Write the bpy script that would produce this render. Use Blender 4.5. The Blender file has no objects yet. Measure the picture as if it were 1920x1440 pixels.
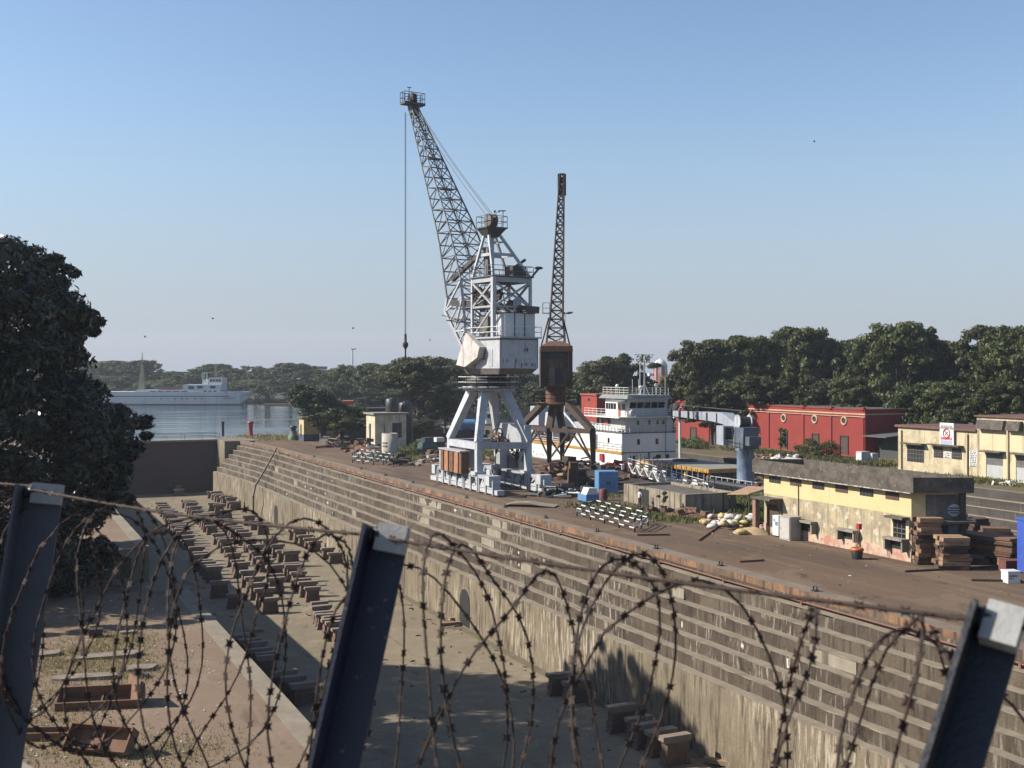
import bpy, math, random
import numpy as np
from mathutils import Vector, Matrix

sc = bpy.context.scene
col = sc.collection
rad = math.radians

# ------------------------------------------------------------------ camera
F, HZ, CH = 2200.0, 695.0, 13.0          # focal length and horizon of the 1920 px photograph, eye height above the quay
cam = bpy.data.cameras.new("camera")
camo = bpy.data.objects.new("camera", cam)
col.objects.link(camo)
camo.location = (0, 0, CH)
camo.rotation_euler = (rad(90), 0, 0)
cam.sensor_width = 36.0
cam.lens = F / 1920 * 36
cam.shift_y = -(720 - HZ) / 1920
cam.clip_start = 0.05
cam.clip_end = 6000
cam.dof.use_dof = True
cam.dof.focus_distance = 90
cam.dof.aperture_fstop = 9.0
sc.camera = camo

# ------------------------------------------------------------------ sky and sun
SUN_EL, SUN_AZ = 35.0, 180.0             # azimuth counter-clockwise from +X
world = bpy.data.worlds.new("World")
sc.world = world
world.use_nodes = True
wn = world.node_tree
wn.nodes.clear()
wo = wn.nodes.new("ShaderNodeOutputWorld")
wb = wn.nodes.new("ShaderNodeBackground")
sky = wn.nodes.new("ShaderNodeTexSky")
sky.sky_type = 'NISHITA'
sky.sun_disc = False
sky.sun_elevation = rad(SUN_EL)
sky.sun_rotation = rad(90 - SUN_AZ)
sky.altitude = 0
sky.air_density = 1.0
sky.dust_density = 0.6
sky.ozone_density = 2.5
wb.inputs["Strength"].default_value = 0.085
tcw = wn.nodes.new("ShaderNodeTexCoord")
sxw = wn.nodes.new("ShaderNodeSeparateXYZ")
wn.links.new(tcw.outputs["Generated"], sxw.inputs[0])
mrw = wn.nodes.new("ShaderNodeMapRange")
mrw.interpolation_type = 'SMOOTHSTEP'
mrw.inputs["From Min"].default_value = 0.26
mrw.inputs["From Max"].default_value = -0.02
mrw.inputs["To Max"].default_value = 0.88
wn.links.new(sxw.outputs[2], mrw.inputs["Value"])
mxw = wn.nodes.new("ShaderNodeMix")
mxw.data_type = 'RGBA'
wn.links.new(mrw.outputs[0], mxw.inputs[0])
wn.links.new(sky.outputs[0], mxw.inputs[6])
mxw.inputs[7].default_value = (2.5, 2.78, 3.45, 1)      # pale dusty air low over the harbour
wn.links.new(mxw.outputs[2], wb.inputs[0])
wn.links.new(wb.outputs[0], wo.inputs[0])
sl = bpy.data.lights.new("sun", 'SUN')
sl.energy = 5.0
sl.angle = rad(0.5)
sl.color = (1.0, 0.93, 0.82)
slo = bpy.data.objects.new("sun", sl)
col.objects.link(slo)
sd = Vector((math.cos(rad(SUN_AZ)) * math.cos(rad(SUN_EL)), math.sin(rad(SUN_AZ)) * math.cos(rad(SUN_EL)), math.sin(rad(SUN_EL))))
slo.rotation_euler = sd.to_track_quat('Z', 'Y').to_euler()
slo.location = (-60, -20, 80)

sc.view_settings.view_transform = 'Standard'
sc.view_settings.look = 'None'
sc.view_settings.exposure = 0.9
sc.view_settings.gamma = 1.0
sc.render.engine = 'CYCLES'
sc.cycles.max_bounces = 6
sc.cycles.diffuse_bounces = 3
sc.cycles.glossy_bounces = 3
sc.cycles.transparent_max_bounces = 6
sc.cycles.volume_bounces = 0

# ------------------------------------------------------------------ frames of reference
# u runs along the dry dock away from the camera, v across it to the right, z up from the quay
TH = math.atan(980 / F)
CT, ST = math.cos(TH), math.sin(TH)

def W(u, v, z=0.0):
    return Vector((v * CT - u * ST, v * ST + u * CT, z))

def G(px, py, z=0.0):                     # ground point seen at a spot of the photograph
    Y = (CH - z) * F / (py - HZ)
    return Vector(((px - 960) / F * Y, Y, z))

def UV(px, py, z=0.0):
    p = G(px, py, z)
    return (-p.x * ST + p.y * CT, p.x * CT + p.y * ST)

def ZA(py, Y):                            # height of something at distance Y
    return CH - (py - HZ) * Y / F

# ------------------------------------------------------------------ mesh helper
class MB:
    def __init__(s):
        s.v, s.f, s.mi, s.sm, s.cur = [], [], [], [], 0

    def add(s, verts, faces, smooth=False):
        n = len(s.v)
        s.v += [tuple(p) for p in verts]
        for f in faces:
            s.f.append([i + n for i in f])
            s.mi.append(s.cur)
            s.sm.append(smooth)
        return s

    def m(s, i):
        s.cur = i
        return s

    def hexa(s, c):                       # 4 bottom corners ccw then 4 top corners
        return s.add(c, [(3, 2, 1, 0), (4, 5, 6, 7), (0, 1, 5, 4), (1, 2, 6, 5), (2, 3, 7, 6), (3, 0, 4, 7)])

    def box(s, x0, y0, z0, x1, y1, z1):
        return s.hexa([(x0, y0, z0), (x1, y0, z0), (x1, y1, z0), (x0, y1, z0), (x0, y0, z1), (x1, y0, z1), (x1, y1, z1), (x0, y1, z1)])

    def obox(s, c, size, rz=0.0, rx=0.0, ry=0.0):
        M = Matrix.Translation(c) @ Matrix.Rotation(rz, 4, 'Z') @ Matrix.Rotation(ry, 4, 'Y') @ Matrix.Rotation(rx, 4, 'X')
        a, b, d = size[0] / 2, size[1] / 2, size[2] / 2
        return s.hexa([M @ Vector(p) for p in ((-a, -b, -d), (a, -b, -d), (a, b, -d), (-a, b, -d), (-a, -b, d), (a, -b, d), (a, b, d), (-a, b, d))])

    def frame_of(s, p, q, up=(0, 0, 1)):
        p, q = Vector(p), Vector(q)
        d = (q - p).normalized()
        up = Vector(up)
        if abs(d.dot(up)) > 0.97:
            up = Vector((1, 0, 0)) if abs(d.x) < 0.9 else Vector((0, 1, 0))
        a = d.cross(up).normalized()
        return p, q, a, a.cross(d).normalized()

    def bar(s, p, q, w, h=None, up=(0, 0, 1), w2=None, h2=None):
        h = h or w
        w2, h2 = w2 or w, h2 or h
        p, q, a, b = s.frame_of(p, q, up)
        c = []
        for o, ww, hh in ((p, w, h), (q, w2, h2)):
            c += [o - a * ww / 2 - b * hh / 2, o + a * ww / 2 - b * hh / 2, o + a * ww / 2 + b * hh / 2, o - a * ww / 2 + b * hh / 2]
        return s.hexa(c)

    def tube(s, p, q, r, n=8, r2=None, caps=True):
        r2 = r if r2 is None else r2
        p, q, a, b = s.frame_of(p, q)
        vs = []
        for o, rr in ((p, r), (q, r2)):
            vs += [o + a * rr * math.cos(2 * math.pi * k / n) + b * rr * math.sin(2 * math.pi * k / n) for k in range(n)]
        s.add(vs, [(k, (k + 1) % n, n + (k + 1) % n, n + k) for k in range(n)], n > 4)
        if caps:
            s.add(vs, [tuple(range(n))[::-1], tuple(range(n, 2 * n))])
        return s

    def path(s, pts, r, n=6):
        for i in range(len(pts) - 1):
            rr = r if not isinstance(r, (list, tuple)) else r[i]
            r2 = r if not isinstance(r, (list, tuple)) else r[i + 1]
            s.tube(pts[i], pts[i + 1], rr, n, r2)
        return s

    def prism(s, pts, a0, a1, axis='y'):  # polygon in the two other axes, extruded along axis
        def mk(p, a):
            if axis == 'y':
                return (p[0], a, p[1])
            if axis == 'x':
                return (a, p[0], p[1])
            return (p[0], p[1], a)
        n = len(pts)
        vs = [mk(p, a0) for p in pts] + [mk(p, a1) for p in pts]
        return s.add(vs, [tuple(range(n))[::-1], tuple(range(n, 2 * n))] + [(k, (k + 1) % n, n + (k + 1) % n, n + k) for k in range(n)])

    def lathe(s, prof, c=(0, 0, 0), n=16, smooth=True):
        vs, fs = [], []
        for r, z in prof:
            vs += [(c[0] + r * math.cos(2 * math.pi * k / n), c[1] + r * math.sin(2 * math.pi * k / n), c[2] + z) for k in range(n)]
        for i in range(len(prof) - 1):
            fs += [(i * n + k, i * n + (k + 1) % n, (i + 1) * n + (k + 1) % n, (i + 1) * n + k) for k in range(n)]
        s.add(vs, fs, smooth)
        m = (len(prof) - 1) * n
        return s.add(vs, [tuple(range(n))[::-1], tuple(range(m, m + n))])

    def torus(s, c, R, r, axis='z', n=20, k=8):
        vs, fs = [], []
        for i in range(n):
            A = 2 * math.pi * i / n
            for j in range(k):
                B = 2 * math.pi * j / k
                x, y, z = (R + r * math.cos(B)) * math.cos(A), (R + r * math.cos(B)) * math.sin(A), r * math.sin(B)
                if axis == 'y':
                    x, y, z = x, z, y
                if axis == 'x':
                    x, y, z = z, x, y
                vs.append((c[0] + x, c[1] + y, c[2] + z))
                fs.append((i * k + j, ((i + 1) % n) * k + j, ((i + 1) % n) * k + (j + 1) % k, i * k + (j + 1) % k))
        return s.add(vs, fs, True)

    def ball(s, c, r, n=10, sq=(1, 1, 1)):
        prof = [(max(.001, math.sin(math.pi * i / 6)) * r, -math.cos(math.pi * i / 6) * r) for i in range(7)]
        k = len(s.v)
        s.lathe(prof, (0, 0, 0), n)
        for i in range(k, len(s.v)):
            x, y, z = s.v[i]
            s.v[i] = (c[0] + x * sq[0], c[1] + y * sq[1], c[2] + z * sq[2])
        return s

    def rail(s, pts, h=1.05, post=1.6, r=.03, bars=2, closed=False):
        pts = [Vector(p) for p in pts]
        if closed:
            pts = pts + [pts[0]]
        for a, b in zip(pts[:-1], pts[1:]):
            L = (b - a).length
            n = max(1, round(L / post))
            for k in range(n + 1):
                p = a.lerp(b, k / n)
                s.bar(p, p + Vector((0, 0, h)), r * 2, r * 2)
            for j in range(bars):
                z = Vector((0, 0, h * (j + 1) / bars))
                s.bar(a + z, b + z, r * 2, r * 2)
        return s

    def build(s, name, mats, parent=None, loc=None, rz=None):
        me = bpy.data.meshes.new(name)
        me.from_pydata(s.v, [], s.f)
        if not isinstance(mats, (list, tuple)):
            mats = [mats]
        for mm in mats:
            me.materials.append(mm)
        me.polygons.foreach_set("material_index", s.mi)
        me.polygons.foreach_set("use_smooth", s.sm)
        me.update()
        o = bpy.data.objects.new(name, me)
        col.objects.link(o)
        if parent:
            o.parent = parent
        if loc is not None:
            o.location = loc
        if rz is not None:
            o.rotation_euler = (0, 0, rz)
        return o

def tag(o, label, cat, group=None, kind=None):
    o["label"] = label
    o["category"] = cat
    if group:
        o["group"] = group
    if kind:
        o["kind"] = kind
    return o

def thing(name, label, cat, loc, rz=0.0, group=None):
    o = bpy.data.objects.new(name, None)
    o.empty_display_size = 0.2
    col.objects.link(o)
    o.location = loc
    o.rotation_euler = (0, 0, rz)
    return tag(o, label, cat, group)

def struct(o):
    o["kind"] = "structure"
    return o

def copy_thing(src, loc, rz=None, label=None, group=None, scale=None):
    def rec(o, par):
        c = o.copy()
        col.objects.link(c)
        if par:
            c.parent = par
        for ch in o.children:
            rec(ch, c)
        return c
    r = rec(src, None)
    r.location = loc
    if rz is not None:
        r.rotation_euler = (0, 0, rz)
    if scale is not None:
        r.scale = scale
    if label:
        r["label"] = label
    if group:
        r["group"] = group
    return r

ORD = ["first", "second", "third", "fourth", "fifth", "sixth", "seventh", "eighth", "ninth", "tenth", "eleventh", "twelfth",
       "thirteenth", "fourteenth", "fifteenth", "sixteenth", "seventeenth", "eighteenth", "nineteenth", "twentieth"]
for a in ("twenty", "thirty", "forty"):
    ORD += [a + "-" + b for b in ORD[:9]] + [{"twenty": "thirtieth", "thirty": "fortieth", "forty": "fiftieth"}[a]]
rnd = random.Random(7)

# ------------------------------------------------------------------ materials
def lin(r, g, b):
    f = lambda c: (c / 255 / 12.92) if c <= 10 else (((c / 255) + .055) / 1.055) ** 2.4
    return (f(r), f(g), f(b), 1)

ALB = 0.78                               # one overall reflectance level for the weathered surfaces

class NT:
    def __init__(s, name):
        s.mat = bpy.data.materials.new(name)
        s.mat.use_nodes = True
        s.t = s.mat.node_tree
        s.b = s.t.nodes["Principled BSDF"]
        s.out = s.t.nodes["Material Output"]
        co = s.n("ShaderNodeTexCoord")
        oi = s.n("ShaderNodeObjectInfo")
        ml = s.n("ShaderNodeVectorMath", operation='SCALE')
        ad = s.n("ShaderNodeVectorMath", operation='ADD')
        s.l(oi.outputs["Location"], ml.inputs[0])
        ml.inputs["Scale"].default_value = 0.37
        s.l(co.outputs["Object"], ad.inputs[0])
        s.l(ml.outputs[0], ad.inputs[1])
        s.co, s.oi = ad.outputs[0], oi
        s.obj = co.outputs["Object"]

    def n(s, typ, **kw):
        nd = s.t.nodes.new(typ)
        for k, v in kw.items():
            setattr(nd, k, v)
        return nd

    def l(s, a, b):
        s.t.links.new(a, b)

    def scaled(s, sc_, src=None):
        m = s.n("ShaderNodeVectorMath", operation='MULTIPLY')
        s.l(src or s.co, m.inputs[0])
        m.inputs[1].default_value = sc_
        return m.outputs[0]

    def noise(s, scale, detail=5, rough=.6, vec=None, dist=0.0):
        nd = s.n("ShaderNodeTexNoise")
        nd.inputs["Scale"].default_value = scale
        nd.inputs["Detail"].default_value = detail
        nd.inputs["Roughness"].default_value = rough
        nd.inputs["Distortion"].default_value = dist
        s.l(vec or s.co, nd.inputs["Vector"])
        return nd.outputs["Fac"]

    def step(s, fac, lo, hi):
        nd = s.n("ShaderNodeMapRange")
        nd.inputs["From Min"].default_value = lo
        nd.inputs["From Max"].default_value = hi
        s.l(fac, nd.inputs["Value"])
        return nd.outputs[0]

    def mul(s, a, b, op='MULTIPLY'):
        nd = s.n("ShaderNodeMath", operation=op)
        for i, x in enumerate((a, b)):
            if isinstance(x, (int, float)):
                nd.inputs[i].default_value = x
            else:
                s.l(x, nd.inputs[i])
        nd.use_clamp = True
        return nd.outputs[0]

    def mix(s, fac, a, b):
        nd = s.n("ShaderNodeMix", data_type='RGBA')
        if isinstance(fac, (int, float)):
            nd.inputs[0].default_value = fac
        else:
            s.l(fac, nd.inputs[0])
        for i, x in ((6, a), (7, b)):
            if isinstance(x, tuple):
                nd.inputs[i].default_value = x if len(x) == 4 else (*x, 1)
            else:
                s.l(x, nd.inputs[i])
        return nd.outputs[2]

    def bump(s, h, strength=.3, dist=.05):
        nd = s.n("ShaderNodeBump")
        nd.inputs["Strength"].default_value = strength
        nd.inputs["Distance"].default_value = dist
        s.l(h, nd.inputs["Height"])
        s.l(nd.outputs[0], s.b.inputs["Normal"])

    def fin(s, colour, rough=.8, metal=0.0, spec=None):
        if isinstance(colour, tuple):
            s.b.inputs["Base Color"].default_value = (*(x * ALB for x in colour[:3]), 1)
        else:
            g = s.n("ShaderNodeVectorMath", operation='SCALE')
            g.inputs["Scale"].default_value = ALB
            s.l(colour, g.inputs[0])
            s.l(g.outputs[0], s.b.inputs["Base Color"])
        if isinstance(rough, (int, float)):
            s.b.inputs["Roughness"].default_value = rough
        else:
            s.l(rough, s.b.inputs["Roughness"])
        s.b.inputs["Metallic"].default_value = metal
        if spec is not None:
            s.b.inputs["Specular IOR Level"].default_value = spec
        return s.mat

def M(name, base, alt=None, scale=1.5, lo=.4, hi=.65, rough=.75, metal=0.0, streak=None, sa=(.55, .7), ss=1.2, speck=None, spa=(.62, .7), sps=9.0, bump=.15, spec=None):
    """weathered surface: base colour with patches of alt, vertical runs of streak and specks"""
    t = NT(name)
    alt = alt or tuple(c * .75 for c in base[:3])
    n1 = t.noise(scale, 6, .65)
    c = t.mix(t.step(n1, lo, hi), tuple(base[:3]), tuple(alt[:3]))
    fine = t.noise(scale * 9, 3, .6)
    c = t.mix(t.mul(t.step(fine, .35, .75), .25), c, tuple(x * .6 for x in base[:3]))
    if streak:
        sn = t.noise(1.0, 4, .6, t.scaled((ss * 3, ss * 3, ss * .18)))
        c = t.mix(t.step(sn, *sa), c, tuple(streak[:3]))
    if speck:
        c = t.mix(t.step(t.noise(sps, 2, .5), *spa), c, tuple(speck[:3]))
    if bump:
        t.bump(fine, bump, .03)
    return t.fin(c, rough, metal, spec)

C3 = lambda r, g, b: lin(r, g, b)[:3]
m_whitepaint = M("white_paint", (.70, .70, .68), (.58, .58, .56), 1.2, .5, .75, rough=.45, streak=(.42, .30, .22), sa=(.66, .80), bump=.05)
m_greypaint = M("grey_paint", (.40, .415, .44), (.29, .30, .315), 1.0, .42, .7, rough=.5, streak=(.20, .12, .08), sa=(.63, .76), bump=.08)
m_lightgrey = M("light_grey_paint", (.48, .495, .525), (.36, .37, .39), 1.0, .45, .7, rough=.5, streak=(.25, .16, .11), sa=(.60, .74), bump=.05)
m_darksteel = M("dark_steel", (.05, .05, .055), (.09, .065, .05), 1.5, .45, .65, rough=.6, metal=.2)
m_midsteel = M("weathered_steel", (.13, .13, .135), (.10, .075, .06), 1.5, .45, .65, rough=.6, metal=.1)
m_rust = M("rust", (.16, .075, .040), (.085, .045, .028), 2.0, .4, .65, rough=.9, speck=(.26, .12, .05))
m_rustdark = M("dark_rust", (.060, .036, .026), (.030, .022, .018), 1.5, .4, .65, rough=.85, speck=(.11, .055, .03))
m_rustorange = M("orange_rust", (.36, .15, .06), (.24, .10, .05), 1.3, .4, .65, rough=.85, streak=(.45, .42, .38), sa=(.58, .7), ss=1.5)
m_black = M("black_paint", (.018, .018, .02), (.03, .03, .03), rough=.5)
m_glass = M("dark_glass", (.012, .014, .017), (.02, .022, .025), rough=.12, bump=0)
m_yellowpaint = M("yellow_paint", (.48, .26, .035), (.38, .20, .04), rough=.5, streak=(.2, .1, .04), sa=(.6, .75))
m_bluepaint = M("blue_paint", (.11, .25, .47), (.09, .20, .38), rough=.5, streak=(.15, .12, .1), sa=(.66, .8))
m_navypost = M("blue_post_paint", (.009, .014, .036), (.007, .010, .024), 14, .4, .65, rough=.55, bump=.1, speck=(.10, .08, .06), spa=(.66, .74), sps=60)
m_sunlitflange = M("sunlit_flange_grey", (.36, .36, .34), (.26, .26, .25), 18, .4, .65, rough=.6, metal=.1, bump=.1)  # pale grey with the sunlight of the post tops put into the colour
m_redpaint = M("red_paint", (.38, .03, .025), (.28, .03, .025), rough=.5)
m_orangepaint = M("orange_paint", (.50, .12, .03), (.40, .10, .03), rough=.5)
m_concrete = M("concrete", (.27, .245, .205), (.19, .165, .135), 1.0, .4, .65, rough=.92, streak=(.09, .08, .07), sa=(.58, .72), speck=(.36, .33, .28))
m_oldconcrete = M("blackened_concrete", (.115, .098, .080), (.055, .046, .040), 1.4, .4, .62, rough=.95, speck=(.20, .17, .12), spa=(.62, .72), sps=5)
m_darkconcrete = M("dark_concrete", (.10, .09, .08), (.06, .055, .05), rough=.95)
m_wood = M("weathered_wood", (.20, .11, .065), (.13, .07, .045), 2.5, .4, .65, rough=.9)
m_woodpale = M("pale_wood", (.34, .22, .13), (.24, .14, .085), 2.5, .4, .65, rough=.9)
m_wooddark = M("dark_wood", (.085, .05, .035), (.05, .032, .026), 2.5, .4, .65, rough=.9)
m_rope = M("steel_rope", (.06, .06, .065), rough=.6, bump=0)
m_whiteplastic = M("white_sack", (.62, .60, .55), (.5, .47, .42), 4, .4, .65, rough=.8)
m_skin = M("skin", (.14, .07, .045), rough=.6, bump=0)
m_cloth = M("white_cloth", (.62, .62, .62), (.55, .55, .55), 6, rough=.9)
m_clothdark = M("dark_cloth", (.03, .03, .035), rough=.9)
# ------------------------------------------------------------------ the docks, quays and water
V1, V0, VF = 10.8, 43.8, 39.0            # left quay edge, right coping, foot of the stepped wall
VB, VC = 75.0, 100.0                     # second dock
ZF = -9.9
UG = 226.0                               # dock gate
UN = -40.0

def ground_mat(name, base, alt, dust, stain, tracks=True, grass=None, glo=.58, ghi=.66, joints=False):
    t = NT(name)
    big = t.noise(.09, 6, .62, t.scaled((1, .45, 1), t.obj))
    c = t.mix(t.step(big, .38, .66), base, alt)
    tr = t.noise(.55, 5, .6, t.scaled((1, .05 if tracks else .8, 1), t.obj), .4)
    c = t.mix(t.mul(t.step(tr, .50, .68), .8), c, dust)
    st = t.noise(.33, 5, .65, t.scaled((1, .55, 1), t.obj), .6)
    c = t.mix(t.mul(t.step(st, .59, .66), .85), c, stain)
    pt = t.noise(.16, 6, .7, t.scaled((1, .7, 1), t.obj), 1.2)
    c = t.mix(t.mul(t.step(pt, .57, .61), .45), c, dust)
    if joints:
        br = t.n('ShaderNodeTexBrick')
        br.inputs['Scale'].default_value = 1
        br.inputs['Brick Width'].default_value = 3.4
        br.inputs['Row Height'].default_value = 1.7
        br.inputs['Mortar Size'].default_value = .018
        t.l(t.obj, br.inputs['Vector'])
        c = t.mix(t.mul(br.outputs['Fac'], .55), c, tuple(x * .35 for x in base))
    if grass:
        gn = t.noise(.22, 6, .7, t.obj, .5)
        gf = t.noise(2.2, 4, .6, t.obj)
        c = t.mix(t.mul(t.step(gn, glo, ghi), t.step(gf, .3, .6)), c, grass)
    fi = t.noise(5, 5, .7, t.obj)
    c = t.mix(t.mul(t.step(fi, .4, .75), .4), c, tuple(x * .55 for x in base))
    sp = t.noise(3.1, 2, .5, t.obj)
    c = t.mix(t.step(sp, .735, .75), c, (.42, .37, .30))
    t.bump(fi, .35, .04)
    return t.fin(c, .95, 0, .15)

m_quay = ground_mat("quay_ground", (.150, .100, .066), (.092, .066, .050), (.215, .155, .105), (.060, .044, .036))
m_leftquay = ground_mat("left_quay_ground", (.235, .170, .122), (.185, .130, .088), (.265, .195, .142), (.13, .09, .06), False)
m_land = ground_mat("dirt_and_grass", (.150, .108, .072), (.12, .09, .06), (.20, .15, .095), (.09, .07, .05), False, (.10, .115, .035), .50, .60)
m_floor = ground_mat("dock_floor_stone", (.245, .200, .138), (.195, .162, .112), (.29, .24, .165), (.13, .108, .078), False, joints=True)

def wall_mat(name, b1, b2, mortar, white, black, bw=3.0, rh=.77, sm=.012, runs=(.60, .72), wruns=(.60, .70)):
    t = NT(name)
    sx = t.n("ShaderNodeSeparateXYZ")
    cx = t.n("ShaderNodeCombineXYZ")
    t.l(t.obj, sx.inputs[0])
    t.l(sx.outputs[1], cx.inputs[0])
    t.l(sx.outputs[2], cx.inputs[1])
    br = t.n("ShaderNodeTexBrick")
    br.inputs["Scale"].default_value = 1
    br.inputs["Brick Width"].default_value = bw
    br.inputs["Row Height"].default_value = rh
    br.inputs["Mortar Size"].default_value = sm
    br.inputs["Color1"].default_value = (*b1, 1)
    br.inputs["Color2"].default_value = (*b2, 1)
    br.inputs["Mortar"].default_value = (*mortar, 1)
    t.l(cx.outputs[0], br.inputs["Vector"])
    c = br.outputs["Color"]
    n1 = t.noise(.35, 6, .65, t.obj)
    c = t.mix(t.mul(t.step(n1, .42, .65), .6), c, tuple(x * .62 for x in b1))
    v1 = t.noise(1, 5, .65, t.scaled((2.2, 2.2, .28), t.obj))
    c = t.mix(t.mul(t.step(v1, *runs), .85), c, black)
    v2 = t.noise(1, 4, .6, t.scaled((3.7, 3.7, .5), t.obj))
    pm = t.noise(.10, 3, .6, t.obj)
    c = t.mix(t.mul(t.step(v2, *wruns), t.step(pm, .42, .6)), c, white)
    fi = t.noise(7, 4, .7, t.obj)
    c = t.mix(t.mul(t.step(fi, .42, .7), .4), c, tuple(x * .5 for x in b1))
    t.bump(fi, .5, .04)
    return t.fin(c, .95, 0, .15)

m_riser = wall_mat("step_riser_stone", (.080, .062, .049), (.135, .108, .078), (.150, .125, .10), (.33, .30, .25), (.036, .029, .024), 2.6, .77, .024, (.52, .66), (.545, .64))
m_lowwall = wall_mat("lower_wall_stone", (.205, .168, .120), (.225, .185, .13), (.15, .12, .09), (.42, .365, .285), (.058, .046, .033), 6, 2.6, .004, (.50, .63), (.51, .60))
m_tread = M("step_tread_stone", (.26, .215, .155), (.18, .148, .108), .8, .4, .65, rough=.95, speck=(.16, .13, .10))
m_brick = M("stained_coping_brick", (.26, .135, .065), (.11, .075, .050), .55, .42, .58, rough=.95, streak=(.060, .045, .036), sa=(.50, .62), ss=.9)
m_coping = M("coping_stone", (.20, .155, .11), (.14, .105, .075), .5, .4, .65, rough=.95)
m_moss = M("mossy_gutter", (.10, .085, .03), (.15, .12, .075), 1.1, .4, .6, rough=.95, speck=(.07, .09, .02))
m_darkwall = wall_mat("second_dock_stone", (.082, .072, .064), (.095, .085, .076), (.12, .11, .10), (.17, .16, .14), (.045, .040, .036))

def slab(mb, v0, v1, u0, u1, z=0.0, depth=12.0):
    mb.box(v0, u0, z - depth, v1, u1, z)

# left quay with a sunken bay
b = MB()
slab(b, -260, 4.0, UN, 236)
slab(b, 4.0, 9.9, UN, 72)
slab(b, 4.0, 9.9, 90.3, 236)
b.box(4.0, 72, -12, 9.9, 90.3, -2.6)
b.m(1)
b.box(9.9, UN, -12, V1, 72, .006)
b.box(9.9, 90.3, -12, V1, 236, .006)
b.box(9.9, 72, -12, V1, 90.3, -2.594)
struct(b.build("left_quay_ground", [m_leftquay, m_tread], loc=(0, 0, 0), rz=TH))

# central quay between the docks
b = MB()
ca = [(V0 + 1.15, UN), (VB - .9, UN), (VB - .9, 243), (60, 236), (V0 + 1.15, 236)]
b.prism(ca, -12, 0, 'z')
b.m(1)
b.box(VB - .9, UN, -12, VB, 243, .004)
struct(b.build("quay_ground", [m_quay, m_coping], loc=(0, 0, 0), rz=TH))

# right-hand ground beyond the second dock
b = MB()
b.box(VC + 1.0, UN, -12, 420, 262, 0)
b.m(1)
b.box(VC, UN, -12, VC + 1.0, 262, .005)
struct(b.build("right_ground", [m_land, m_coping], loc=(0, 0, 0), rz=TH))

# dock floor and gutter
b = MB()
b.box(V1, UN, -12, VF - 1.0, UG, ZF)
b.m(1)
b.box(VF - 1.0, UN, -12, VF + .2, UG, ZF - .12)
struct(b.build("dock_floor", [m_floor, m_moss], loc=(0, 0, 0), rz=TH))
b = MB()
b.box(VB, UN, -14, VC, 245, -9)
struct(b.build("second_dock_floor", m_darkconcrete, loc=(0, 0, 0), rz=TH))

# stepped wall of the dry dock: coping, seven risers and treads, high lower wall
wall = thing("dock_wall", "stepped brown stone wall of the dry dock facing the fence", "dock wall", (0, 0, 0), TH)
NS, RZ, RT = 7, .77, (V0 - VF) / 7
def off(u):                               # the coping draws in towards the gate
    return 0 if u < 196 else -(u - 196) * .075
us = [UN] + [20 + k * .9 for k in range(220)] + [218]
def strip(mb, p0, p1):
    vs, fs = [], []
    def wear(p, u):                       # worn and chipped stone edges
        r = random.Random("%.2f %.2f %.2f" % (p[0], p[1], u))
        if p[1] > -.2 or p[1] < -8:
            return 0, 0
        c = r.uniform(.05, .16) if r.random() < .05 else 0
        return r.gauss(0, .016) + c, r.gauss(0, .014) - c * .7
    for u in us:
        for p in (p0, p1):
            dv, dz = wear(p, u)
            vs.append((p[0] + off(u) + dv, u, p[1] + dz))
    for i in range(len(us) - 1):
        fs.append((2 * i, 2 * i + 1, 2 * i + 3, 2 * i + 2))
    mb.add(vs, fs)
cp, rs, td, lw = MB(), MB(), MB(), MB()
strip(cp, (V0 + 1.2, .03), (V0, .03))
cp.m(1)
strip(cp, (V0, .03), (V0, -.40))
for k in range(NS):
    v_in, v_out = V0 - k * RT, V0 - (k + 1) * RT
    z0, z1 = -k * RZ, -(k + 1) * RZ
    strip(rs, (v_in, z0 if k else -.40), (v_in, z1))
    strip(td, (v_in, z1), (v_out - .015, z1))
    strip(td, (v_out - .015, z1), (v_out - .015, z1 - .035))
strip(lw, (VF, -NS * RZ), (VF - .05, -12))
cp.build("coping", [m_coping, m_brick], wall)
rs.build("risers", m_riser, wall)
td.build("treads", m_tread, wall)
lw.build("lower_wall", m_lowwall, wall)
jb = MB()
jb.box(39.4, 218, -12, 46, 231, .05)
jb.build("gate_pier", m_lowwall, wall)
# stone patches where blocks were replaced
m_patch = M("pale_stone_patch", (.27, .235, .175), (.22, .19, .14), 1.2, .4, .65, rough=.95, streak=(.33, .30, .25), sa=(.55, .7))
pb = MB()
for (px, py, w, k) in ((903, 984, 3.4, 1), (893, 1001, 3.2, 2), (883, 1018, 3.0, 3), (875, 1030, 3.2, 4), (768, 948, 3.8, 1), (757, 962, 3.6, 2), (750, 977, 3.6, 3), (812, 938, 2.2, 1),
                       (1295, 1108, 1.4, 2), (1572, 1225, 1.6, 3), (1565, 1243, 2.8, 3), (560, 905, 2.0, 4), (700, 960, 1.6, 5), (520, 880, 2, 3), (1010, 1062, 2.0, 4)):
    zc = -(k + .5) * RZ
    u = UV(px, py, zc)[0]
    v = V0 - k * RT - .012
    pb.box(v, u - w / 2, -(k + 1) * RZ + .02, v + .3, u + w / 2, -k * RZ - .08)
pb.build("stone_patch", m_patch, wall)
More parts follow.
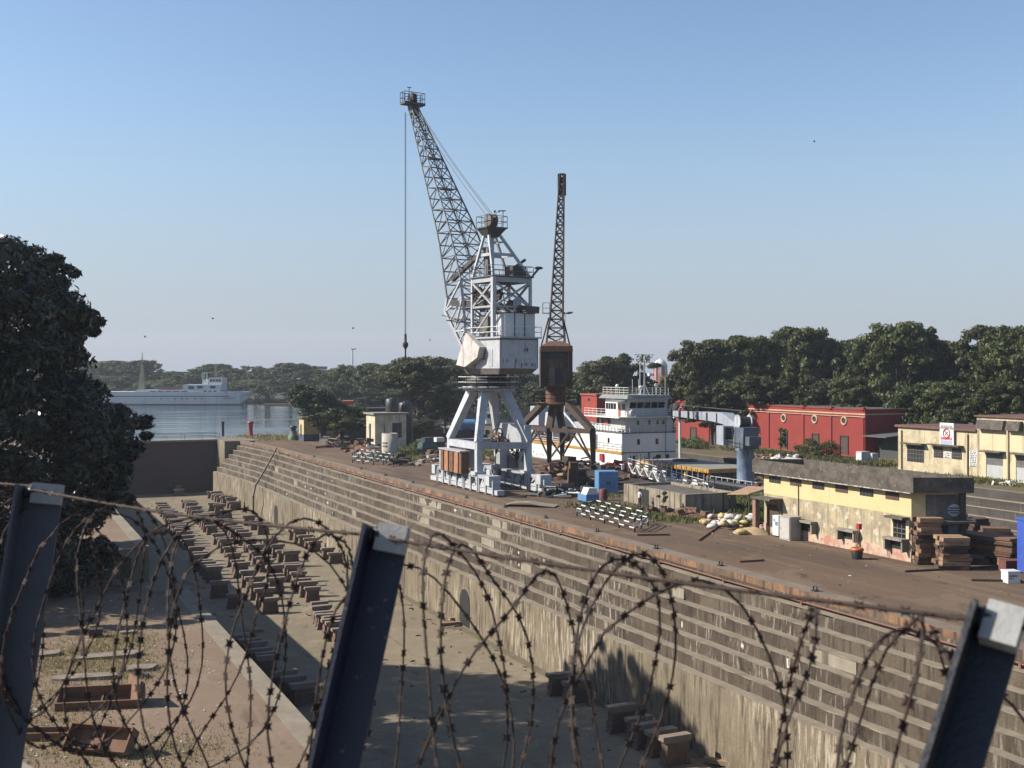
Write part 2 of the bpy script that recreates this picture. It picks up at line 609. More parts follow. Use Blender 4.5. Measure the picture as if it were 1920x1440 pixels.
# culvert openings in the lower wall
for (px, py, w, h) in ((545, 962, 2.2, 2.9), (872, 1140, 2.3, 3.3)):
    u = UV(px, 700 + (py - 700), -8.3)[0]
    q = MB()
    pts = [(u - w / 2, ZF), (u + w / 2, ZF), (u + w / 2, ZF + h - w / 2)] + [(u + w / 2 * math.cos(a), ZF + h - w / 2 + w / 2 * math.sin(a)) for a in (.5, 1.05, 1.57, 2.1, 2.64)] + [(u - w / 2, ZF + h - w / 2)]
    q.prism(pts, VF - .075, VF + .2, 'x')
    q.build("culvert_opening", m_black, wall)

# rusty pipe along the top riser
b = MB()
for i in range(0, 220, 8):
    u = UN + i
    b.tube((V0 - .22 + off(u), u, -.56 + rnd.uniform(-.02, .02)), (V0 - .22 + off(u + 8), u + 8, -.56 + rnd.uniform(-.02, .02)), .055, 6)
    b.box(V0 - .3 + off(u), u - .07, -.75, V0 + .02 + off(u), u + .07, -.50)
tag(b.build("service_pipe", M("red_oxide_pipe", (.22, .085, .055), (.15, .07, .05), 1, rough=.8), loc=(0, 0, 0), rz=TH), "long thin red oxide pipe running just below the dock coping", "pipe")

# drain pipe down the stepped wall near the gate
b = MB()
pp = [W(*UV(518, 841, .1), .1), W(*UV(498, 878, -2.6), -2.6), G(479, 910, -4.9), G(475, 930, -6.5), G(475, 962, -9.4)]
b.path(pp, .16, 8)
for p_ in pp:
    b.ball(p_, .2, 8)
tag(b.build("drain_pipe", M("stained_pipe", (.20, .15, .11), (.14, .10, .07), 1)), "bent drain pipe leading down the stepped dock wall near the gate", "drain pipe")

# second dock walls
w2 = thing("dock_wall", "grey stepped wall of the second dock below the cream shed", "dock wall", (0, 0, 0), TH)
rs, td = MB(), MB()
us = [UN, 60, 120, 180, 245]
off_ = off
off = lambda u: 0
for k in range(9):
    v_in, v_out = VC - k * .45, VC - (k + 1) * .45
    strip(rs, (v_in, -k * .95), (v_in, -(k + 1) * .95))
    strip(td, (v_in, -(k + 1) * .95), (v_out - .02, -(k + 1) * .95))
    strip(td, (v_out - .02, -(k + 1) * .95), (v_out - .02, -(k + 1) * .95 - .09))
rs.build("risers", m_darkwall, w2)
td.build("treads", m_tread, w2)
off = off_

# gates
def gate(name, label, v0, v1, u, mat_, z=0.0, rails=True):
    g = thing(name, label, "dock gate", W(u, (v0 + v1) / 2, 0), TH)
    h = (v1 - v0) / 2
    q = MB()
    q.box(-h, 0, -9.9, h, 4, z - .3)
    for k in range(1, 4):
        q.box(-h, -.06, z - k * 2.6, h, 0, z - k * 2.6 + .12)
    q.build("gate_panel", mat_, g)
    q = MB()
    q.box(-h, -.35, z - .3, h, 4.2, z + .02)
    q.build("walkway", m_concrete, g)
    if rails:
        q = MB()
        q.rail([(-h, -.2, z), (h, -.2, z)], 1.1, 3.2, .035)
        q.rail([(-h, 4.0, z), (h, 4.0, z)], 1.1, 3.2, .035)
        q.build("railing", m_midsteel, g)
        q = MB()
        for x in (-3, 6.0):
            q = MB()
            q.box(x - .6, -.5, -8.9, x + .6, 0, -7.6)
            q.box(x - .35, -.8, -9.9, x + .35, -.1, -8.0)
            q.build("valve_box", m_black, g)
    return g
m_gate = M("gate_brown_paint", (.085, .038, .030), (.065, .032, .026), .5, .4, .65, rough=.8, streak=(.06, .04, .03), sa=(.6, .75), ss=.5)
gate("dock_gate", "brown floating gate with railed walkway closing the dry dock", V1, 39.9, UG, m_gate)
gate("dock_gate", "dark red gate of the second dock behind the grey crane legs", VB, VC, 245, M("gate_red_paint", (.095, .035, .03), (.07, .03, .028), .5), .3, False)

# water
t = NT("harbour_water")
wv = t.noise(.9, 5, .65, t.scaled((.5, 1.2, 1), t.obj))
wv2 = t.noise(.06, 4, .6, t.scaled((.35, 1.6, 1), t.obj))
t.bump(t.mul(wv, .35 if False else 1.0), .12, .25)
c = t.mix(t.step(wv2, .4, .65), (.045, .070, .078), (.07, .095, .10))
t.fin(c, t.mul(t.step(wv2, .45, .62), .22), 0, .5)
b = MB()
b.add([(-900, 229.5, -1.5), (74, 229.5, -1.5), (74, 248.5, -1.5), (700, 248.5, -1.5), (700, 1500, -1.5), (-900, 1500, -1.5)], [(0, 1, 2, 3, 4, 5)])
struct(b.build("harbour_water", t.mat, loc=(0, 0, 0), rz=TH))

# far bank
shore = [(-1500, 757), (-700, 757), (200, 756.5), (540, 757), (600, 762), (690, 772), (780, 782), (860, 783.5), (960, 784), (1080, 790)]
pts = [G(px, py, -1.5) for px, py in shore]
b = MB()
poly = [(p.x, p.y) for p in pts] + [(900, 330), (900, 1600), (-1800, 1600)]
b.prism(poly, -3, -.35, 'z')
struct(b.build("far_bank_ground", ground_mat("far_bank_earth", (.09, .075, .05), (.07, .06, .04), (.11, .09, .06), (.05, .045, .03), False, (.05, .06, .025), .45, .55)))
b = MB()
q0, q1 = G(700, 780.5, -.6), G(1010, 782.5, -.6)
b.bar(q0 + Vector((0, -2, .2)), q1 + Vector((0, -2, .2)), 1.2, 2.0)
b.bar(q0 + Vector((0, -2, 1.3)), q1 + Vector((0, -2, 1.3)), 2.0, .35)
tag(b.build("harbour_wall", m_concrete), "pale low concrete wall along the far side of the basin", "harbour wall")

# bridge deck under the camera, the fence stands on its edge
fdir = Vector((1.60, -1.65, 0)).normalized()
b = MB()
ang = math.atan2(fdir.y, fdir.x)
b.obox(Vector((-.4, 2.5, 11.0)) - Vector((-fdir.y, fdir.x, 0)) * 4.0, (60, 8.4, .6), ang)
b.obox(Vector((-.4, 2.5, 11.2)) + Vector((-fdir.y, fdir.x, 0)) * .12, (60, .25, .75), ang)
struct(b.build("bridge_deck", m_concrete))
# ------------------------------------------------------------------ the big grey crane
def grey_crane():
    FR, RR = G(897, 887, 2.0), G(990, 885, 2.0)
    uv_ = Vector((-ST, CT, 0))
    vv_ = Vector((CT, ST, 0))
    C0 = (FR + RR) / 2 + uv_ * 4.15
    C0.z = 0
    T = thing("dock_crane", "tall light grey luffing crane on rails beside the dry dock", "crane", C0)
    P = lambda p: Vector((p.x - C0.x, p.y - C0.y, p.z))
    sx = (RR - FR) * 1.0
    sx.z = 0
    feet = {}
    for i in (0, 1):
        for j in (0, 1):
            feet[i, j] = P(FR + uv_ * 8.3 * j + sx * i)        # i: front / rear row, j: near / far end
    DA = rad(34)
    dv, rv = Vector((-math.sin(DA), math.cos(DA), 0)), Vector((math.cos(DA), math.sin(DA), 0))
    c1 = Vector((-2.6, 130.5, 0))
    cc = Vector((c1.x - C0.x, c1.y - C0.y, 0))
    def L(f, g, z):
        p = cc + dv * f + rv * g
        return Vector((p.x, p.y, z))
    # legs: sloping upper half, knee, upright lower half
    mt = m_lightgrey
    for (i, j), ft in feet.items():
        q = MB()
        kn = Vector((ft.x * 1.0, ft.y * 1.0, 5.5))
        tp = Vector((ft.x * .40, ft.y * .40, 10.9))
        q.bar(Vector((ft.x, ft.y, 1.9)), kn, .70, .62, up=vv_)
        q.bar(kn - (tp - kn).normalized() * .25, tp, .78, .7, up=vv_, w2=1.05, h2=.95)
        q.obox((ft.x, ft.y, 2.0), (1.3, 1.3, .35), TH)
        q.build("leg", mt, T)
    # tie beams
    q = MB()
    a, b_ = feet[0, 0].copy(), feet[0, 1].copy()
    a.z = b_.z = 4.9
    q.bar(a, b_, .7, .75)
    q.build("tie_beam", mt, T)
    for i, j, k, l, z, h in ((1, 0, 1, 1, 5.9, 2.3), (0, 0, 1, 0, 4.9, .7), (0, 1, 1, 1, 4.9, .7)):
        q = MB()
        a, b_ = feet[i, j].copy(), feet[k, l].copy()
        a.z = b_.z = z
        q.bar(a, b_, .75, h)
        q.build("tie_beam", m_greypaint, T)
    # cable drums and cabinets inside the portal
    q = MB()
    p0 = P(G(882, 893, .9))
    q.lathe([(.62, 1.9), (.62, 4.6), (.75, 4.6), (.75, 4.75)], (p0.x, p0.y, 0), 16)
    q.build("cable_drum", m_whitepaint, T)
    p0 = P(G(935, 893, 1.2))
    q = MB()
    rr_ = random.Random(3)
    for k in range(16):
        o = Vector((p0.x + rr_.gauss(0, .3), p0.y + rr_.gauss(0, .25), 5.3 + rr_.gauss(0, .4)))
        q.torus(o, rr_.uniform(.3, .75), .085, rr_.choice("xyz"), 14, 5)
    q.build("cable_coil", m_rust, T)
    p0 = P(G(968, 893, 1.2))
    q = MB()
    for k in range(40):
        o = Vector((p0.x + rr_.gauss(0, .45), p0.y + rr_.gauss(0, .4), 3.6 + rr_.gauss(0, .6)))
        e = o + Vector((rr_.gauss(0, .3), rr_.gauss(0, .3), rr_.gauss(0, .5)))
        q.tube(o, e, .09, 5)
    q.build("chain_bundle", m_rustdark, T)
    for px, w, h0, h1, mm in ((943, 1.2, 2.1, 4.8, m_greypaint), (957, .9, 2.1, 3.6, m_midsteel), (978, 1.0, 2.1, 3.9, m_greypaint), (968, 1.3, 4.8, 6.3, m_rustorange)):
        p0 = P(G(px, 893, 1.2))
        q = MB()
        q.obox((p0.x, p0.y, (h0 + h1) / 2), (w, 1.0, h1 - h0), TH)
        q.build("motor_cabinet", mm, T)
    # rusty ballast box on the front row
    q = MB()
    a, b_ = P(FR + uv_ * 2.0), P(FR + uv_ * 8.8)
    s_ = -vv_ * .75
    for k in range(9):
        f0, f1 = k / 9, (k + 1) / 9
        q.m(0 if k in (1, 2, 5, 6) else (1 if k in (0, 3, 4, 7) else 2))
        A, B = a.lerp(b_, f0), a.lerp(b_, f1)
        off2 = -vv_ * (.12 if k % 2 else 0)
        q.bar(A + s_ + off2 + Vector((0, 0, .95)), B + s_ + off2 + Vector((0, 0, .95)), .9, 2.3)
    q.m(2)
    q.bar(a + s_ + Vector((0, 0, 2.2)), b_ + s_ + Vector((0, 0, 2.2)), 1.2, .14)
    q.build("ballast_box", [m_rustorange, m_rust, m_greypaint], T, loc=(0, 0, -.0))
    # bogies
    for i, base in ((0, FR), (1, RR)):
        q0 = P(base)
        q0.z = 0
        e = MB()
        e.bar(q0 + uv_ * -3.6 + Vector((0, 0, 1.75)), q0 + uv_ * 11.8 + Vector((0, 0, 1.75)), .8, .35)
        for t_ in (-3, -.6, 1.4, 3.5, 5.4, 7.4, 9.3, 11.2):
            e.obox(q0 + uv_ * t_ + Vector((0, 0, 1.2)), (.95, .45, 1.2), TH)
        e.build("equaliser_beam", m_greypaint, T)
        for k in range(4):
            tq = -3.2 + k * 4.2
            o = q0 + uv_ * tq
            bg = MB()
            for s2 in (-1.0, 1.0):
                bg.obox(o + uv_ * s2 + Vector((0, 0, .45)), (.75, 1.75, .5), TH)
                bg.m(1).obox(o + uv_ * s2 + vv_ * -.42 + Vector((0, 0, .42)), (.10, 1.5, .42), TH)
                bg.m(0)
            bo = bg.build("bogie", [m_darksteel, m_lightgrey], T)
            for s2 in (-1.35, -.5, .5, 1.35):
                wl = MB()
                pz = o + uv_ * s2 + Vector((0, 0, .32))
                wl.tube(pz - vv_ * .14, pz + vv_ * .14, .32, 12)
                wl.build("wheel", m_darksteel, bo)
            hd = MB()
            for s2 in (-1.05, 1.0):
                x0 = o + uv_ * s2
                bb = [x0 + uv_ * a_ * .75 + vv_ * b2 * .5 + Vector((0, 0, .7)) for a_, b2 in ((-1, -1), (1, -1), (1, 1), (-1, 1))]
                tt = [x0 + uv_ * a_ * .25 + vv_ * b2 * .28 + Vector((0, 0, 1.65)) for a_, b2 in ((-1, -1), (1, -1), (1, 1), (-1, 1))]
                hd.hexa(bb + tt)
            hd.build("motor_hood", m_greypaint, bo)
            for s2 in (-1.9, 0, 1.85):
                br = MB()
                br.obox(o + uv_ * s2 + vv_ * -.50 + Vector((0, 0, .85)), (.10, .22, 1.5), TH)
                br.build("bracket", m_greypaint, bo)
            rk = random.Random(k * 7 + i)
            for s2 in range(5):
                hs_ = MB()
                x0 = o + uv_ * rk.uniform(-1.8, 1.8) + vv_ * rk.uniform(-.55, -.3)
                hs_.tube(x0 + Vector((0, 0, rk.uniform(.6, 1.2))), x0 + uv_ * rk.uniform(-.7, .7) + Vector((0, 0, rk.uniform(1.0, 1.9))), .06, 5)
                hs_.build("brake_rod", m_darksteel, bo)
        for t_ in (-4.2, 12.0):
            bx = MB()
            bx.obox(q0 + uv_ * t_ + vv_ * -.1 + Vector((0, 0, 1.55)), (1.3, 1.0, 1.0), TH)
            bx.build("control_box", m_lightgrey, T)
            bf = MB()
            bf.obox(q0 + uv_ * (t_ - (.9 if t_ < 0 else -.9)) + Vector((0, 0, .42)), (.8, 1.9, .5), TH)
            bf.build("buffer_beam", m_lightgrey, T)
    # slewing ring and gallery
    q = MB()
    z0 = 10.75
    q.lathe([(2.0, z0), (2.9, z0 + .05), (2.9, z0 + .5), (2.4, z0 + .5)], (cc.x, cc.y, 0), 24)
    q.build("ring_girder", mt, T)
    q = MB()
    q.lathe([(3.4, 11.05), (3.4, 11.18)], (cc.x, cc.y, 0), 24)
    q.build("gallery_deck", m_midsteel, T)
    q = MB()
    ring = [(cc.x + 3.35 * math.cos(k * math.pi / 8), cc.y + 3.35 * math.sin(k * math.pi / 8), 11.18) for k in range(16)]
    q.rail(ring, 1.15, 1.5, .035, 2, True)
    q.build("gallery_railing", m_whitepaint, T)
    q = MB()
    q.lathe([(2.1, 11.2), (2.1, 11.75), (2.6, 11.8), (2.6, 12.1), (2.0, 12.1), (2.0, 12.75)], (cc.x, cc.y, 0), 24)
    q.build("slewing_bearing", m_darksteel, T)
    # machinery house
    def lbox(mb, f0, f1, g0, g1, z0, z1):
        mb.hexa([L(f0, g0, z0), L(f0, g1, z0), L(f1, g1, z0), L(f1, g0, z0), L(f0, g0, z1), L(f0, g1, z1), L(f1, g1, z1), L(f1, g0, z1)])
    q = MB()
    lbox(q, -6.0, -1.2, -2.45, 2.45, 13.25, 16.45)
    for k, zz in enumerate((13.75, 14.15, 14.55)):
        lbox(q, -6.03, -6.0, -2.45, 2.45, zz, zz + .05)
    for gg in (-2.2, 0, 2.2):
        lbox(q, -6.04, -6.0, gg - .04, gg + .04, 14.6, 16.45)
    hs = q.build("machinery_house", mt, T)
    q = MB()
    lbox(q, -4.6, -3.8, -2.49, -2.45, 13.4, 15.3)
    q.build("door", m_greypaint, hs)
    q = MB()
    for k in range(5):
        lbox(q, -3.2, -1.7, -2.50, -2.46, 14.2 + k * .28, 14.36 + k * .28)
    q.build("louvre", m_midsteel, hs)
    q = MB()
    for gg in (-2.47, 2.41):
        lbox(q, -6.05, -5.95, gg, gg + .06, 13.25, 16.45)
    lbox(q, -6.05, -6.0, -2.45, 2.45, 16.3, 16.45)
    q.build("corner_angle", m_midsteel, hs)
    q = MB()
    rk = random.Random(2)
    for k in range(14):
        gg, zz = rk.uniform(-2.2, 2.2), rk.choice([13.3, 13.8, 14.2])
        lbox(q, -6.035, -6.02, gg, gg + rk.uniform(.04, .10), zz - rk.uniform(.2, .6) if zz > 13.5 else zz, zz + .05)
    q.build("rust_run", m_rust, hs)
    q = MB()
    q.hexa([L(-5.2, -2.1, 12.6), L(-5.2, 2.1, 12.6), L(1.2, 2.1, 12.6), L(1.2, -2.1, 12.6), L(-6.0, -2.45, 13.24), L(-6.0, 2.45, 13.24), L(1.4, 2.45, 13.24), L(1.4, -2.45, 13.24)])
    q.build("under_frame", M("dirty_underframe", (.20, .19, .185), (.11, .085, .07), 1.2, .4, .62, streak=(.12, .06, .04), sa=(.55, .68)), T)
    q = MB()
    lbox(q, -1.2, .5, -2.4, 2.4, 13.25, 16.2)
    hf = q.build("front_house", M("stained_cream_panels", (.46, .42, .36), (.36, .30, .24), 1, streak=(.22, .14, .08), sa=(.52, .66)), T)
    q = MB()
    lbox(q, -.95, .15, -2.46, -2.40, 13.3, 15.2)
    q.build("door", m_greypaint, hf)
    # fleet number on the rear wall
    for txt, gx in (("19", .55),):
        cu = bpy.data.curves.new("fleet_number", 'FONT')
        cu.body = txt
        cu.size = .62
        cu.extrude = .008
        to = bpy.data.objects.new("tmp", cu)
        col.objects.link(to)
        dg = bpy.context.evaluated_depsgraph_get()
        me = bpy.data.meshes.new_from_object(to.evaluated_get(dg))
        bpy.data.objects.remove(to)
        no = bpy.data.objects.new("fleet_number", me)
        me.materials.clear()
        me.materials.append(m_black)
        col.objects.link(no)
        no.parent = hs
        no.matrix_local = Matrix.Translation(L(-6.06, gx, 15.0)) @ Matrix.Rotation(DA, 4, 'Z') @ Matrix.Rotation(rad(90), 4, 'X')
    # balance plate at the left side
    poly = [(896, 625), (919, 652), (915, 671), (894, 688), (879, 684), (884, 664)]
    fz = [(-1.6 + (905 - px) * .12, 13.1 + (693 - py) * .0595) for px, py in poly]
    q = MB()
    n = len(fz)
    vs = [L(f, -3.3, z) for f, z in fz] + [L(f, -2.5, z) for f, z in fz]
    q.add(vs, [tuple(range(n)), tuple(range(n, 2 * n))[::-1]] + [(k, n + k, n + (k + 1) % n, (k + 1) % n) for k in range(n)])
    q.build("crank_plate", [M("worn_white_steel", (.60, .59, .56), (.45, .40, .36), 1.2, streak=(.30, .14, .07), sa=(.56, .68))], T)
    # roof cabin with three panels, gallery
    q = MB()
    lbox(q, -5.6, -3.4, -1.55, 2.35, 16.65, 19.15)
    cb = q.build("resistor_cabin", M("pale_panel_paint", (.62, .64, .66), (.55, .57, .58), 1, rough=.5), T)
    q = MB()
    for gg in (-.30, 1.0):
        lbox(q, -5.64, -5.6, gg - .06, gg + .06, 16.7, 19.1)
    lbox(q, -5.66, -3.3, -1.65, 2.4, 19.15, 19.25)
    q.build("panel_joint", m_darksteel, cb)
    q = MB()
    lbox(q, -6.4, .6, -2.7, 2.7, 16.45, 16.62)
    q.build("roof_walkway", m_greypaint, T)
    q = MB()
    q.rail([L(.5, -2.65, 16.6), L(-6.35, -2.65, 16.6), L(-6.35, 2.65, 16.6), L(.5, 2.65, 16.6)], 1.1, 1.3, .03, 2)
    q.build("walkway_railing", m_whitepaint, T)
    # tower frame
    f0, f1, g_ = -4.65, -.45, 2.4
    zt, zb = 23.1, 16.6
    cor = [(f0, -g_), (f0, g_), (f1, g_), (f1, -g_)]
    for k, (f, g) in enumerate(cor):
        q = MB()
        q.bar(L(f, g, zb), L(f, g, zt), .42 if k == 0 else .28, .42 if k == 0 else .28, up=dv)
        q.build("tower_column", mt, T)
    q = MB()
    for k in range(4):
        (fa, ga), (fb, gb) = cor[k], cor[(k + 1) % 4]
        q.bar(L(fa, ga, zt - .3), L(fb, gb, zt - .3), .22, .5)
        q.bar(L(fa, ga, 19.9), L(fb, gb, 19.9), .16, .2)
        q.bar(L(fa, ga, 19.9), L(fb, gb, zt - .5), .2, .2)
        q.bar(L(fb, gb, 19.9), L(fa, ga, zt - .5), .2, .2)
        if k != 0:
            q.bar(L(fa, ga, zb), L(fb, gb, 19.9), .16, .16)
    lbox(q, f0 - .06, f0 - .02, .2, 1.2, 19.3, 20.8)
    q.build("tower_bracing", m_greypaint, T)
    q = MB()
    lbox(q, f0 - .3, f1 + .3, -g_ - .3, g_ + .3, zt, zt + .12)
    q.build("tower_platform", m_midsteel, T)
    q = MB()
    q.rail([L(f0 - .25, -g_ - .25, zt + .1), L(f0 - .25, g_ + .25, zt + .1), L(f1 + .25, g_ + .25, zt + .1), L(f1 + .25, -g_ - .25, zt + .1)], 1.1, 1.2, .03, 2, True)
    q.build("tower_railing", m_midsteel, T)
    q = MB()
    lbox(q, -4.2, -2.6, .4, 2.2, zt + .12, zt + 1.3)
    q.tube(L(-3.4, 1.3, zt + 1.3), L(-3.4, 2.6, zt + 2.1), .16, 8)
    q.build("winch", m_darksteel, T)
    q = MB()
    lbox(q, -2.3, -1.5, -1.6, -.9, zt + .12, zt + 3.4)
    q.build("tower_cabinet", m_midsteel, T)
    for k, (f, g, z, rr_s) in enumerate(((1.2, -.6, 21.6, .8), (2.0, .5, 20.4, .7), (-1.5, .3, 18.4, .9), (-3.2, -.8, 21.2, .55))):
        q = MB()
        o = L(f, g, z)
        q.tube(o - rv * .18, o + rv * .18, rr_s, 16)
        q.build("tower_sheave", m_darksteel if k % 2 else m_rustdark, T)
    q = MB()
    lbox(q, -2.6, -.9, -1.8, .6, 16.65, 18.9)
    q.build("hoist_casing", m_midsteel, T)
    # A frame on top
    ap = L(-2.3, -1.2, 28.5)
    q = MB()
    for k, (f, g) in enumerate(cor):
        tip = L(-2.3 + (f - -2.55) * .12, -1.2 + g * .2, 28.4)
        q.bar(L(f, g, zt), tip, .26, .26, up=dv)
    mid = [L(-2.3 + (f + 2.3) * .56, -1.2 + (g + 1.2) * .56, 25.6) for f, g in cor]
    for k in range(4):
        q.bar(mid[k], mid[(k + 1) % 4], .2, .32)
    m2 = [L(-2.3 + (f + 2.3) * .3, -1.2 + (g + 1.2) * .3, 27.0) for f, g in cor]
    for k in range(4):
        q.bar(m2[k], m2[(k + 1) % 4], .12, .14)
    q.tube(L(-2.3, -1.0, zt), L(-2.3, -1.0, 28.2), .2, 8)
    q.build("apex_frame", mt, T)
    q = MB()
    lbox(q, -3.4, -1.1, -2.4, .3, 28.45, 28.6)
    q.hexa([L(-2.8, -1.8, 27.5), L(-2.8, -.6, 27.5), L(-1.8, -.6, 27.5), L(-1.8, -1.8, 27.5), L(-3.3, -2.3, 28.45), L(-3.3, .2, 28.45), L(-1.2, .2, 28.45), L(-1.2, -2.3, 28.45)])
    q.build("apex_platform", m_darksteel, T)
    q = MB()
    q.rail([L(-3.35, -2.35, 28.6), L(-3.35, .25, 28.6), L(-1.15, .25, 28.6), L(-1.15, -2.35, 28.6)], 1.2, 1.1, .03, 2, True)
    q.tube(L(-3.2, -.2, 28.65), L(-3.2, -.2, 30.4), .05, 6)
    q.box(*(L(-3.2, -.2, 30.35) - Vector((.5, .1, 0))), *(L(-3.2, -.2, 30.35) + Vector((.3, .1, .1))))
    q.tube(L(-1.2, .2, 28.6), L(-1.2, .2, 30.6), .04, 6)
    for a_ in (0, 2.1, 4.2):
        q.ball(L(-1.2, .2, 30.6) + Vector((.3 * math.cos(a_), .3 * math.sin(a_), 0)), .12, 6)
    q.build("apex_railing", m_midsteel, T)
    for g in (-1.6, -.9):
        q = MB()
        o = L(-2.4, g, 29.35)
        q.tube(o - rv * .12, o + rv * .12, .75, 16)
        q.build("rope_sheave", m_rust if g > -1 else m_midsteel, T)
    # counter lever
    q = MB()
    q.bar(L(4.0, -2.3, 20.7), L(-6.8, 1.9, 19.5), .6, .75)
    q.bar(L(-3.2, .5, 20.2), L(-4.6, 1.0, 19.0), 1.0, 1.3)
    q.build("counter_lever", m_darksteel, T)
    q = MB()
    q.bar(L(5.4, -1.4, 23.4), L(1.0, -1.4, 25.3), .42, .5)
    q.bar(L(1.0, -1.4, 25.3), L(-1.5, -1.0, 26.2), .3, .4)
    q.build("luffing_strut", m_darksteel, T)
    # jib
    tip, p89, kn, pv = (17.1, 45.4), (6.75, 28.9), (3.7, 22.2), (2.4, 15.2)
    def sec(t):                            # cross-section along the upper jib, 0 at the knee and 1 at the tip
        if t < .28:
            k = t / .28
            f, z = kn[0] + (p89[0] - kn[0]) * k, kn[1] + (p89[1] - kn[1]) * k
            w, h = 4.5 + (3.6 - 4.5) * k, 3.6 + (2.6 - 3.6) * k
        else:
            k = (t - .28) / .72
            f, z = p89[0] + (tip[0] - p89[0]) * k, p89[1] + (tip[1] - p89[1]) * k
            w, h = 3.6 + (.95 - 3.6) * k, 2.6 + (.7 - 2.6) * k
        n_ = Vector((.844, -.536))
        pt = lambda sg, sh: L(f + n_.x * h / 2 * sh, sg * w / 2, z + n_.y * h / 2 * sh)
        return [pt(-1, -1), pt(1, -1), pt(1, 1), pt(-1, 1)]
    N = 17
    secs = [sec(1 - (1 - k / N) ** 1.08) for k in range(N + 1)]
    q = MB()
    for c in range(4):
        for k in range(N):
            q.tube(secs[k][c], secs[k + 1][c], .115 - .04 * k / N, 6, .115 - .04 * (k + 1) / N)
    jib = q.build("jib", m_midsteel, T)
    q = MB()
    for k in range(N + 1):
        for c in range(4):
            q.tube(secs[k][c], secs[k][(c + 1) % 4], .075, 5)
    for k in range(N):
        for c in range(4):
            d_ = (c + 1) % 4
            if c % 2 == 0:
                md = (secs[k + 1][c] + secs[k + 1][d_]) / 2
                q.tube(secs[k][c], md, .055, 5)
                q.tube(secs[k][d_], md, .055, 5)
            elif k % 2:
                q.tube(secs[k][c], secs[k + 1][d_], .055, 5)
            else:
                q.tube(secs[k][d_], secs[k + 1][c], .055, 5)
    q.build("lattice", m_midsteel, jib)
    q = MB()
    lad = [(s_[0] + s_[1]) * .5 * .9 + (s_[3] + s_[2]) * .5 * .1 for s_ in secs]
    for sgn in (-.22, .22):
        for k in range(N):
            q.tube(lad[k] + rv * sgn, lad[k + 1] + rv * sgn, .04, 5)
    for k in range(N):
        for w in range(4):
            pz = lad[k].lerp(lad[k + 1], w / 4)
            q.tube(pz - rv * .22, pz + rv * .22, .025, 4)
    for k in (8, 11):
        o = lad[k]
        q.obox(o, (1.8, .9, .08), DA)
    q.build("jib_ladder", m_midsteel, jib)
    # lower jib: two deep trusses down to the pivots
    q = MB()
    s0 = secs[0]
    n_ = 4
    for sg, up_, lo_ in ((-1, s0[0], s0[3]), (1, s0[1], s0[2])):
        pvt = L(pv[0], sg * 1.5, pv[1])
        pu, pl = pvt + dv * -.3 + Vector((0, 0, .5)), pvt + dv * .3
        lo2 = lo_ + dv * .4 + Vector((0, 0, -1.5))
        q.bar(lo_, lo2, .26, .3)
        prev = (up_, lo2)
        q.bar(up_, lo2, .2, .2)
        for k in range(1, n_ + 1):
            cu_ = (up_.lerp(pu, k / n_), lo2.lerp(pl, k / n_))
            q.bar(prev[0], cu_[0], .26, .3)
            q.bar(prev[1], cu_[1], .28, .32)
            q.bar(cu_[0], cu_[1], .16, .16)
            q.bar(prev[1] if k % 2 else prev[0], cu_[0] if k % 2 else cu_[1], .2, .2)
            prev = cu_
    for k in range(5):
        a = s0[0].lerp(L(pv[0], -1.5, pv[1]), k / 5)
        b_ = s0[1].lerp(L(pv[0], 1.5, pv[1]), k / 5)
        q.bar(a, b_, .16, .16)
        a2 = s0[3].lerp(L(pv[0], -1.5, pv[1]), k / 5)
        b2 = s0[2].lerp(L(pv[0], 1.5, pv[1]), k / 5)
        q.bar(a2, b2, .16, .16)
        if k < 4:
            q.bar(a, s0[1].lerp(L(pv[0], 1.5, pv[1]), (k + 1) / 5), .13, .13)
    q.build("lower_jib", m_lightgrey, jib)
    # jib head
    th = L(17.3, 0, 45.9)
    q = MB()
    q.obox(th, (2.9, 1.3, .3), DA)
    q.bar(L(16.9, 0, 44.6), L(17.5, 0, 46.4), 1.0, .8)
    q.build("head_platform", m_darksteel, jib)
    q = MB()
    q.rail([th + rv * 1.4 - dv * .6, th + rv * -1.4 - dv * .6, th + rv * -1.4 + dv * .6, th + rv * 1.4 + dv * .6], 1.35, .55, .03, 2, True)
    q.tube(th + rv * -.5, th + rv * -.5 + Vector((0, 0, 2.0)), .05, 6)
    q.bar(th + rv * -.75 + Vector((0, 0, 2.0)), th + rv * -.2 + Vector((0, 0, 2.0)), .12, .08)
    q.build("head_railing", m_darksteel, jib)
    q = MB()
    for g in (-.12, .22):
        o = L(17.5, g, 46.6)
        q.tube(o - rv * .1, o + rv * .1, .75, 16)
    q.build("head_sheave", m_darksteel, jib)
    # ropes and hook
    q = MB()
    hx = L(18.3, -.45, 45.0)
    zb = 16.2
    for s2 in (-.06, .06):
        q.tube(hx + rv * s2, Vector((hx.x, hx.y, zb)) + rv * s2, .035, 5)
    q.build("hoist_rope", m_rope, T)
    q = MB()
    o = Vector((hx.x, hx.y, 0))
    q.lathe([(.05, 17.6), (.16, 17.5), (.16, 16.6), (.34, 16.4), (.36, 16.1), (.2, 15.8), (.1, 15.7), (.1, 14.9), (.16, 14.7), (.05, 14.5)], o, 10)
    q.build("hook_block", m_rustdark, T)
    q = MB()
    for g0, g1 in ((-.3, -1.9), (.1, -1.2), (.25, -.9)):
        A, B = L(17.3, g0, 46.2), L(-2.4, g1, 29.9)
        pts = [A.lerp(B, k / 8) - Vector((0, 0, .5 * math.sin(math.pi * k / 8))) for k in range(9)]
        q.path(pts, .032, 5)
    q.build("luffing_rope", m_rope, T)
    # light on the tower corner, ladder
    q = MB()
    q.tube(L(f0 - .3, 2.3, zt), L(f0 - .9, 2.9, zt + 1.0), .13, 6)
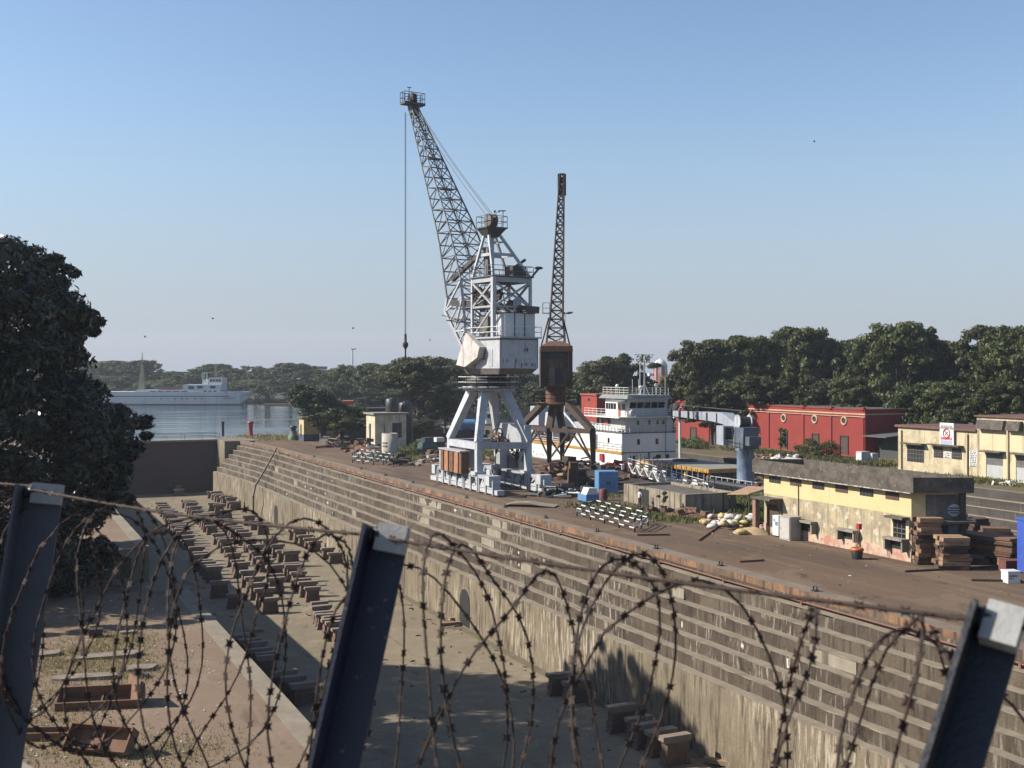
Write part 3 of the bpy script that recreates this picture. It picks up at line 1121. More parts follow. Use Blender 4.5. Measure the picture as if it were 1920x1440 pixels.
    q.ball(L(f0 - .9, 2.9, zt + 1.05), .3, 8, (1.6, 1, .6))
    q.build("flood_lamp", m_darksteel, T)
    q = MB()
    for s2 in (-.2, .2):
        q.tube(L(f0 + .5, -g_ + .6 + s2, zb), L(f0 + .5, -g_ + .6 + s2, zt), .03, 5)
    for k in range(20):
        z = zb + k * .32
        if z < zt:
            q.tube(L(f0 + .5, -g_ + .4, z), L(f0 + .5, -g_ + .8, z), .02, 4)
    q.build("tower_ladder", m_midsteel, T)
    q = MB()
    rr2 = random.Random(11)
    p = L(-4, -2, 17.2)
    for k in range(90):
        n2 = L(rr2.uniform(-4.2, 3.5), rr2.uniform(-2.2, 1.6), rr2.uniform(16.9, 22.7)) if k % 3 == 0 else p + Vector((rr2.uniform(-1.6, 1.6), rr2.uniform(-1.2, 1.2), rr2.uniform(-.5, .5)))
        q.tube(p, n2, .05, 5)
        p = n2
    q.build("pipework", m_darksteel, T)
grey_crane()

# ------------------------------------------------------------------ the brown crane by the second dock
def brown_crane():
    R, Fr, B = G(1111, 877, .7), G(1030, 871, .7), G(1054, 866, .7)
    Lf = Fr + B - R
    C0 = (R + Fr + B + Lf) / 4
    C0.z = 0
    T = thing("dock_crane", "old rusty brown crane with a thin upright jib beside the white ship", "crane", C0)
    ft = [p - C0 for p in (R, Fr, Lf, B)]
    Y0 = C0.y
    Z = lambda py: ZA(py, Y0)
    kz = Z(803)
    tz = Z(756)
    for p in ft:
        p.z = 0
        q = MB()
        kn = Vector((p.x * 1.0, p.y * 1.0, kz))
        tp = Vector((p.x * .34, p.y * .34, tz))
        base = Vector((p.x * 1.02, p.y * 1.02, 1.0))
        q.bar(base, kn, .55, .55, w2=.8, h2=.8)
        q.bar(kn, tp, .8, .7, w2=.9, h2=.8)
        q.build("leg", m_rustdark, T)
        q = MB()
        q.obox((p.x, p.y, .55), (1.3, 2.4, .8), TH)
        bo = q.build("bogie", m_rustdark, T)
        for s_ in (-.7, .7):
            w = MB()
            o = Vector((p.x, p.y, .35)) + Vector((-ST, CT, 0)) * s_
            w.tube(o - Vector((CT, ST, 0)) * .75, o + Vector((CT, ST, 0)) * .75, .35, 12)
            w.build("wheel", m_rust, bo)
    q = MB()
    for k in range(4):
        a, b_ = ft[k].copy(), ft[(k + 1) % 4].copy()
        a.z = b_.z = kz - .1
        q.bar(a, b_, .35, .5)
        a2, b2 = ft[k].copy(), ft[(k + 1) % 4].copy()
        m = (a + b_) / 2
        a2.z, b2.z = 1.4, 1.4
        q.bar(a2, m, .2, .2)
        q.bar(b2, m, .2, .2)
    q.build("tie_beam", m_rustdark, T)
    q = MB()
    q.lathe([(2.2, tz - .3), (2.6, tz - .1), (2.6, tz + .1), (2.2, tz + .1)], n=16)
    q.lathe([(1.35, tz + .1), (1.35, Z(723))], n=16)
    q.build("slewing_column", m_rust, T)
    q = MB()
    q.rail([(-3.0, -2.2, tz + .1), (3.0, -2.2, tz + .1), (3.0, 2.2, tz + .1), (-3.0, 2.2, tz + .1)], 1.1, 1.3, .04, 2, True)
    q.build("gallery_railing", m_rustdark, T)
    q = MB()
    q.box(-3.1, -2.3, tz - .05, 3.1, 2.3, tz + .08)
    q.build("gallery_deck", m_rustdark, T)
    # house: deep front with side posts under a hipped roof
    zb, zt = Z(724), Z(660)
    zr = Z(643)
    w = 2.05
    px = lambda p: (p - 1042) / F * Y0
    q = MB()
    q.m(0)
    q.box(-1.55, -2.0, zb, 1.55, 4.6, zt)
    hs = q.build("machinery_house", M("rusty_house_plates", (.150, .100, .070), (.085, .055, .040), 1.2, .4, .65, streak=(.22, .19, .16), sa=(.58, .72), rough=.8), T)
    for sg in (-1, 1):
        q = MB()
        q.box(sg * 1.56 if sg > 0 else -2.1, -2.5, zb - .3, 2.1 if sg > 0 else -1.56, -1.9, zt + .3)
        q.box(sg * 1.9 if sg > 0 else -2.1, -1.9, zb, 2.1 if sg > 0 else -1.9, 4.4, zt)
        q.build("side_post", m_rustdark, hs)
    q = MB()
    q.hexa([(-2.15, -2.6, zt), (2.15, -2.6, zt), (2.15, 4.8, zt), (-2.15, 4.8, zt), (-2.1, -2.55, zt + .75), (2.1, -2.55, zt + .75), (2.1, 4.8, zt + .75), (-2.1, 4.8, zt + .75)])
    q.hexa([(-2.1, -2.55, zt + .751), (2.1, -2.55, zt + .751), (2.1, 4.8, zt + .751), (-2.1, 4.8, zt + .751), (-.9, -1.6, zr + .2), (.9, -1.6, zr + .2), (.9, 3.5, zr + .2), (-.9, 3.5, zr + .2)])
    q.build("roof", m_rust, hs)
    q = MB()
    q.box(-1.5, -2.06, zt - 1.0, 1.5, -2.0, zt - .1)
    q.build("louvre", m_black, hs)
    q = MB()
    q.box(-.25, -2.05, zb + .35, .85, -2.0, zb + 2.35)
    q.build("doorway", m_black, hs)
    q = MB()
    q.box(-1.0, -2.35, zb + .15, -.2, -2.05, zb + 2.5)
    cab = q.build("door", M("dusty_ochre_paint", (.20, .15, .085), (.13, .09, .06), 2), hs)
    q = MB()
    q.box(-.88, -2.37, zb + 1.2, -.34, -2.35, zb + 2.2)
    q.build("window", m_midsteel, cab)
    q = MB()
    q.box(-1.5, -3.2, zb - .12, 1.5, -1.9, zb)
    q.rail([(-1.45, -2.05, zb), (-1.45, -3.15, zb), (1.45, -3.15, zb), (1.45, -2.05, zb)], 1.0, 1.0, .03, 2)
    q.build("balcony", m_rustdark, hs)
    q = MB()
    q.tube((.65, -2.6, zb + 2.9), (.65, -2.0, zb + 2.9), .28, 10)
    q.build("bell_lamp", m_rust, hs)
    # jib
    base = Vector((0, 1.2, zr - .3))
    tipp = Vector(((1056 - 1042) / F * (Y0 + 5), 5.2, ZA(327, Y0 + 5)))
    N = 20
    secs = []
    for k in range(N + 1):
        t = k / N
        c = base.lerp(tipp, t)
        wd = 1.9 * (1 - t) + .62 * t if t > .12 else 2.5 - t * 3.6
        dp = 1.7 * (1 - t) + .6 * t
        secs.append([c + Vector((sx * wd / 2, sy * dp / 2, 0)) for sx, sy in ((-1, -1), (1, -1), (1, 1), (-1, 1))])
    q = MB()
    for c in range(4):
        for k in range(N):
            q.tube(secs[k][c], secs[k + 1][c], .13 - .03 * k / N, 5)
    jb = q.build("jib", m_rustdark, T)
    q = MB()
    for k in range(N + 1):
        for c in range(4):
            q.tube(secs[k][c], secs[k][(c + 1) % 4], .065, 4)
            if k < N:
                q.tube(secs[k][c], secs[k + 1][(c + 1) % 4], .06, 4)
                q.tube(secs[k][(c + 1) % 4], secs[k + 1][c], .06, 4)
    q.build("lattice", m_rustdark, jb)
    q = MB()
    for sx in (-.33, .33):
        q.bar(tipp + Vector((sx, 0, -2.9)), tipp + Vector((sx, 0, .1)), .1, .5)
    q.bar(tipp + Vector((-.38, 0, .1)), tipp + Vector((.38, 0, .1)), .5, .12)
    for zz in (-.7, -1.7):
        q.tube(tipp + Vector((-.25, 0, zz)), tipp + Vector((.25, 0, zz)), .38, 12)
    q.obox(tipp + Vector((0, 0, -2.2)), (.6, .45, 1.2))
    q.build("jib_head", m_rustdark, jb)
    q = MB()
    for a_, b2 in ((-1.9, -.9), (1.9, 1.0)):
        q.bar((a_, .8, zr - .3), (b2, 1.1, zr + 3.4), .16, .16)
    q.build("jib_stay", m_rustdark, jb)
    q = MB()
    zc = ZA(587, Y0)
    q.box(-1.75, .7, zc, -.75, 1.7, zc + .08)
    q.rail([(-1.7, .75, zc), (-1.7, 1.65, zc)], 1.4, .9, .03, 2)
    q.rail([(-1.7, .75, zc), (-.8, .75, zc)], 1.4, .9, .03, 2)
    q.build("jib_platform", m_darksteel, jb)
    q = MB()
    for sx in (-.12, .15):
        q.tube(tipp + Vector((sx, -.2, -1)), (sx * 3, -1.2, zr), .03, 4)
    q.build("hoist_rope", m_rope, T)
brown_crane()

# lamp mast behind the brown crane
def lamp_mast(label, px, top_py, base_py, Y, r=.09):
    o = G(px, base_py, 0)
    o = Vector(((px - 960) / F * Y, Y, 0))
    T = thing("lamp_mast", label, "lamp mast", o)
    h = ZA(top_py, Y)
    q = MB()
    q.tube((0, 0, 0), (0, 0, h), r * 1.5, 8, r)
    q.build("pole", m_lightgrey, T)
    for k in range(3):
        q = MB()
        a = k * 1.1 - .3
        q.obox((.55 + .35 * k, 0, h + .1), (.8, .5, .25), .0, 0, -.25)
        q.obox((-.25, 0, h + .1), (.6, .4, .25))
        q.build("flood_lamp", m_midsteel, T)
        if k == 1:
            break
    return T
lamp_mast("slim grey lamp mast behind the rusty crane jib", 1059, 588, 0, 190)
# ------------------------------------------------------------------ white work ship in the second dock
def text_mesh(name, body, size, mat_, parent, mtx, extrude=.01):
    cu = bpy.data.curves.new(name, 'FONT')
    cu.body = body
    cu.size = size
    cu.extrude = extrude
    cu.align_x = 'CENTER'
    to = bpy.data.objects.new("tmp", cu)
    col.objects.link(to)
    dg = bpy.context.evaluated_depsgraph_get()
    me = bpy.data.meshes.new_from_object(to.evaluated_get(dg))
    bpy.data.objects.remove(to)
    o = bpy.data.objects.new(name, me)
    me.materials.clear()
    me.materials.append(mat_)
    col.objects.link(o)
    if parent:
        o.parent = parent
    o.matrix_local = mtx
    return o

def work_ship():
    US, VM, HB = 144.0, 85.4, 4.4
    T = thing("work_ship", "white work ship with tall stepped bridge and deck crane lying in the second dock", "ship", W(US, VM, 0), TH)
    m_hullw = M("ship_white_paint", (.76, .76, .75), (.70, .70, .69), .6, .5, .8, rough=.45, streak=(.40, .27, .18), sa=(.69, .82), bump=.03)
    m_deckred = M("ship_deck_brown", (.17, .085, .06), (.12, .07, .05), .8, rough=.85)
    m_roofg = M("grey_green_roof", (.18, .20, .19), (.14, .16, .15), .8, rough=.6)
    q = MB()
    out = [(-HB, -32), (HB, -32), (HB, 40), (2.2, 50), (0, 53), (-2.2, 50), (-HB, 40)]
    q.prism(out, -9, -1.0, 'z')
    q.m(1)
    q.prism([(x * .985, y * .995) for x, y in out], -1.0, -.96, 'z')
    q.build("hull", [m_hullw, m_deckred], T)
    # raised hull of the fore part, sheer side with the yellow band
    q = MB()
    out2 = [(-HB, 0), (HB, 0), (HB, 40), (2.2, 50.5), (0, 53.5), (-2.2, 50.5), (-HB, 40)]
    q.prism(out2, -.96, 1.45, 'z')
    q.build("side_bulwark", m_hullw, T)
    q = MB()
    q.box(-HB - .12, -.1, 1.25, -HB + .3, 40, 1.62)
    q.build("rubbing_band", m_yellowpaint, T)
    q = MB()
    q.box(-HB + .02, 8, 1.455, HB - .02, 40, 1.5)
    q.build("fore_deck", m_deckred, T)
    # superstructure
    q = MB()
    q.prism([(0.0, 1.46), (0, 4.15), (10.0, 4.15), (13.5, 3.2), (18.5, 1.46)], -HB + .02, HB - .02, 'x')
    s1 = q.build("lower_house", m_hullw, T)
    for x in (-1.7, 1.3):
        w = MB()
        w.box(x - .22, -.035, 2.55, x + .22, .02, 3.35)
        w.build("window", m_glass, s1)
    for x, w_ in ((-2.3, .65), (1.55, .75), (3.05, .5)):
        w = MB()
        w.box(x - w_ / 2, -.04, -.9, x + w_ / 2, .02, 1.05)
        w.build("door", m_wooddark, T)
    q = MB()
    q.box(-HB - .03, 8.6, 1.7, -HB + .06, 9.4, 3.75)
    q.build("door", m_wooddark, s1)
    q = MB()
    q.box(-HB - .25, 7.3, 1.7, -HB + .05, 8.35, 3.75)
    q.build("locker", m_whitepaint, s1)
    q = MB()
    q.box(-HB - .03, 3.6, 2.7, -HB + .06, 4.1, 3.4)
    q.build("window", m_glass, s1)
    q = MB()
    q.box(-HB - .06, -.09, 4.15, HB + .06, 12.5, 4.27)
    q.box(-HB - .06, -.09, 1.40, HB + .06, -.01, 1.52)
    q.build("boat_deck", m_midsteel, T)
    q = MB()
    q.box(-3.55, .5, 4.27, 4.2, 8.2, 6.3)
    s2 = q.build("middle_house", M("ship_grey_white", (.58, .57, .55), (.52, .5, .48), .8, rough=.5, bump=.03), T)
    for x in (-1.5, .35, 1.7, 2.7):
        w = MB()
        w.box(x - .16, .44, 5.3, x + .16, .52, 5.95)
        w.build("porthole", m_glass, s2)
    q = MB()
    q.box(-3.62, 6.2, 4.9, -3.54, 7.6, 6.1)
    q.box(-3.66, 4.8, 5.0, -3.54, 5.6, 5.9)
    q.build("vent", m_midsteel, s2)
    q = MB()
    q.prism([(-HB - .5, .0), (HB + .2, .0), (HB + .2, 10.5), (-HB - .5, 10.5)], 6.3, 6.46, 'z')
    q.build("bridge_deck", m_whitepaint, T)
    # bridge: raked rear window wall
    q = MB()
    vs = []
    for x in (-2.85, 3.6):
        vs += [(x, 1.1, 6.46), (x, 1.15, 7.55), (x, .7, 9.0), (x, 7.6, 9.0), (x, 7.6, 6.46)]
    q.add(vs, [(0, 1, 2, 3, 4)[::-1], (5, 6, 7, 8, 9), (0, 5, 6, 1)[::-1], (1, 6, 7, 2)[::-1], (2, 7, 8, 3)[::-1], (3, 8, 9, 4)[::-1], (4, 9, 5, 0)[::-1]])
    s3 = q.build("bridge", M("bridge_paint", (.55, .57, .57), (.48, .5, .5), .8, rough=.5, bump=.03), T)
    q = MB()
    q.box(-2.93, 1.6, 6.47, -2.86, 7.5, 9.0)
    q.build("side_cladding", m_hullw, s3)
    for k in range(5):
        w = MB()
        x0 = -2.55 + k * 1.17
        y = lambda z: 1.10 - (z - 7.6) * .31
        w.add([(x0, y(7.68) - .03, 7.68), (x0 + 1.0, y(7.68) - .03, 7.68), (x0 + 1.0, y(8.5) - .03, 8.5), (x0, y(8.5) - .03, 8.5),
               (x0, y(7.68) + .02, 7.68), (x0 + 1.0, y(7.68) + .02, 7.68), (x0 + 1.0, y(8.5) + .02, 8.5), (x0, y(8.5) + .02, 8.5)],
              [(0, 1, 2, 3), (7, 6, 5, 4), (0, 4, 5, 1), (1, 5, 6, 2), (2, 6, 7, 3), (3, 7, 4, 0)])
        w.build("window", m_glass, s3)
    for y0, y1 in ((1.65, 2.6), (4.3, 5.0), (5.15, 5.85), (6.0, 6.5), (6.65, 7.3)):
        w = MB()
        w.box(-2.97, y0, 7.45, -2.92, y1, 8.3)
        w.build("window", m_glass, s3)
    w = MB()
    w.box(-2.98, 2.95, 6.5, -2.92, 3.75, 8.2)
    w.build("door", m_orangepaint, s3)
    q = MB()
    q.hexa([(-3.6, -.1, 9.0), (3.9, -.1, 9.0), (3.9, 8.4, 9.0), (-3.6, 8.4, 9.0), (-3.2, .4, 9.55), (3.6, .4, 9.55), (3.6, 8.0, 9.55), (-3.2, 8.0, 9.55)])
    q.add([(-4.6, .6, 8.55), (-2.95, .6, 9.0), (-2.95, 4.2, 9.0), (-4.6, 4.2, 8.55)], [(0, 1, 2, 3)])
    q.build("bridge_roof", m_roofg, T)
    # mast and aerials
    q = MB()
    q.tube((1.0, 3, 9.55), (1.0, 3, 15.4), .14, 8, .08)
    q.bar((-.7, 3, 15.3), (2.6, 3, 15.3), .09, .09)
    q.tube((.4, 3.2, 9.55), (.4, 3.2, 14.8), .05, 6)
    q.bar((1.0, 3, 12.2), (2.2, 3, 12.2), .08, .08)
    q.box(1.7, 2.7, 12.25, 2.5, 3.3, 12.6)
    q.bar((.2, 3, 9.55), (1.0, 3, 11.2), .1, .1)
    q.bar((1.8, 3, 9.55), (1.0, 3, 11.2), .1, .1)
    q.bar((-.5, 3, 14.9), (-.5, 3, 15.7), .05, .05)
    q.bar((2.3, 3, 14.9), (2.3, 3, 15.7), .05, .05)
    q.build("mast", m_whitepaint, T)
    for x, y, z in ((-2.9, 4, 10.6), (.1, 2.5, 10.4), (2.7, 2.5, 10.7)):
        q = MB()
        q.tube((x, y, 9.55), (x, y, z), .06, 6)
        q.ball((x, y, z + .2), .28, 10)
        q.build("radar_dome", m_whitepaint, T)
    q = MB()
    for x in (-1.0, 3.4, -2.0):
        q.tube((x, 1.2, 9.55), (x, 1.2, 11.8), .035, 5)
    q.build("whip_aerial", m_whitepaint, T)
    for name, pts in (("bridge_railing", [(-HB - .45, 10.4, 6.46), (-HB - .45, .05, 6.46), (HB, .05, 6.46), (HB, 4, 6.46)]),
                      ("boat_deck_railing", [(-HB, 12.4, 4.27), (-HB, -.03, 4.27), (HB, -.03, 4.27), (HB, 4, 4.27)]),
                      ("roof_railing", [(-3.1, 7.9, 9.55), (-3.1, .5, 9.55), (3.5, .5, 9.55)]),
                      ("side_railing", [(-HB - .08, .05, 1.6), (-HB - .08, 8, 1.6)]),
                      ("fore_railing", [(-HB + .05, 18, 1.5), (-HB + .05, 40, 1.5)])):
        q = MB()
        q.rail(pts, 1.05, 1.25, .028, 3)
        q.build(name, m_whitepaint, T)
    q = MB()
    for k in range(9):
        q.box(-HB - .02, 1.2 + k * .9, 4.4, -HB + .05, 1.75 + k * .9, 5.15)
    q.build("boat_deck_boards", m_whitepaint, T)
    # life rings, red boxes, spot lamp
    for x, y, z in ((-HB - .1, 1.6, -.1),):
        q = MB()
        q.torus((x, y, z), .34, .10, 'x', 16)
        q.build("life_ring", m_orangepaint, T)
    for y, z, mm in ((5.6, .15, m_redpaint), (5.6, 5.3, m_redpaint)):
        q = MB()
        x = -HB if z < 2 else -3.55
        q.box(x - .3, y - .5, z - .2, x + .02, y + .5, z + .85)
        q.build("fire_box", mm, T)
    q = MB()
    q.tube((-2.9, -.2, 6.5), (-2.9, -.2, 7.6), .08, 6)
    q.tube((-2.9, -.6, 7.0), (-2.9, .1, 7.0), .45, 12)
    q.build("search_lamp", m_lightgrey, T)
    # yellow cargo platform on the work deck
    q = MB()
    q.box(-3.9, -21, .25, 3.6, -3.2, .72)
    for k in range(14):
        q.box(-3.96, -20.6 + k * 1.28, .30, -3.9, -19.9 + k * 1.28, .62)
    q.m(1)
    q.box(-3.85, -20.9, .721, 3.55, -3.3, .76)
    pf = q.build("cargo_platform", [m_yellowpaint, M("platform_deck", (.27, .25, .21), (.2, .185, .16), .6)], T)
    q = MB()
    q.torus((.6, -8.5, .82), 1.6, .16, 'z', 24)
    q.build("rubber_ring", m_black, pf)
    for x in (-3.4, 3.2):
        for y in (-20.4, -15, -9, -4):
            q = MB()
            q.box(x - .16, y - .16, -.96, x + .16, y + .16, .25)
            q.build("platform_leg", m_yellowpaint, pf)
    # winches and gear under and around the platform
    rr = random.Random(5)
    for k in range(9):
        q = MB()
        x, y = rr.uniform(-3.6, 3.2), rr.uniform(-20, -4)
        q.tube((x - .5, y, -.45), (x + .5, y, -.45), .4, 12)
        q.box(x - .6, y - .4, -.96, x - .5, y + .4, -.1)
        q.box(x + .5, y - .4, -.96, x + .6, y + .4, -.1)
        q.build("deck_winch", rr.choice([m_midsteel, m_rust, m_rustdark, m_greypaint]), T)
    for k in range(6):
        q = MB()
        x, y = rr.uniform(-3.9, 3.5), rr.uniform(-31, -23)
        q.lathe([(.28, -.96), (.28, -.3), (.38, -.3), (.38, -.15)], (x, y, 0), 12)
        q.build("bollard", rr.choice([m_rust, m_darksteel, m_rustdark]), T)
    q = MB()
    q.tube((-4.4, -31.5, -.75), (-4.6, -22, -.7), .42, 10)
    q.build("fender", m_black, T)
    q = MB()
    q.rail([(-HB + .1, -31.8, -.96), (-HB + .1, -22, -.96)], 1.0, 1.2, .035, 2)
    q.rail([(-HB + .1, -31.8, -.96), (HB - .1, -31.8, -.96)], 1.0, 1.2, .035, 2)
    q.build("aft_railing", m_lightgrey, T)
    # deck crane: pedestal, slewing house with cab and winch, boom resting on a white post
    m_cr = M("deck_crane_paint", (.33, .36, .41), (.24, .265, .30), .9, .42, .7, streak=(.12, .10, .09), sa=(.60, .75), rough=.5)
    m_ped = M("pedestal_paint", (.17, .24, .34), (.10, .14, .20), 1.2, .4, .62, streak=(.36, .42, .50), sa=(.56, .66), rough=.5)
    cy = -23.2
    q = MB()
    q.lathe([(1.15, -.96), (1.05, -.6), (1.05, 3.0), (1.25, 3.2), (1.25, 3.4)], (0, cy, 0), 20)
    q.build("pedestal", m_ped, T)
    # direction of the boom, towards the crutch in front of the house
    P0 = Vector((0, cy, 0))
    P1 = Vector((3.3, -1.3, 0))
    d = (P1 - P0).normalized()
    n = Vector((d.y, -d.x, 0))
    Pt = lambda a, s, z: P0 + d * a + n * s + Vector((0, 0, z))
    q = MB()
    q.hexa([Pt(-1.5, -1.1, 3.4), Pt(-1.5, 1.1, 3.4), Pt(1.4, 1.1, 3.4), Pt(1.4, -1.1, 3.4), Pt(-1.5, -1.0, 6.0), Pt(-1.5, 1.0, 6.0), Pt(.9, 1.0, 6.0), Pt(.9, -1.0, 6.0)])
    q.bar(Pt(-2.6, 0, 4.4), Pt(-1.4, 0, 4.4), 1.6, 1.1)
    sh = q.build("slewing_house", M("dark_blue_grey_paint", (.10, .125, .16), (.07, .085, .11), 1.2, streak=(.3, .33, .36), sa=(.6, .7), rough=.5), T)
    q = MB()
    o = Pt(.5, 0, 6.7)
    q.tube(o - n * .7, o + n * .7, .6, 18)
    q.build("rope_drum", m_darksteel, sh)
    q = MB()
    for s in (-.8, .8):
        q.tube(o + n * (s - .06), o + n * (s + .06), .85, 18)
    q.build("drum_flange", m_lightgrey, sh)
    q = MB()
    q.hexa([Pt(1.6, -2.2, 3.7), Pt(1.6, -.9, 3.7), Pt(3.6, -.9, 3.7), Pt(3.6, -2.2, 3.7), Pt(1.6, -2.2, 6.1), Pt(1.6, -.9, 6.1), Pt(3.6, -.9, 6.1), Pt(3.6, -2.2, 6.1)])
    cb = q.build("driver_cab", m_cr, sh)
    q = MB()
    q.hexa([Pt(1.57, -1.95, 4.4), Pt(1.57, -1.1, 4.4), Pt(1.6, -1.1, 4.4), Pt(1.6, -1.95, 4.4), Pt(1.57, -1.95, 5.9), Pt(1.57, -1.1, 5.9), Pt(1.6, -1.1, 5.9), Pt(1.6, -1.95, 5.9)])
    q.build("window", m_glass, cb)
    q = MB()
    q.rail([Pt(-1.6, -1.6, 3.4), Pt(1.6, -1.6, 3.4), Pt(3.8, -2.3, 3.5)], 1.0, 1.0, .03, 2)
    q.build("crane_railing", m_midsteel, sh)
    q = MB()
    stp = [(0.6, 5.3, 6.3, .8), (5.0, 6.2, 7.6, .75), (8.0, 6.4, 7.6, .7), (21.4, 6.6, 7.35, .5)]
    for (a0, z0, z1, w0), (a1, y0, y1, w1) in zip(stp[:-1], stp[1:]):
        q.hexa([Pt(a0, -w0, z0), Pt(a0, w0, z0), Pt(a1, w1, y0), Pt(a1, -w1, y0), Pt(a0, -w0, z1), Pt(a0, w0, z1), Pt(a1, w1, y1), Pt(a1, -w1, y1)])
    bm_ = q.build("boom", m_cr, T)
    q = MB()
    for a in (6.5, 9.5, 12.5, 15.5, 18.5):
        q.hexa([Pt(a, -.86, 6.2), Pt(a, .86, 6.2), Pt(a + .12, .86, 6.2), Pt(a + .12, -.86, 6.2), Pt(a, -.86, 7.5), Pt(a, .86, 7.5), Pt(a + .12, .86, 7.5), Pt(a + .12, -.86, 7.5)])
    q.build("stiffener", m_midsteel, bm_)
    q = MB()
    for a, z, r in ((21.6, 7.9, .5), (22.4, 7.0, .5), (20.9, 8.1, .4), (22.2, 6.4, .35)):
        o = Pt(a, 0, z)
        q.tube(o - n * .2, o + n * .2, r, 14)
    q.bar(Pt(21, 0, 7.2), Pt(22.4, 0, 7.0), .3, .9)
    q.build("boom_sheave", m_darksteel, bm_)
    q = MB()
    for s in (-.3, .3):
        q.tube(Pt(.4, s, 8.0), Pt(21.3, s, 8.2), .03, 4)
    q.build("crane_rope", m_rope, bm_)
    q = MB()
    o = Pt(20.0, 0, 0)
    q.tube((o.x, o.y, -.96), (o.x, o.y, 6.4), .2, 10)
    q.bar(o + n * -1 + Vector((0, 0, 6.45)), o + n * 1 + Vector((0, 0, 6.45)), .3, .2)
    q.build("boom_rest", m_whitepaint, T)
    # gear on the fore deck: grey funnel casings, pipes, tarpaulin
    for x0, y0, x1, y1, z0, z1, mm in ((-2.0, 27.0, 1.6, 30.5, 1.5, 6.2, m_lightgrey), (-1.5, 33.5, 2.0, 37.5, 1.5, 7.0, m_greypaint), (-3.0, 21.5, -1.2, 25.0, 1.5, 3.0, m_rustdark), (-3.6, 36, -1.2, 38, 1.5, 2.6, m_rust), (.5, 20.5, 3.2, 25, 1.5, 4.8, m_greypaint)):
        q = MB()
        q.hexa([(x0, y0, z0), (x1, y0, z0), (x1, y1, z0), (x0, y1, z0), (x0 + .3, y0 + .5, z1), (x1 - .3, y0 + .5, z1), (x1 - .3, y1 - .2, z1), (x0 + .3, y1 - .2, z1)])
        q.build("deck_casing", mm, T)
    for k in range(3):
        q = MB()
        q.tube((-HB + .7 + k * .5, 19, 1.75), (-HB + .7 + k * .5, 38, 1.75), .18, 8)
        q.build("deck_pipe", m_rustorange if k == 0 else m_rust, T)
    q = MB()
    q.tube((-3.6, 12, 2.6), (-3.6, 22, 7.6), .18, 8)
    q.build("cargo_boom", m_lightgrey, T)
    q = MB()
    q.ball((-2.6, 31.5, 2.2), 1.4, 12, (.8, 1.6, .6))
    q.build("covered_boat", m_rustdark, T)
    # wall fittings on the dim front of the house
    for x, z, r in ((-.3, .4, .28), (.5, -.2, .32), (-2.9, .9, .15), (1.0, .6, .22)):
        q = MB()
        q.tube((x, -.35, z), (x, -.01, z), r, 10)
        q.build("hose_reel", m_navypost if r > .3 else m_darksteel, T)
    q = MB()
    q.tube((-.05, -.12, -.9), (-.05, -.12, 1.4), .09, 6)
    q.tube((2.7, -.12, -.9), (2.7, -.12, 6.3), .04, 5)
    q.build("wall_pipe", m_darksteel, T)
    return T
work_ship()

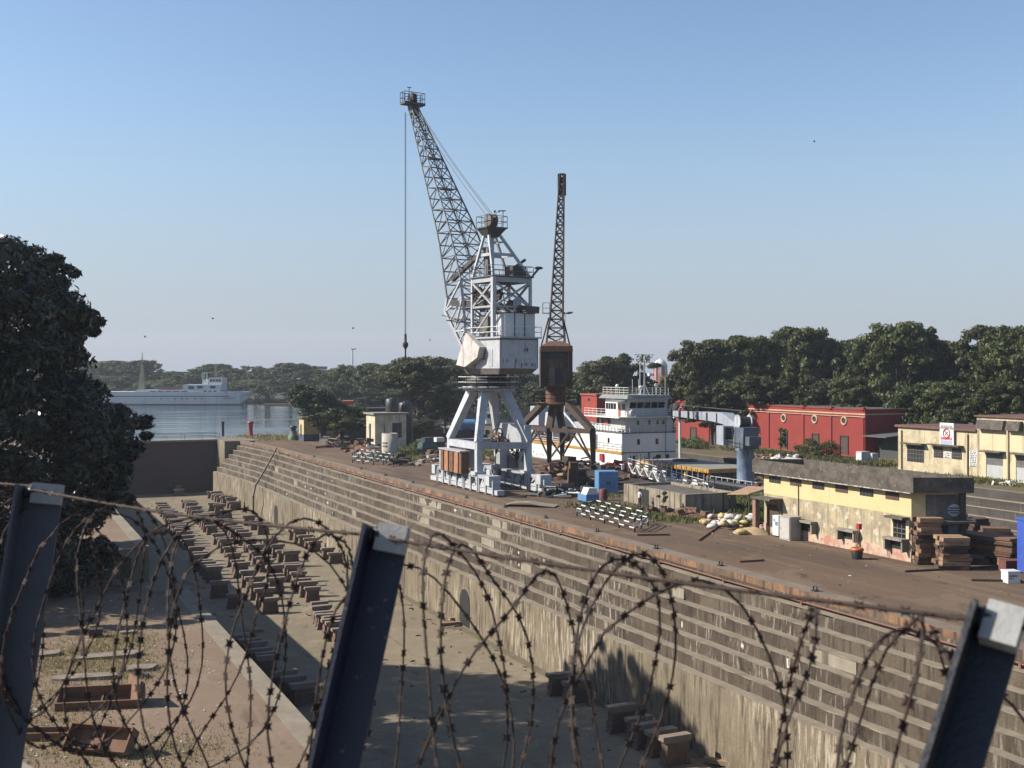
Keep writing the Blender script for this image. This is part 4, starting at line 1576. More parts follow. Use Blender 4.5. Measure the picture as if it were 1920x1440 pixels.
# ------------------------------------------------------------------ the moored ship across the harbour
def moored_ship():
    p = G(480, 759, -1.5)
    q0 = G(200, 759, -1.5)
    T = thing("moored_ship", "long pale grey ship moored across the harbour below the far trees", "ship", Vector((p.x, p.y, -1.5)))
    mpx = F / p.y                          # px per metre
    X = lambda px: (px - 480) / mpx
    Z = lambda py: (758 - py) / mpx
    m_h = M("moored_hull_paint", (.68, .70, .72), (.58, .60, .62), .12, .45, .7, rough=.5, streak=(.32, .25, .22), sa=(.6, .75), ss=.25)
    L = X(195)
    q = MB()
    def ring(z, bow, half):
        return [(L, -half, z), (-14, -half, z), (-6, -half * .75, z), (bow, 0, z), (-6, half * .75, z), (-14, half, z), (L, half, z)]
    rs = [ring(-1.5, -6.5, 4.6), ring(.5, -5.0, 5.0), ring(Z(740), -2.0, 5.6), ring(Z(733), 0, 5.8)]
    vs = sum(rs, [])
    n = 7
    fs = []
    for k in range(3):
        q.m(1 if k == 0 else 0)
        q.add(rs[k] + rs[k + 1], [(i, (i + 1) % n, n + (i + 1) % n, n + i) for i in range(n)])
    q.m(0)
    q.add(rs[3], [tuple(range(n))])
    hl = q.build("hull", [m_h, M("antifouling_red", (.13, .06, .055), rough=.7)], T)
    q = MB()
    q.box(L, -5.75, Z(742), -10, -5.62, Z(741))
    q.build("rubbing_band", m_navypost, hl)
    q = MB()
    for px in (310, 336, 348, 357, 372, 385):
        q.tube((X(px), -5.62, Z(746)), (X(px), -5.2, Z(746)), .28, 8)
    q.build("porthole", m_black, hl)
    q = MB()
    q.box(X(262), -5.5, Z(738), X(418), 5.5, Z(730))
    q.box(X(350), -5.4, Z(730), X(420), 5.4, Z(720))
    d1 = q.build("deck_house", m_h, T)
    for a, b_, y0, y1 in [(288 + k * 14.5, 300 + k * 14.5, 735, 731.5) for k in range(5)] + [(388 + k * 9, 394 + k * 9, 736, 731) for k in range(3)] + [(360, 370, 728, 723), (376, 386, 727, 722), (400, 410, 727, 722)]:
        w = MB()
        w.box(X(a), -5.56, Z(y0), X(b_), -5.3, Z(y1))
        w.build("opening", m_navypost, d1)
    q = MB()
    q.box(X(396), -4.2, Z(720), X(421), 4.2, Z(707))
    br = q.build("bridge", m_whitepaint, T)
    for a, b_ in ((398.5, 402.5), (403.5, 407.5), (409, 413), (414, 418.5)):
        w = MB()
        w.box(X(a), -4.27, Z(714.5), X(b_), -4.1, Z(710))
        w.build("window", m_glass, br)
    w = MB()
    w.box(X(383), -3, Z(720), X(393), 3, Z(711))
    w.rail([(X(382), -3, Z(707)), (X(392), -3, Z(707))], 1.8, 1.0, .12, 1)
    w.box(X(382), -3.2, Z(698), X(393), 3.2, Z(697))
    w.tube((X(384), -2.8, Z(711)), (X(384), -2.8, Z(697)), .15, 6)
    w.tube((X(391), -2.8, Z(711)), (X(391), -2.8, Z(697)), .15, 6)
    w.build("funnel_deck", m_whitepaint, T)
    m_ol = M("olive_mast_paint", (.27, .26, .12), (.2, .19, .1), .4)
    q = MB()
    q.hexa([(X(260), -1.2, Z(731)), (X(271.5), -1.2, Z(731)), (X(271.5), 1.2, Z(731)), (X(260), 1.2, Z(731)), (X(264.8), -.5, Z(684)), (X(268.2), -.5, Z(684)), (X(268.2), .5, Z(684)), (X(264.8), .5, Z(684))])
    q.tube((X(266.5), 0, Z(684)), (X(266.5), 0, Z(660)), .18, 6)
    q.obox((X(266.5), 0, Z(677)), (1.4, 1.2, .7))
    q.bar((X(264), 0, Z(672)), (X(269), 0, Z(672)), .2, .2)
    q.build("mast", m_ol, T)
    q = MB()
    q.bar((X(285), -1, Z(723)), (X(324), -1, Z(706)), .9, 1.1, w2=.6, h2=.6)
    q.build("cargo_boom", m_ol, T)
    q = MB()
    q.hexa([(X(402), -.5, Z(706)), (X(407), -.5, Z(706)), (X(407), .5, Z(706)), (X(402), .5, Z(706)), (X(403), -.2, Z(682)), (X(404.6), -.2, Z(682)), (X(404.6), .2, Z(682)), (X(403), .2, Z(682))])
    q.bar((X(400), 0, Z(697)), (X(409), 0, Z(697)), .3, .3)
    q.build("signal_mast", m_ol, T)
    q = MB()
    q.box(X(302), -3, Z(730), X(338), 3, Z(724))
    q.build("cargo_hatch", M("hatch_red", (.16, .06, .05), rough=.8), T)
    q = MB()
    q.obox((X(473), 0, Z(731)), (2.4, 2.4, 1.4))
    q.tube((X(476), 0, Z(733)), (X(487), 0, Z(718)), .12, 5)
    q.build("bow_gear", m_woodpale, T)
    # name along the bow, too small and blurred in the photo to read, shown as a broken dark line
    q = MB()
    for k in range(12):
        q.box(X(425 + k * 1.85), -5.72, Z(745.6), X(426.1 + k * 1.85), -5.55, Z(744.2))
    q.build("bow_lettering", m_navypost, hl)
moored_ship()

# low barge near the far bank
p = G(522, 760, -1.5)
q = MB()
q.hexa([(-5.5, -1.3, -.2), (5.5, -1.3, -.2), (5.5, 1.3, -.2), (-5.5, 1.3, -.2), (-6, -1.5, .7), (6, -1.5, .7), (6, 1.5, .7), (-6, 1.5, .7)])
tag(q.build("barge", m_woodpale, loc=p), "small flat pale barge lying at the far bank right of the moored ship", "barge")

# boats in the basin behind the grey crane legs
for px, py, w, h, mm, nm, lab in ((876, 800, 6.5, 2.6, m_bluepaint, "tank", "bright blue tank on the quay seen between the grey crane legs"),
                                  (920, 800, 8.0, 3.6, m_whitepaint, "launch", "white wheelhouse launch seen between the grey crane legs")):
    o = G(px, py, -.3)
    if nm == "tank":
        o = G(px, 806, 0)
    T = thing(nm, lab, "tank" if nm == "tank" else "boat", o, .1)
    q = MB()
    if nm == "tank":
        q.tube((-1.6, 0, 1.2), (1.6, 0, 1.2), 1.15, 14)
        q.box(-1.4, -1, 0, -1.0, 1, .6).box(1.0, -1, 0, 1.4, 1, .6)
        q.build("vessel", mm, T)
    else:
        q.hexa([(-5, -1.2, -.6), (5, -1.2, -.6), (5, 1.2, -.6), (-5, 1.2, -.6), (-5.6, -1.7, .8), (6.2, -1.7, .8), (6.2, 1.7, .8), (-5.6, 1.7, .8)])
        hb = q.build("hull", m_greypaint, T)
        q = MB()
        q.box(-1.2, -1.1, .8, 1.6, 1.1, 3.4)
        cb = q.build("wheelhouse", mm, T)
        q = MB()
        q.box(-.9, -1.15, 2.1, 1.3, -1.1, 2.9)
        q.build("window", m_glass, cb)
# ------------------------------------------------------------------ buildings
def DL(u, v, z=0.0):
    return W(u, v, z)

# ---- the long red warehouse
def red_warehouse():
    RU, RV = UV(1622, 858)
    top = 7.2
    U1 = RU + 63.5
    T = thing("warehouse", "long deep red brick warehouse with round windows and cream cornice line", "warehouse", W(RU, RV, 0), TH)
    LN = 0
    # find the length from the left end seen at the roof line
    p = G(1270, 752, 13 - (13 - top))
    uL = -p.x * ST + p.y * CT
    LN = uL - RU
    m_red = M("red_lime_wash", (.245, .027, .019), (.20, .024, .018), .35, .4, .68, rough=.9, speck=(.17, .03, .022), sps=1.5, bump=.2)
    m_cream = M("cream_cornice", (.52, .38, .25), (.40, .26, .17), .8, rough=.9)
    q = MB()
    q.box(0, 0, -.3, 12.5, LN, 6.35)
    wl = q.build("wall", m_red, T)
    q = MB()
    q.box(-.10, -.1, 6.35, 12.6, LN + .1, 6.55)
    q.box(-.22, -.22, 6.0, 0.0, LN, 6.1)
    q.build("cornice", m_cream, T)
    q = MB()
    q.box(-.02, -.02, 6.55, 12.5, LN + .02, 7.05)
    q.box(-.12, -.12, 7.05, 12.6, LN + .12, 7.2)
    q.build("parapet", m_red, T)
    q = MB()
    q.box(.4, .4, 7.2, 12.2, LN - .4, 7.26)
    q.build("roof", m_oldconcrete, T)
    fr = [(1622 - px) for px in (1275, 1329, 1385, 1441, 1506, 1558, 1621)]
    def upx(px):                           # position along the front wall seen at px
        a = (px - 960) / F
        # X = (RV*CT - u*ST), Y = RV*ST + u*CT ; X = a*Y
        return (RV * CT - a * RV * ST) / (ST + a * CT) - RU
    for px in (1275, 1329, 1385, 1441, 1506, 1558, 1618):
        y = upx(px)
        q = MB()
        q.box(-.16, y - .28, -.3, 0.0, y + .28, 6.0)
        q.box(-.26, y - .4, 7.05, .3, y + .4, 7.45)
        q.build("pilaster", m_red, T)
    for px, py in ((1300, 774), (1353, 777), (1409, 781), (1470, 784), (1528, 786), (1583, 789)):
        y = upx(px)
        Y = RV * ST + (y + RU) * CT
        z = ZA(py, Y)
        q = MB()
        q.torus((-.04, y, z), .58, .16, 'x', 20, 8)
        o = q.build("round_frame", m_cream, T)
        q = MB()
        q.tube((-.05, y, z), (.1, y, z), .5, 16)
        q.build("round_window", m_black, T)
    for px, py0, py1, w, nm, mm in ((1300, 826, 802, 2.4, "window", m_wooddark), (1348, 845, 806, 2.8, "door", m_black), (1470, 840, 808, 2.2, "window", m_wooddark), (1529, 848, 814, 2.0, "door", m_wooddark), (1583, 850, 818, 2.2, "window", m_wooddark)):
        y = upx(px)
        Y = RV * ST + (y + RU) * CT
        q = MB()
        z0, z1 = max(ZA(py0, Y), 0.0), ZA(py1, Y)
        q.box(-.03, y - w / 2 * .8, z0, .03, y + w / 2 * .8, z1)
        o = q.build(nm, mm, T)
        q = MB()
        for s in (-1, 1):
            q.box(-.14, y + s * w / 2 * .8 - .12, z0 - .1, .02, y + s * w / 2 * .8 + .12, z1 + .1)
        q.box(-.15, y - w / 2 * .8, z1, .01, y + w / 2 * .8, z1 + .14)
        q.build("frame", m_rustdark, o)
    q = MB()
    y = upx(1340)
    q.box(-.06, y - .5, 0, .0, y + .5, 3.0)
    q.build("green_door_leaf", M("dark_green_paint", (.02, .05, .04), rough=.6), T)
    # left section beyond the ship, a second red block
    return RU, RV, upx
RU, RV, red_u = red_warehouse()

# the small red block seen left of the ship's bridge
o = W(uv0 := 196.0, 110.0, 0)
p = G(1122, 800, 0)
T = thing("red_building", "narrow red building glimpsed behind the ship bridge left side", "building", Vector(((1128 - 960) / F * 215, 215, 0)), TH)
q = MB()
q.box(-2.6, -3, 0, 2.6, 3, ZA(741, 215))
q.build("wall", M("bright_red_wash", (.30, .04, .022), (.25, .035, .02), .8, rough=.9), T)
q = MB()
q.box(-2.8, -3.2, ZA(741, 215), 2.8, 3.2, ZA(738, 215))
q.build("roof", M("red_roof_slab", (.35, .07, .04)), T)
q = MB()
q.box(-2.64, -.4, ZA(752, 215), -2.55, .4, ZA(746, 215))
q.build("window", m_black, T)

# ---- cream sheds on the right
m_creamwall = M("stained_cream_wash", (.54, .465, .31), (.37, .31, .20), .45, .42, .62, rough=.9, streak=(.20, .155, .10), sa=(.54, .68), ss=.5, speck=(.62, .56, .42), sps=2.5, bump=.15)
m_creamclean = M("cream_wash", (.60, .51, .33), (.52, .44, .28), .5, .45, .7, rough=.9, bump=.1)
def cream_shed():
    v = 109.6
    def upx(px):
        a = (px - 960) / F
        return (v * CT - a * v * ST) / (ST + a * CT)
    uA, uB = upx(1684), upx(1833)          # low part
    T = thing("shed", "low stained cream shed with barred windows and a prohibition sign", "shed", W(uB, v, 0), TH)
    LN = uA - uB
    h = ZA(800, W(uA, v).y)
    q = MB()
    q.box(0, 0, -.2, 9, LN, h)
    q.build("wall", m_creamwall, T)
    q = MB()
    q.box(-.35, -.0, h, 9.3, LN + .3, h + .28)
    q.build("roof", M("reddish_roof_edge", (.16, .07, .05), (.09, .05, .04), .8), T)
    zz = lambda px, py: ZA(py, W(upx(px), v).y)
    def opening(nm, x0, x1, y0, y1, mm, hood=True, grille=True):
        a, b_ = upx(x1) - uB, upx(x0) - uB
        z0, z1 = max(.0, zz((x0 + x1) / 2, y1)), zz((x0 + x1) / 2, y0)
        q = MB()
        q.box(-.04, a, z0, .05, b_, z1)
        o = q.build(nm, mm, T)
        if grille:
            q = MB()
            n = 5
            for k in range(n + 1):
                yy = a + (b_ - a) * k / n
                q.box(-.09, yy - .025, z0, -.05, yy + .025, z1)
            for k in range(1, 4):
                q.box(-.095, a, z0 + (z1 - z0) * k / 4 - .03, -.05, b_, z0 + (z1 - z0) * k / 4 + .03)
            q.build("grille", m_midsteel, o)
        return o, a, b_, z0, z1
    def hood(x0, x1, y, parent, mm=m_oldconcrete):
        a, b_ = upx(x1) - uB, upx(x0) - uB
        z = zz((x0 + x1) / 2, y)
        q = MB()
        q.box(-.9, a, z, 0, b_, z + .16)
        q.build("hood", mm, parent)
    opening("gate", 1702, 1732, 836, 866, m_black)
    hood(1697, 1737, 833, T)
    opening("window", 1752, 1768, 839, 858, m_black)
    opening("window", 1786, 1803, 841, 861, m_black)
    hood(1746, 1807, 836, T)
    for px in (1691, 1815):
        y = upx(px) - uB
        q = MB()
        q.tube((-.18, y, .1), (-.18, y, h - .4), .11, 8)
        q.build("downpipe", m_creamclean, T)
    # painted notice between the windows and lettering panel
    def panel(nm, x0, x1, y0, y1, rows, cols, col_, seed):
        a, b_ = upx(x1) - uB, upx(x0) - uB
        z0, z1 = zz(x0, y1), zz(x0, y0)
        q = MB()
        q.box(-.05, a, z0, 0.0, b_, z1)
        o = q.build(nm, m_whitepaint, T)
        q = MB()
        r = random.Random(seed)
        for k in range(rows):
            z = z1 - (k + .6) * (z1 - z0) / rows
            y = b_ - .15
            while y > a + .25:
                w = r.uniform(.12, .3)
                q.box(-.06, y - w, z - .07, -.05, y, z + .07)
                y -= w + r.uniform(.05, .16)
        q.build("lettering", col_, o)
        return o
    panel("notice", 1770, 1783, 847, 858, 3, 5, m_darksteel, 1)
    panel("painted_notice", 1818, 1842, 845, 874, 9, 8, m_midsteel, 2)
    # sign
    return upx, zz, uB, v, T
cs_u, cs_z, cs_uB, cs_v, shed = cream_shed()

def sign_board():
    a, b_ = cs_u(1792), cs_u(1766)
    z0, z1 = cs_z(1779, 837), cs_z(1779, 793)
    T = thing("sign_board", "tall white sign with red crossed circle on the cream shed wall", "sign", W(a, cs_v - .35, 0), TH)
    w = b_ - a
    q = MB()
    q.box(0, 0, z0, .12, w, z1)
    q.build("board", m_whitepaint, T)
    cz = z0 + (z1 - z0) * .56
    q = MB()
    q.torus((-.02, w / 2, cz), w * .235, .07, 'x', 28, 6)
    k = w * .17
    q.bar((-.02, w / 2 + k, cz + k), (-.02, w / 2 - k, cz - k), .06, .12)
    q.build("prohibition_mark", M("sign_red", (.45, .03, .04), rough=.5), T)
    q = MB()
    q.bar((-.005, w / 2 + k * .7, cz - k * .5), (-.005, w / 2 - k * .6, cz + k * .5), .03, .10)
    q.build("crossed_emblem", m_midsteel, T)
    r = random.Random(4)
    for nm, f0, f1, rows, hh, mm in (("heading", .76, .90, 3, .05, m_midsteel), ("red_lettering", .29, .39, 2, .11, M("sign_red_letters", (.5, .02, .05), rough=.5)), ("small_lettering", .06, .26, 4, .05, m_bluepaint)):
        q = MB()
        for i in range(rows):
            z = z0 + (z1 - z0) * (f0 + (f1 - f0) * (i + .5) / rows)
            y = w - .18
            while y > .3:
                ww = r.uniform(.08, .2)
                q.box(-.012, y - ww, z - hh, -.002, y, z + hh)
                y -= ww + r.uniform(.03, .1)
        q.build(nm, mm, T)
sign_board()

def tall_shed():
    v = cs_v
    u1 = cs_uB - .02
    u0 = u1 - 34
    T = thing("shed", "tall cream shed with grey shutters and boxed ventilators at the right edge", "shed", W(u0, v, 0), TH)
    h = ZA(781, W(u1, v).y)
    LN = 34
    q = MB()
    q.box(-.15, 0, -.2, 10, LN, h)
    q.build("wall", m_creamwall, T)
    q = MB()
    q.box(-.4, -.1, h, 10.2, LN + .2, h + .18)
    q.build("roof", M("reddish_roof_slab", (.16, .07, .05), (.09, .05, .04), .8), T)
    Y1 = W(u1, v).y
    for k, px in enumerate((1851, 1876, 1907)):
        y = cs_u(px) - u0
        q = MB()
        zc = ZA(794, Y1)
        q.hexa([(-.9, y - 1.0, zc - .6), (-.15, y - 1.0, zc - .6), (-.15, y + 1.0, zc - .6), (-.9, y + 1.0, zc - .6), (-.6, y - 1.0, zc + .5), (-.15, y - 1.0, zc + .5), (-.15, y + 1.0, zc + .5), (-.6, y + 1.0, zc + .5)])
        q.build("ventilator_box", m_oldconcrete, T)
        q = MB()
        q.box(-.19, y - 1.0, zc - 3.1, -.14, y + 1.0, zc - .62)
        q.build("wall_panel", m_creamclean, T)
    for px0, px1 in ((1852, 1884), (1908, 1940)):
        a, b_ = cs_u(px1) - u0, cs_u(px0) - u0
        zt = ZA(846, Y1)
        q = MB()
        q.box(-.20, a, 0.0, -.10, b_, zt)
        o = q.build("shutter", M("shutter_grey", (.44, .45, .44), (.38, .39, .38), 2, rough=.5), T)
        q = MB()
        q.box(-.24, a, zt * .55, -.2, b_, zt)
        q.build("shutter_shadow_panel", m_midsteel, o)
        q = MB()
        q.box(-1.2, a - .3, zt + .05, -.15, b_ + .3, zt + .2)
        q.build("hood", m_oldconcrete, T)
        for yy in (a - .3, b_ + .3):
            q = MB()
            q.box(-.28, yy - .3, 0, -.15, yy + .3, zt)
            q.build("jamb", m_creamclean, T)
    y = cs_u(1893) - u0
    q = MB()
    q.tube((-.3, y, .1), (-.3, y, h - .5), .13, 8)
    q.build("downpipe", m_creamclean, T)
tall_shed()

# lean-to between the red warehouse and the cream shed
T = thing("lean_to", "dark tin lean-to between the red warehouse end and the cream shed", "lean-to", W(RU - 4.2, RV + 2, 0), TH)
q = MB()
q.box(0, -.6, 0, 5, 3.9, 3.3)
q.build("wall", M("dark_green_tin", (.035, .05, .045), (.05, .045, .04), 1), T)
q = MB()
q.hexa([(-2.6, -.9, 3.2), (5, -.9, 3.9), (5, 4.2, 3.9), (-2.6, 4.2, 3.2), (-2.6, -.9, 3.3), (5, -.9, 4.0), (5, 4.2, 4.0), (-2.6, 4.2, 3.3)])
q.build("roof", m_midsteel, T)
for px, py, lab in ((1618, 866, "larger pale cabinet at the red warehouse corner"), (1636, 866, "smaller white cabinet next to the lean-to")):
    o = G(px, py)
    q = MB()
    w = 1.5 if px < 1620 else 1.1
    q.box(-w / 2, -.6, 0, w / 2, .6, 1.5 if px < 1620 else 1.25)
    T = thing("cabinet", lab, "cabinet", o, TH)
    q.build("body", m_lightgrey, T)
    q = MB()
    q.box(-w / 2 - .03, -.5, .1, -w / 2, .5, 1.2)
    q.build("door", m_whitepaint, T)

# ---- the small yellow pump house near the dry dock
def pump_house():
    u0, v0 = UV(1712, 1054)
    u1, v1 = UV(1430, 997)
    LN = u1 - u0
    v0 = (v0 + v1) / 2
    T = thing("pump_house", "small yellow pump house with mouldy flat concrete roof beside timber stacks", "building", W(u0, v0, 0), TH)
    # skewed plan: depth vector
    D = Vector((3.05, -1.45, 0))
    H = 4.85
    m_up = M("yellow_wash", (.60, .49, .26), (.52, .42, .21), .6, .45, .7, rough=.9, streak=(.30, .23, .13), sa=(.64, .78), ss=.7)
    m_peel = M("peeling_plaster", (.46, .38, .24), (.27, .225, .155), .7, .38, .62, rough=.95, streak=(.17, .145, .105), sa=(.50, .70), ss=1.3, speck=(.54, .48, .37), spa=(.56, .70), sps=1.6, bump=.3)
    m_plinth = M("pink_plinth", (.42, .20, .145), (.50, .40, .30), .9, .40, .58, rough=.95, speck=(.30, .13, .09), sps=2)
    def quad(mb, y0, y1, z0, z1, d=0.0):
        mb.hexa([Vector((d, y0, z0)), Vector((d, y0, z0)) + D, Vector((d, y1, z0)) + D, Vector((d, y1, z0)), Vector((d, y0, z1)), Vector((d, y0, z1)) + D, Vector((d, y1, z1)) + D, Vector((d, y1, z1))])
    q = MB()
    quad(q, 0, LN, 0, .75, -.06)
    q.build("plinth", m_plinth, T)
    q = MB()
    quad(q, 0, LN, .75, 3.1)
    q.build("lower_wall", m_peel, T)
    q = MB()
    quad(q, 0, LN, 3.1, H, -.015)
    q.build("upper_wall", m_up, T)
    # roof slab with deep fascia and parapet
    q = MB()
    e = .55
    a = Vector((-e, -e, 0))
    cs = [Vector((-e, -e - .2, 0)), Vector((-e, -e - .2, 0)) + D * 1.2, Vector((-e, LN + e + .3, 0)) + D * 1.2, Vector((-e, LN + e + .3, 0))]
    z0, z1 = H - .05, H + .98
    q.hexa([c + Vector((0, 0, z0)) for c in cs] + [c + Vector((0, 0, z0 + .35)) for c in cs])
    for k in range(4):
        p_, r_ = cs[k], cs[(k + 1) % 4]
        inn = [c * .97 + sum(cs, Vector()) / 4 * .03 for c in (p_, r_)]
        q.hexa([p_ + Vector((0, 0, z0 + .352)), r_ + Vector((0, 0, z0 + .352)), inn[1] + Vector((0, 0, z0 + .352)), inn[0] + Vector((0, 0, z0 + .352)),
                p_ + Vector((0, 0, z1)), r_ + Vector((0, 0, z1)), inn[1] + Vector((0, 0, z1)), inn[0] + Vector((0, 0, z1))])
    rf = q.build("roof", m_oldconcrete, T)
    q = MB()
    q.box(-e - .02, -e, z0 - .09, -e + .25, LN + e, z0 - .01)
    q.build("eaves_edge", M("flaking_white_edge", (.50, .46, .38), (.16, .13, .10), 2.5, .42, .55), rf)
    def upx(px):
        a_ = (px - 960) / F
        return (v0 * CT - a_ * v0 * ST) / (ST + a_ * CT) - u0
    Yw = lambda y: v0 * ST + (y + u0) * CT
    for k, (px0, px1) in enumerate(((1443, 1464), (1482, 1503), (1524, 1546), (1567, 1590), (1613, 1638), (1661, 1686))):
        a_, b_ = upx(px1), upx(px0)
        q = MB()
        q.box(-.05, a_, H - .78, .03, b_, H - .12)
        o = q.build("ventilator", m_black if k % 2 == 0 else M("brown_shutter", (.09, .045, .035)), T)
        if k % 2 == 0:
            q = MB()
            for j in range(1, 4):
                y = a_ + (b_ - a_) * j / 4
                q.box(-.07, y - .02, H - .78, -.055, y + .02, H - .12)
            q.build("bars", m_midsteel, o)
    def hoodwin(px0, px1, py0, py1, hoodpy, wname="window", cheeks=True, mm=m_black, dep=.65):
        a_, b_ = upx(px1), upx(px0)
        Y = Yw((a_ + b_) / 2)
        z0_, z1_ = ZA(py1, Y), ZA(py0, Y)
        q = MB()
        q.box(-.09, a_, z0_, .02, b_, z1_)
        o = q.build(wname, mm, T)
        q = MB()
        zh = ZA(hoodpy, Y)
        q.box(-dep, a_ - .25, zh - .1, -.02, b_ + .25, zh + .06)
        if cheeks:
            q.box(-dep + .1, a_ - .22, z0_ - .1, -.02, a_ - .08, zh - .1)
            q.box(-dep + .1, b_ + .08, z0_ - .1, -.02, b_ + .22, zh - .1)
        q.build("hood", m_concrete if cheeks else m_oldconcrete, o)
        return o, a_, b_, z0_, z1_
    hoodwin(1506, 1529, 981, 996, 977)
    hoodwin(1583, 1608, 997, 1011, 993)
    hoodwin(1672, 1699, 1014, 1029, 1009)
    o, a_, b_, z0_, z1_ = hoodwin(1677, 1701, 973, 1008, 969, "window", False, m_glass, .7)
    q = MB()
    for j in range(1, 3):
        y = a_ + (b_ - a_) * j / 3
        q.box(-.12, y - .03, z0_, -.095, y + .03, z1_)
    for j in range(1, 4):
        z = z0_ + (z1_ - z0_) * j / 4
        q.box(-.12, a_, z - .03, -.095, b_, z + .03)
    q.build("glazing_bar", m_midsteel, o)
    q = MB()
    q.box(-.12, a_ - .28, z0_, -.02, a_, z1_ + .1)
    q.box(-.12, b_, z0_, -.02, b_ + .22, z1_ + .1)
    q.build("window_reveal", m_creamclean, o)
    # door at the far end under a slab canopy with a brick side pier
    a_, b_ = upx(1463), upx(1440)
    Y = Yw(b_)
    q = MB()
    q.box(-.10, a_, .55, .02, b_, ZA(945, Y))
    q.build("door", m_wooddark, T)
    q = MB()
    zc = ZA(934, Y)
    q.box(-1.3, a_ - .35, zc, -.02, b_ + .6, zc + .14)
    q.build("canopy", m_oldconcrete, T)
    q = MB()
    q.box(-1.15, b_ + .1, 0, -.75, b_ + .5, zc)
    q.build("brick_pier", M("worn_brick", (.30, .15, .10), (.20, .16, .13), 3, .4, .6, rough=.95), T)
    q = MB()
    q.prism([(-.02, zc), (-.02, zc - 1.2), (-.6, zc)], a_ - .3, a_ - .18, 'y')
    q.build("canopy_bracket", m_oldconcrete, T)
    q = MB()
    q.tube((-.06, upx(1498), 1.5), (-.06, upx(1498), H - .2), .035, 6)
    q.build("conduit", m_darksteel, T)
    # end wall: canopy, doorway, round sign
    n = D.normalized()
    side = Vector((n.y, -n.x, 0))          # outward from the near end
    E = lambda t, o_, z: D * t + side * o_ + Vector((0, 0, z))
    def epanel(nm, t0, t1, z0_, z1_, mm, o0=.01, o1=.06):
        q = MB()
        q.hexa([E(t0, o1, z0_), E(t1, o1, z0_), E(t1, o0, z0_), E(t0, o0, z0_), E(t0, o1, z1_), E(t1, o1, z1_), E(t1, o0, z1_), E(t0, o0, z1_)])
        return q.build(nm, mm, T)
    epanel("end_dark_panel", .28, .98, 2.9, 4.6, M("dark_plaster", (.19, .17, .15), (.09, .085, .08), 1.4, .4, .6, streak=(.40, .36, .28), sa=(.6, .7)), .005, .02)  # darker plaster panel with pale runs above the end canopy
    epanel("end_doorway", .40, .72, .2, 2.5, m_black)
    epanel("end_panel", .74, .93, .3, 2.6, M("faded_blue_grey", (.22, .26, .30), (.12, .13, .14), 1.5, .4, .6, streak=(.4, .42, .44), sa=(.58, .7)))
    epanel("end_canopy", .25, 1.18, 2.75, 2.9, m_oldconcrete, .02, 1.1)
    epanel("end_post", .95, 1.06, 0, H, m_oldconcrete, -.1, .25)
    q = MB()
    c = E(.84, .05, 3.55)
    q.tube(c, c + side * .05, .42, 20)
    q.build("round_sign", m_lightgrey, T)
    q = MB()
    c = c + side * .06
    for dz, w in ((.15, .34), (-.02, .44), (-.18, .3)):
        q.hexa([c + n * -w + Vector((0, 0, dz - .05)) - side * .02, c + n * w + Vector((0, 0, dz - .05)) - side * .02, c + n * w + Vector((0, 0, dz - .05)) + side * .01, c + n * -w + Vector((0, 0, dz - .05)) + side * .01,
                c + n * -w + Vector((0, 0, dz + .05)) - side * .02, c + n * w + Vector((0, 0, dz + .05)) - side * .02, c + n * w + Vector((0, 0, dz + .05)) + side * .01, c + n * -w + Vector((0, 0, dz + .05)) + side * .01])
    q.build("round_sign_lettering", m_midsteel, T)
pump_house()

# ---- huts at the far end of the central quay
def hut(name, label, px, py, w, d, h, mw, mr, dark_door=True, base=None, over=.4, rz=TH):
    T = thing(name, label, "hut", G(px, py), rz)
    q = MB()
    q.box(-w / 2, -d / 2, 0, w / 2, d / 2, h)
    wl = q.build("wall", mw, T)
    if base:
        q = MB()
        q.box(-w / 2 - .03, -d / 2 - .03, 0, w / 2 + .03, d / 2 + .03, h * .3)
        q.build("painted_base", base, T)
    q = MB()
    q.box(-w / 2 - over, -d / 2 - over, h, w / 2 + over, d / 2 + over, h + .3)
    q.build("roof", mr, T)
    if dark_door:
        q = MB()
        q.box(-w / 2 - .05, -.2, h * .1, -w / 2 + .02, .7, h * .72)
        q.build("door", m_black, T)
        q = MB()
        q.box(w * .05, -d / 2 - .05, h * .3, w * .35, -d / 2 + .02, h * .75)
        q.build("window", m_black, T)
    return T
m_huty = M("hut_yellow", (.52, .42, .20), (.45, .36, .18), .8)
m_hutw = M("hut_white", (.60, .54, .40), (.42, .36, .25), .8, .42, .62, streak=(.15, .12, .09), sa=(.58, .7))
hut("hut", "small yellow hut with a blue base under the quay trees", 590, 826, 5.0, 3.6, 4.2, m_huty, m_oldconcrete, True, M("hut_navy", (.05, .075, .12), (.04, .05, .08), 1))
hut("hut", "white flat roofed hut with black water tanks beside the concrete cylinder", 724, 838, 5.5, 5.0, 5.6, m_hutw, m_concrete)
hut("hut", "long low building with a black roof behind the white hut", 700, 822, 14, 5, 5.6, m_oldconcrete, m_darksteel, False)
hut("hut", "pale wall building with ochre patch partly hidden by quay trees", 640, 822, 7, 4, 4.0, m_creamwall, m_oldconcrete)
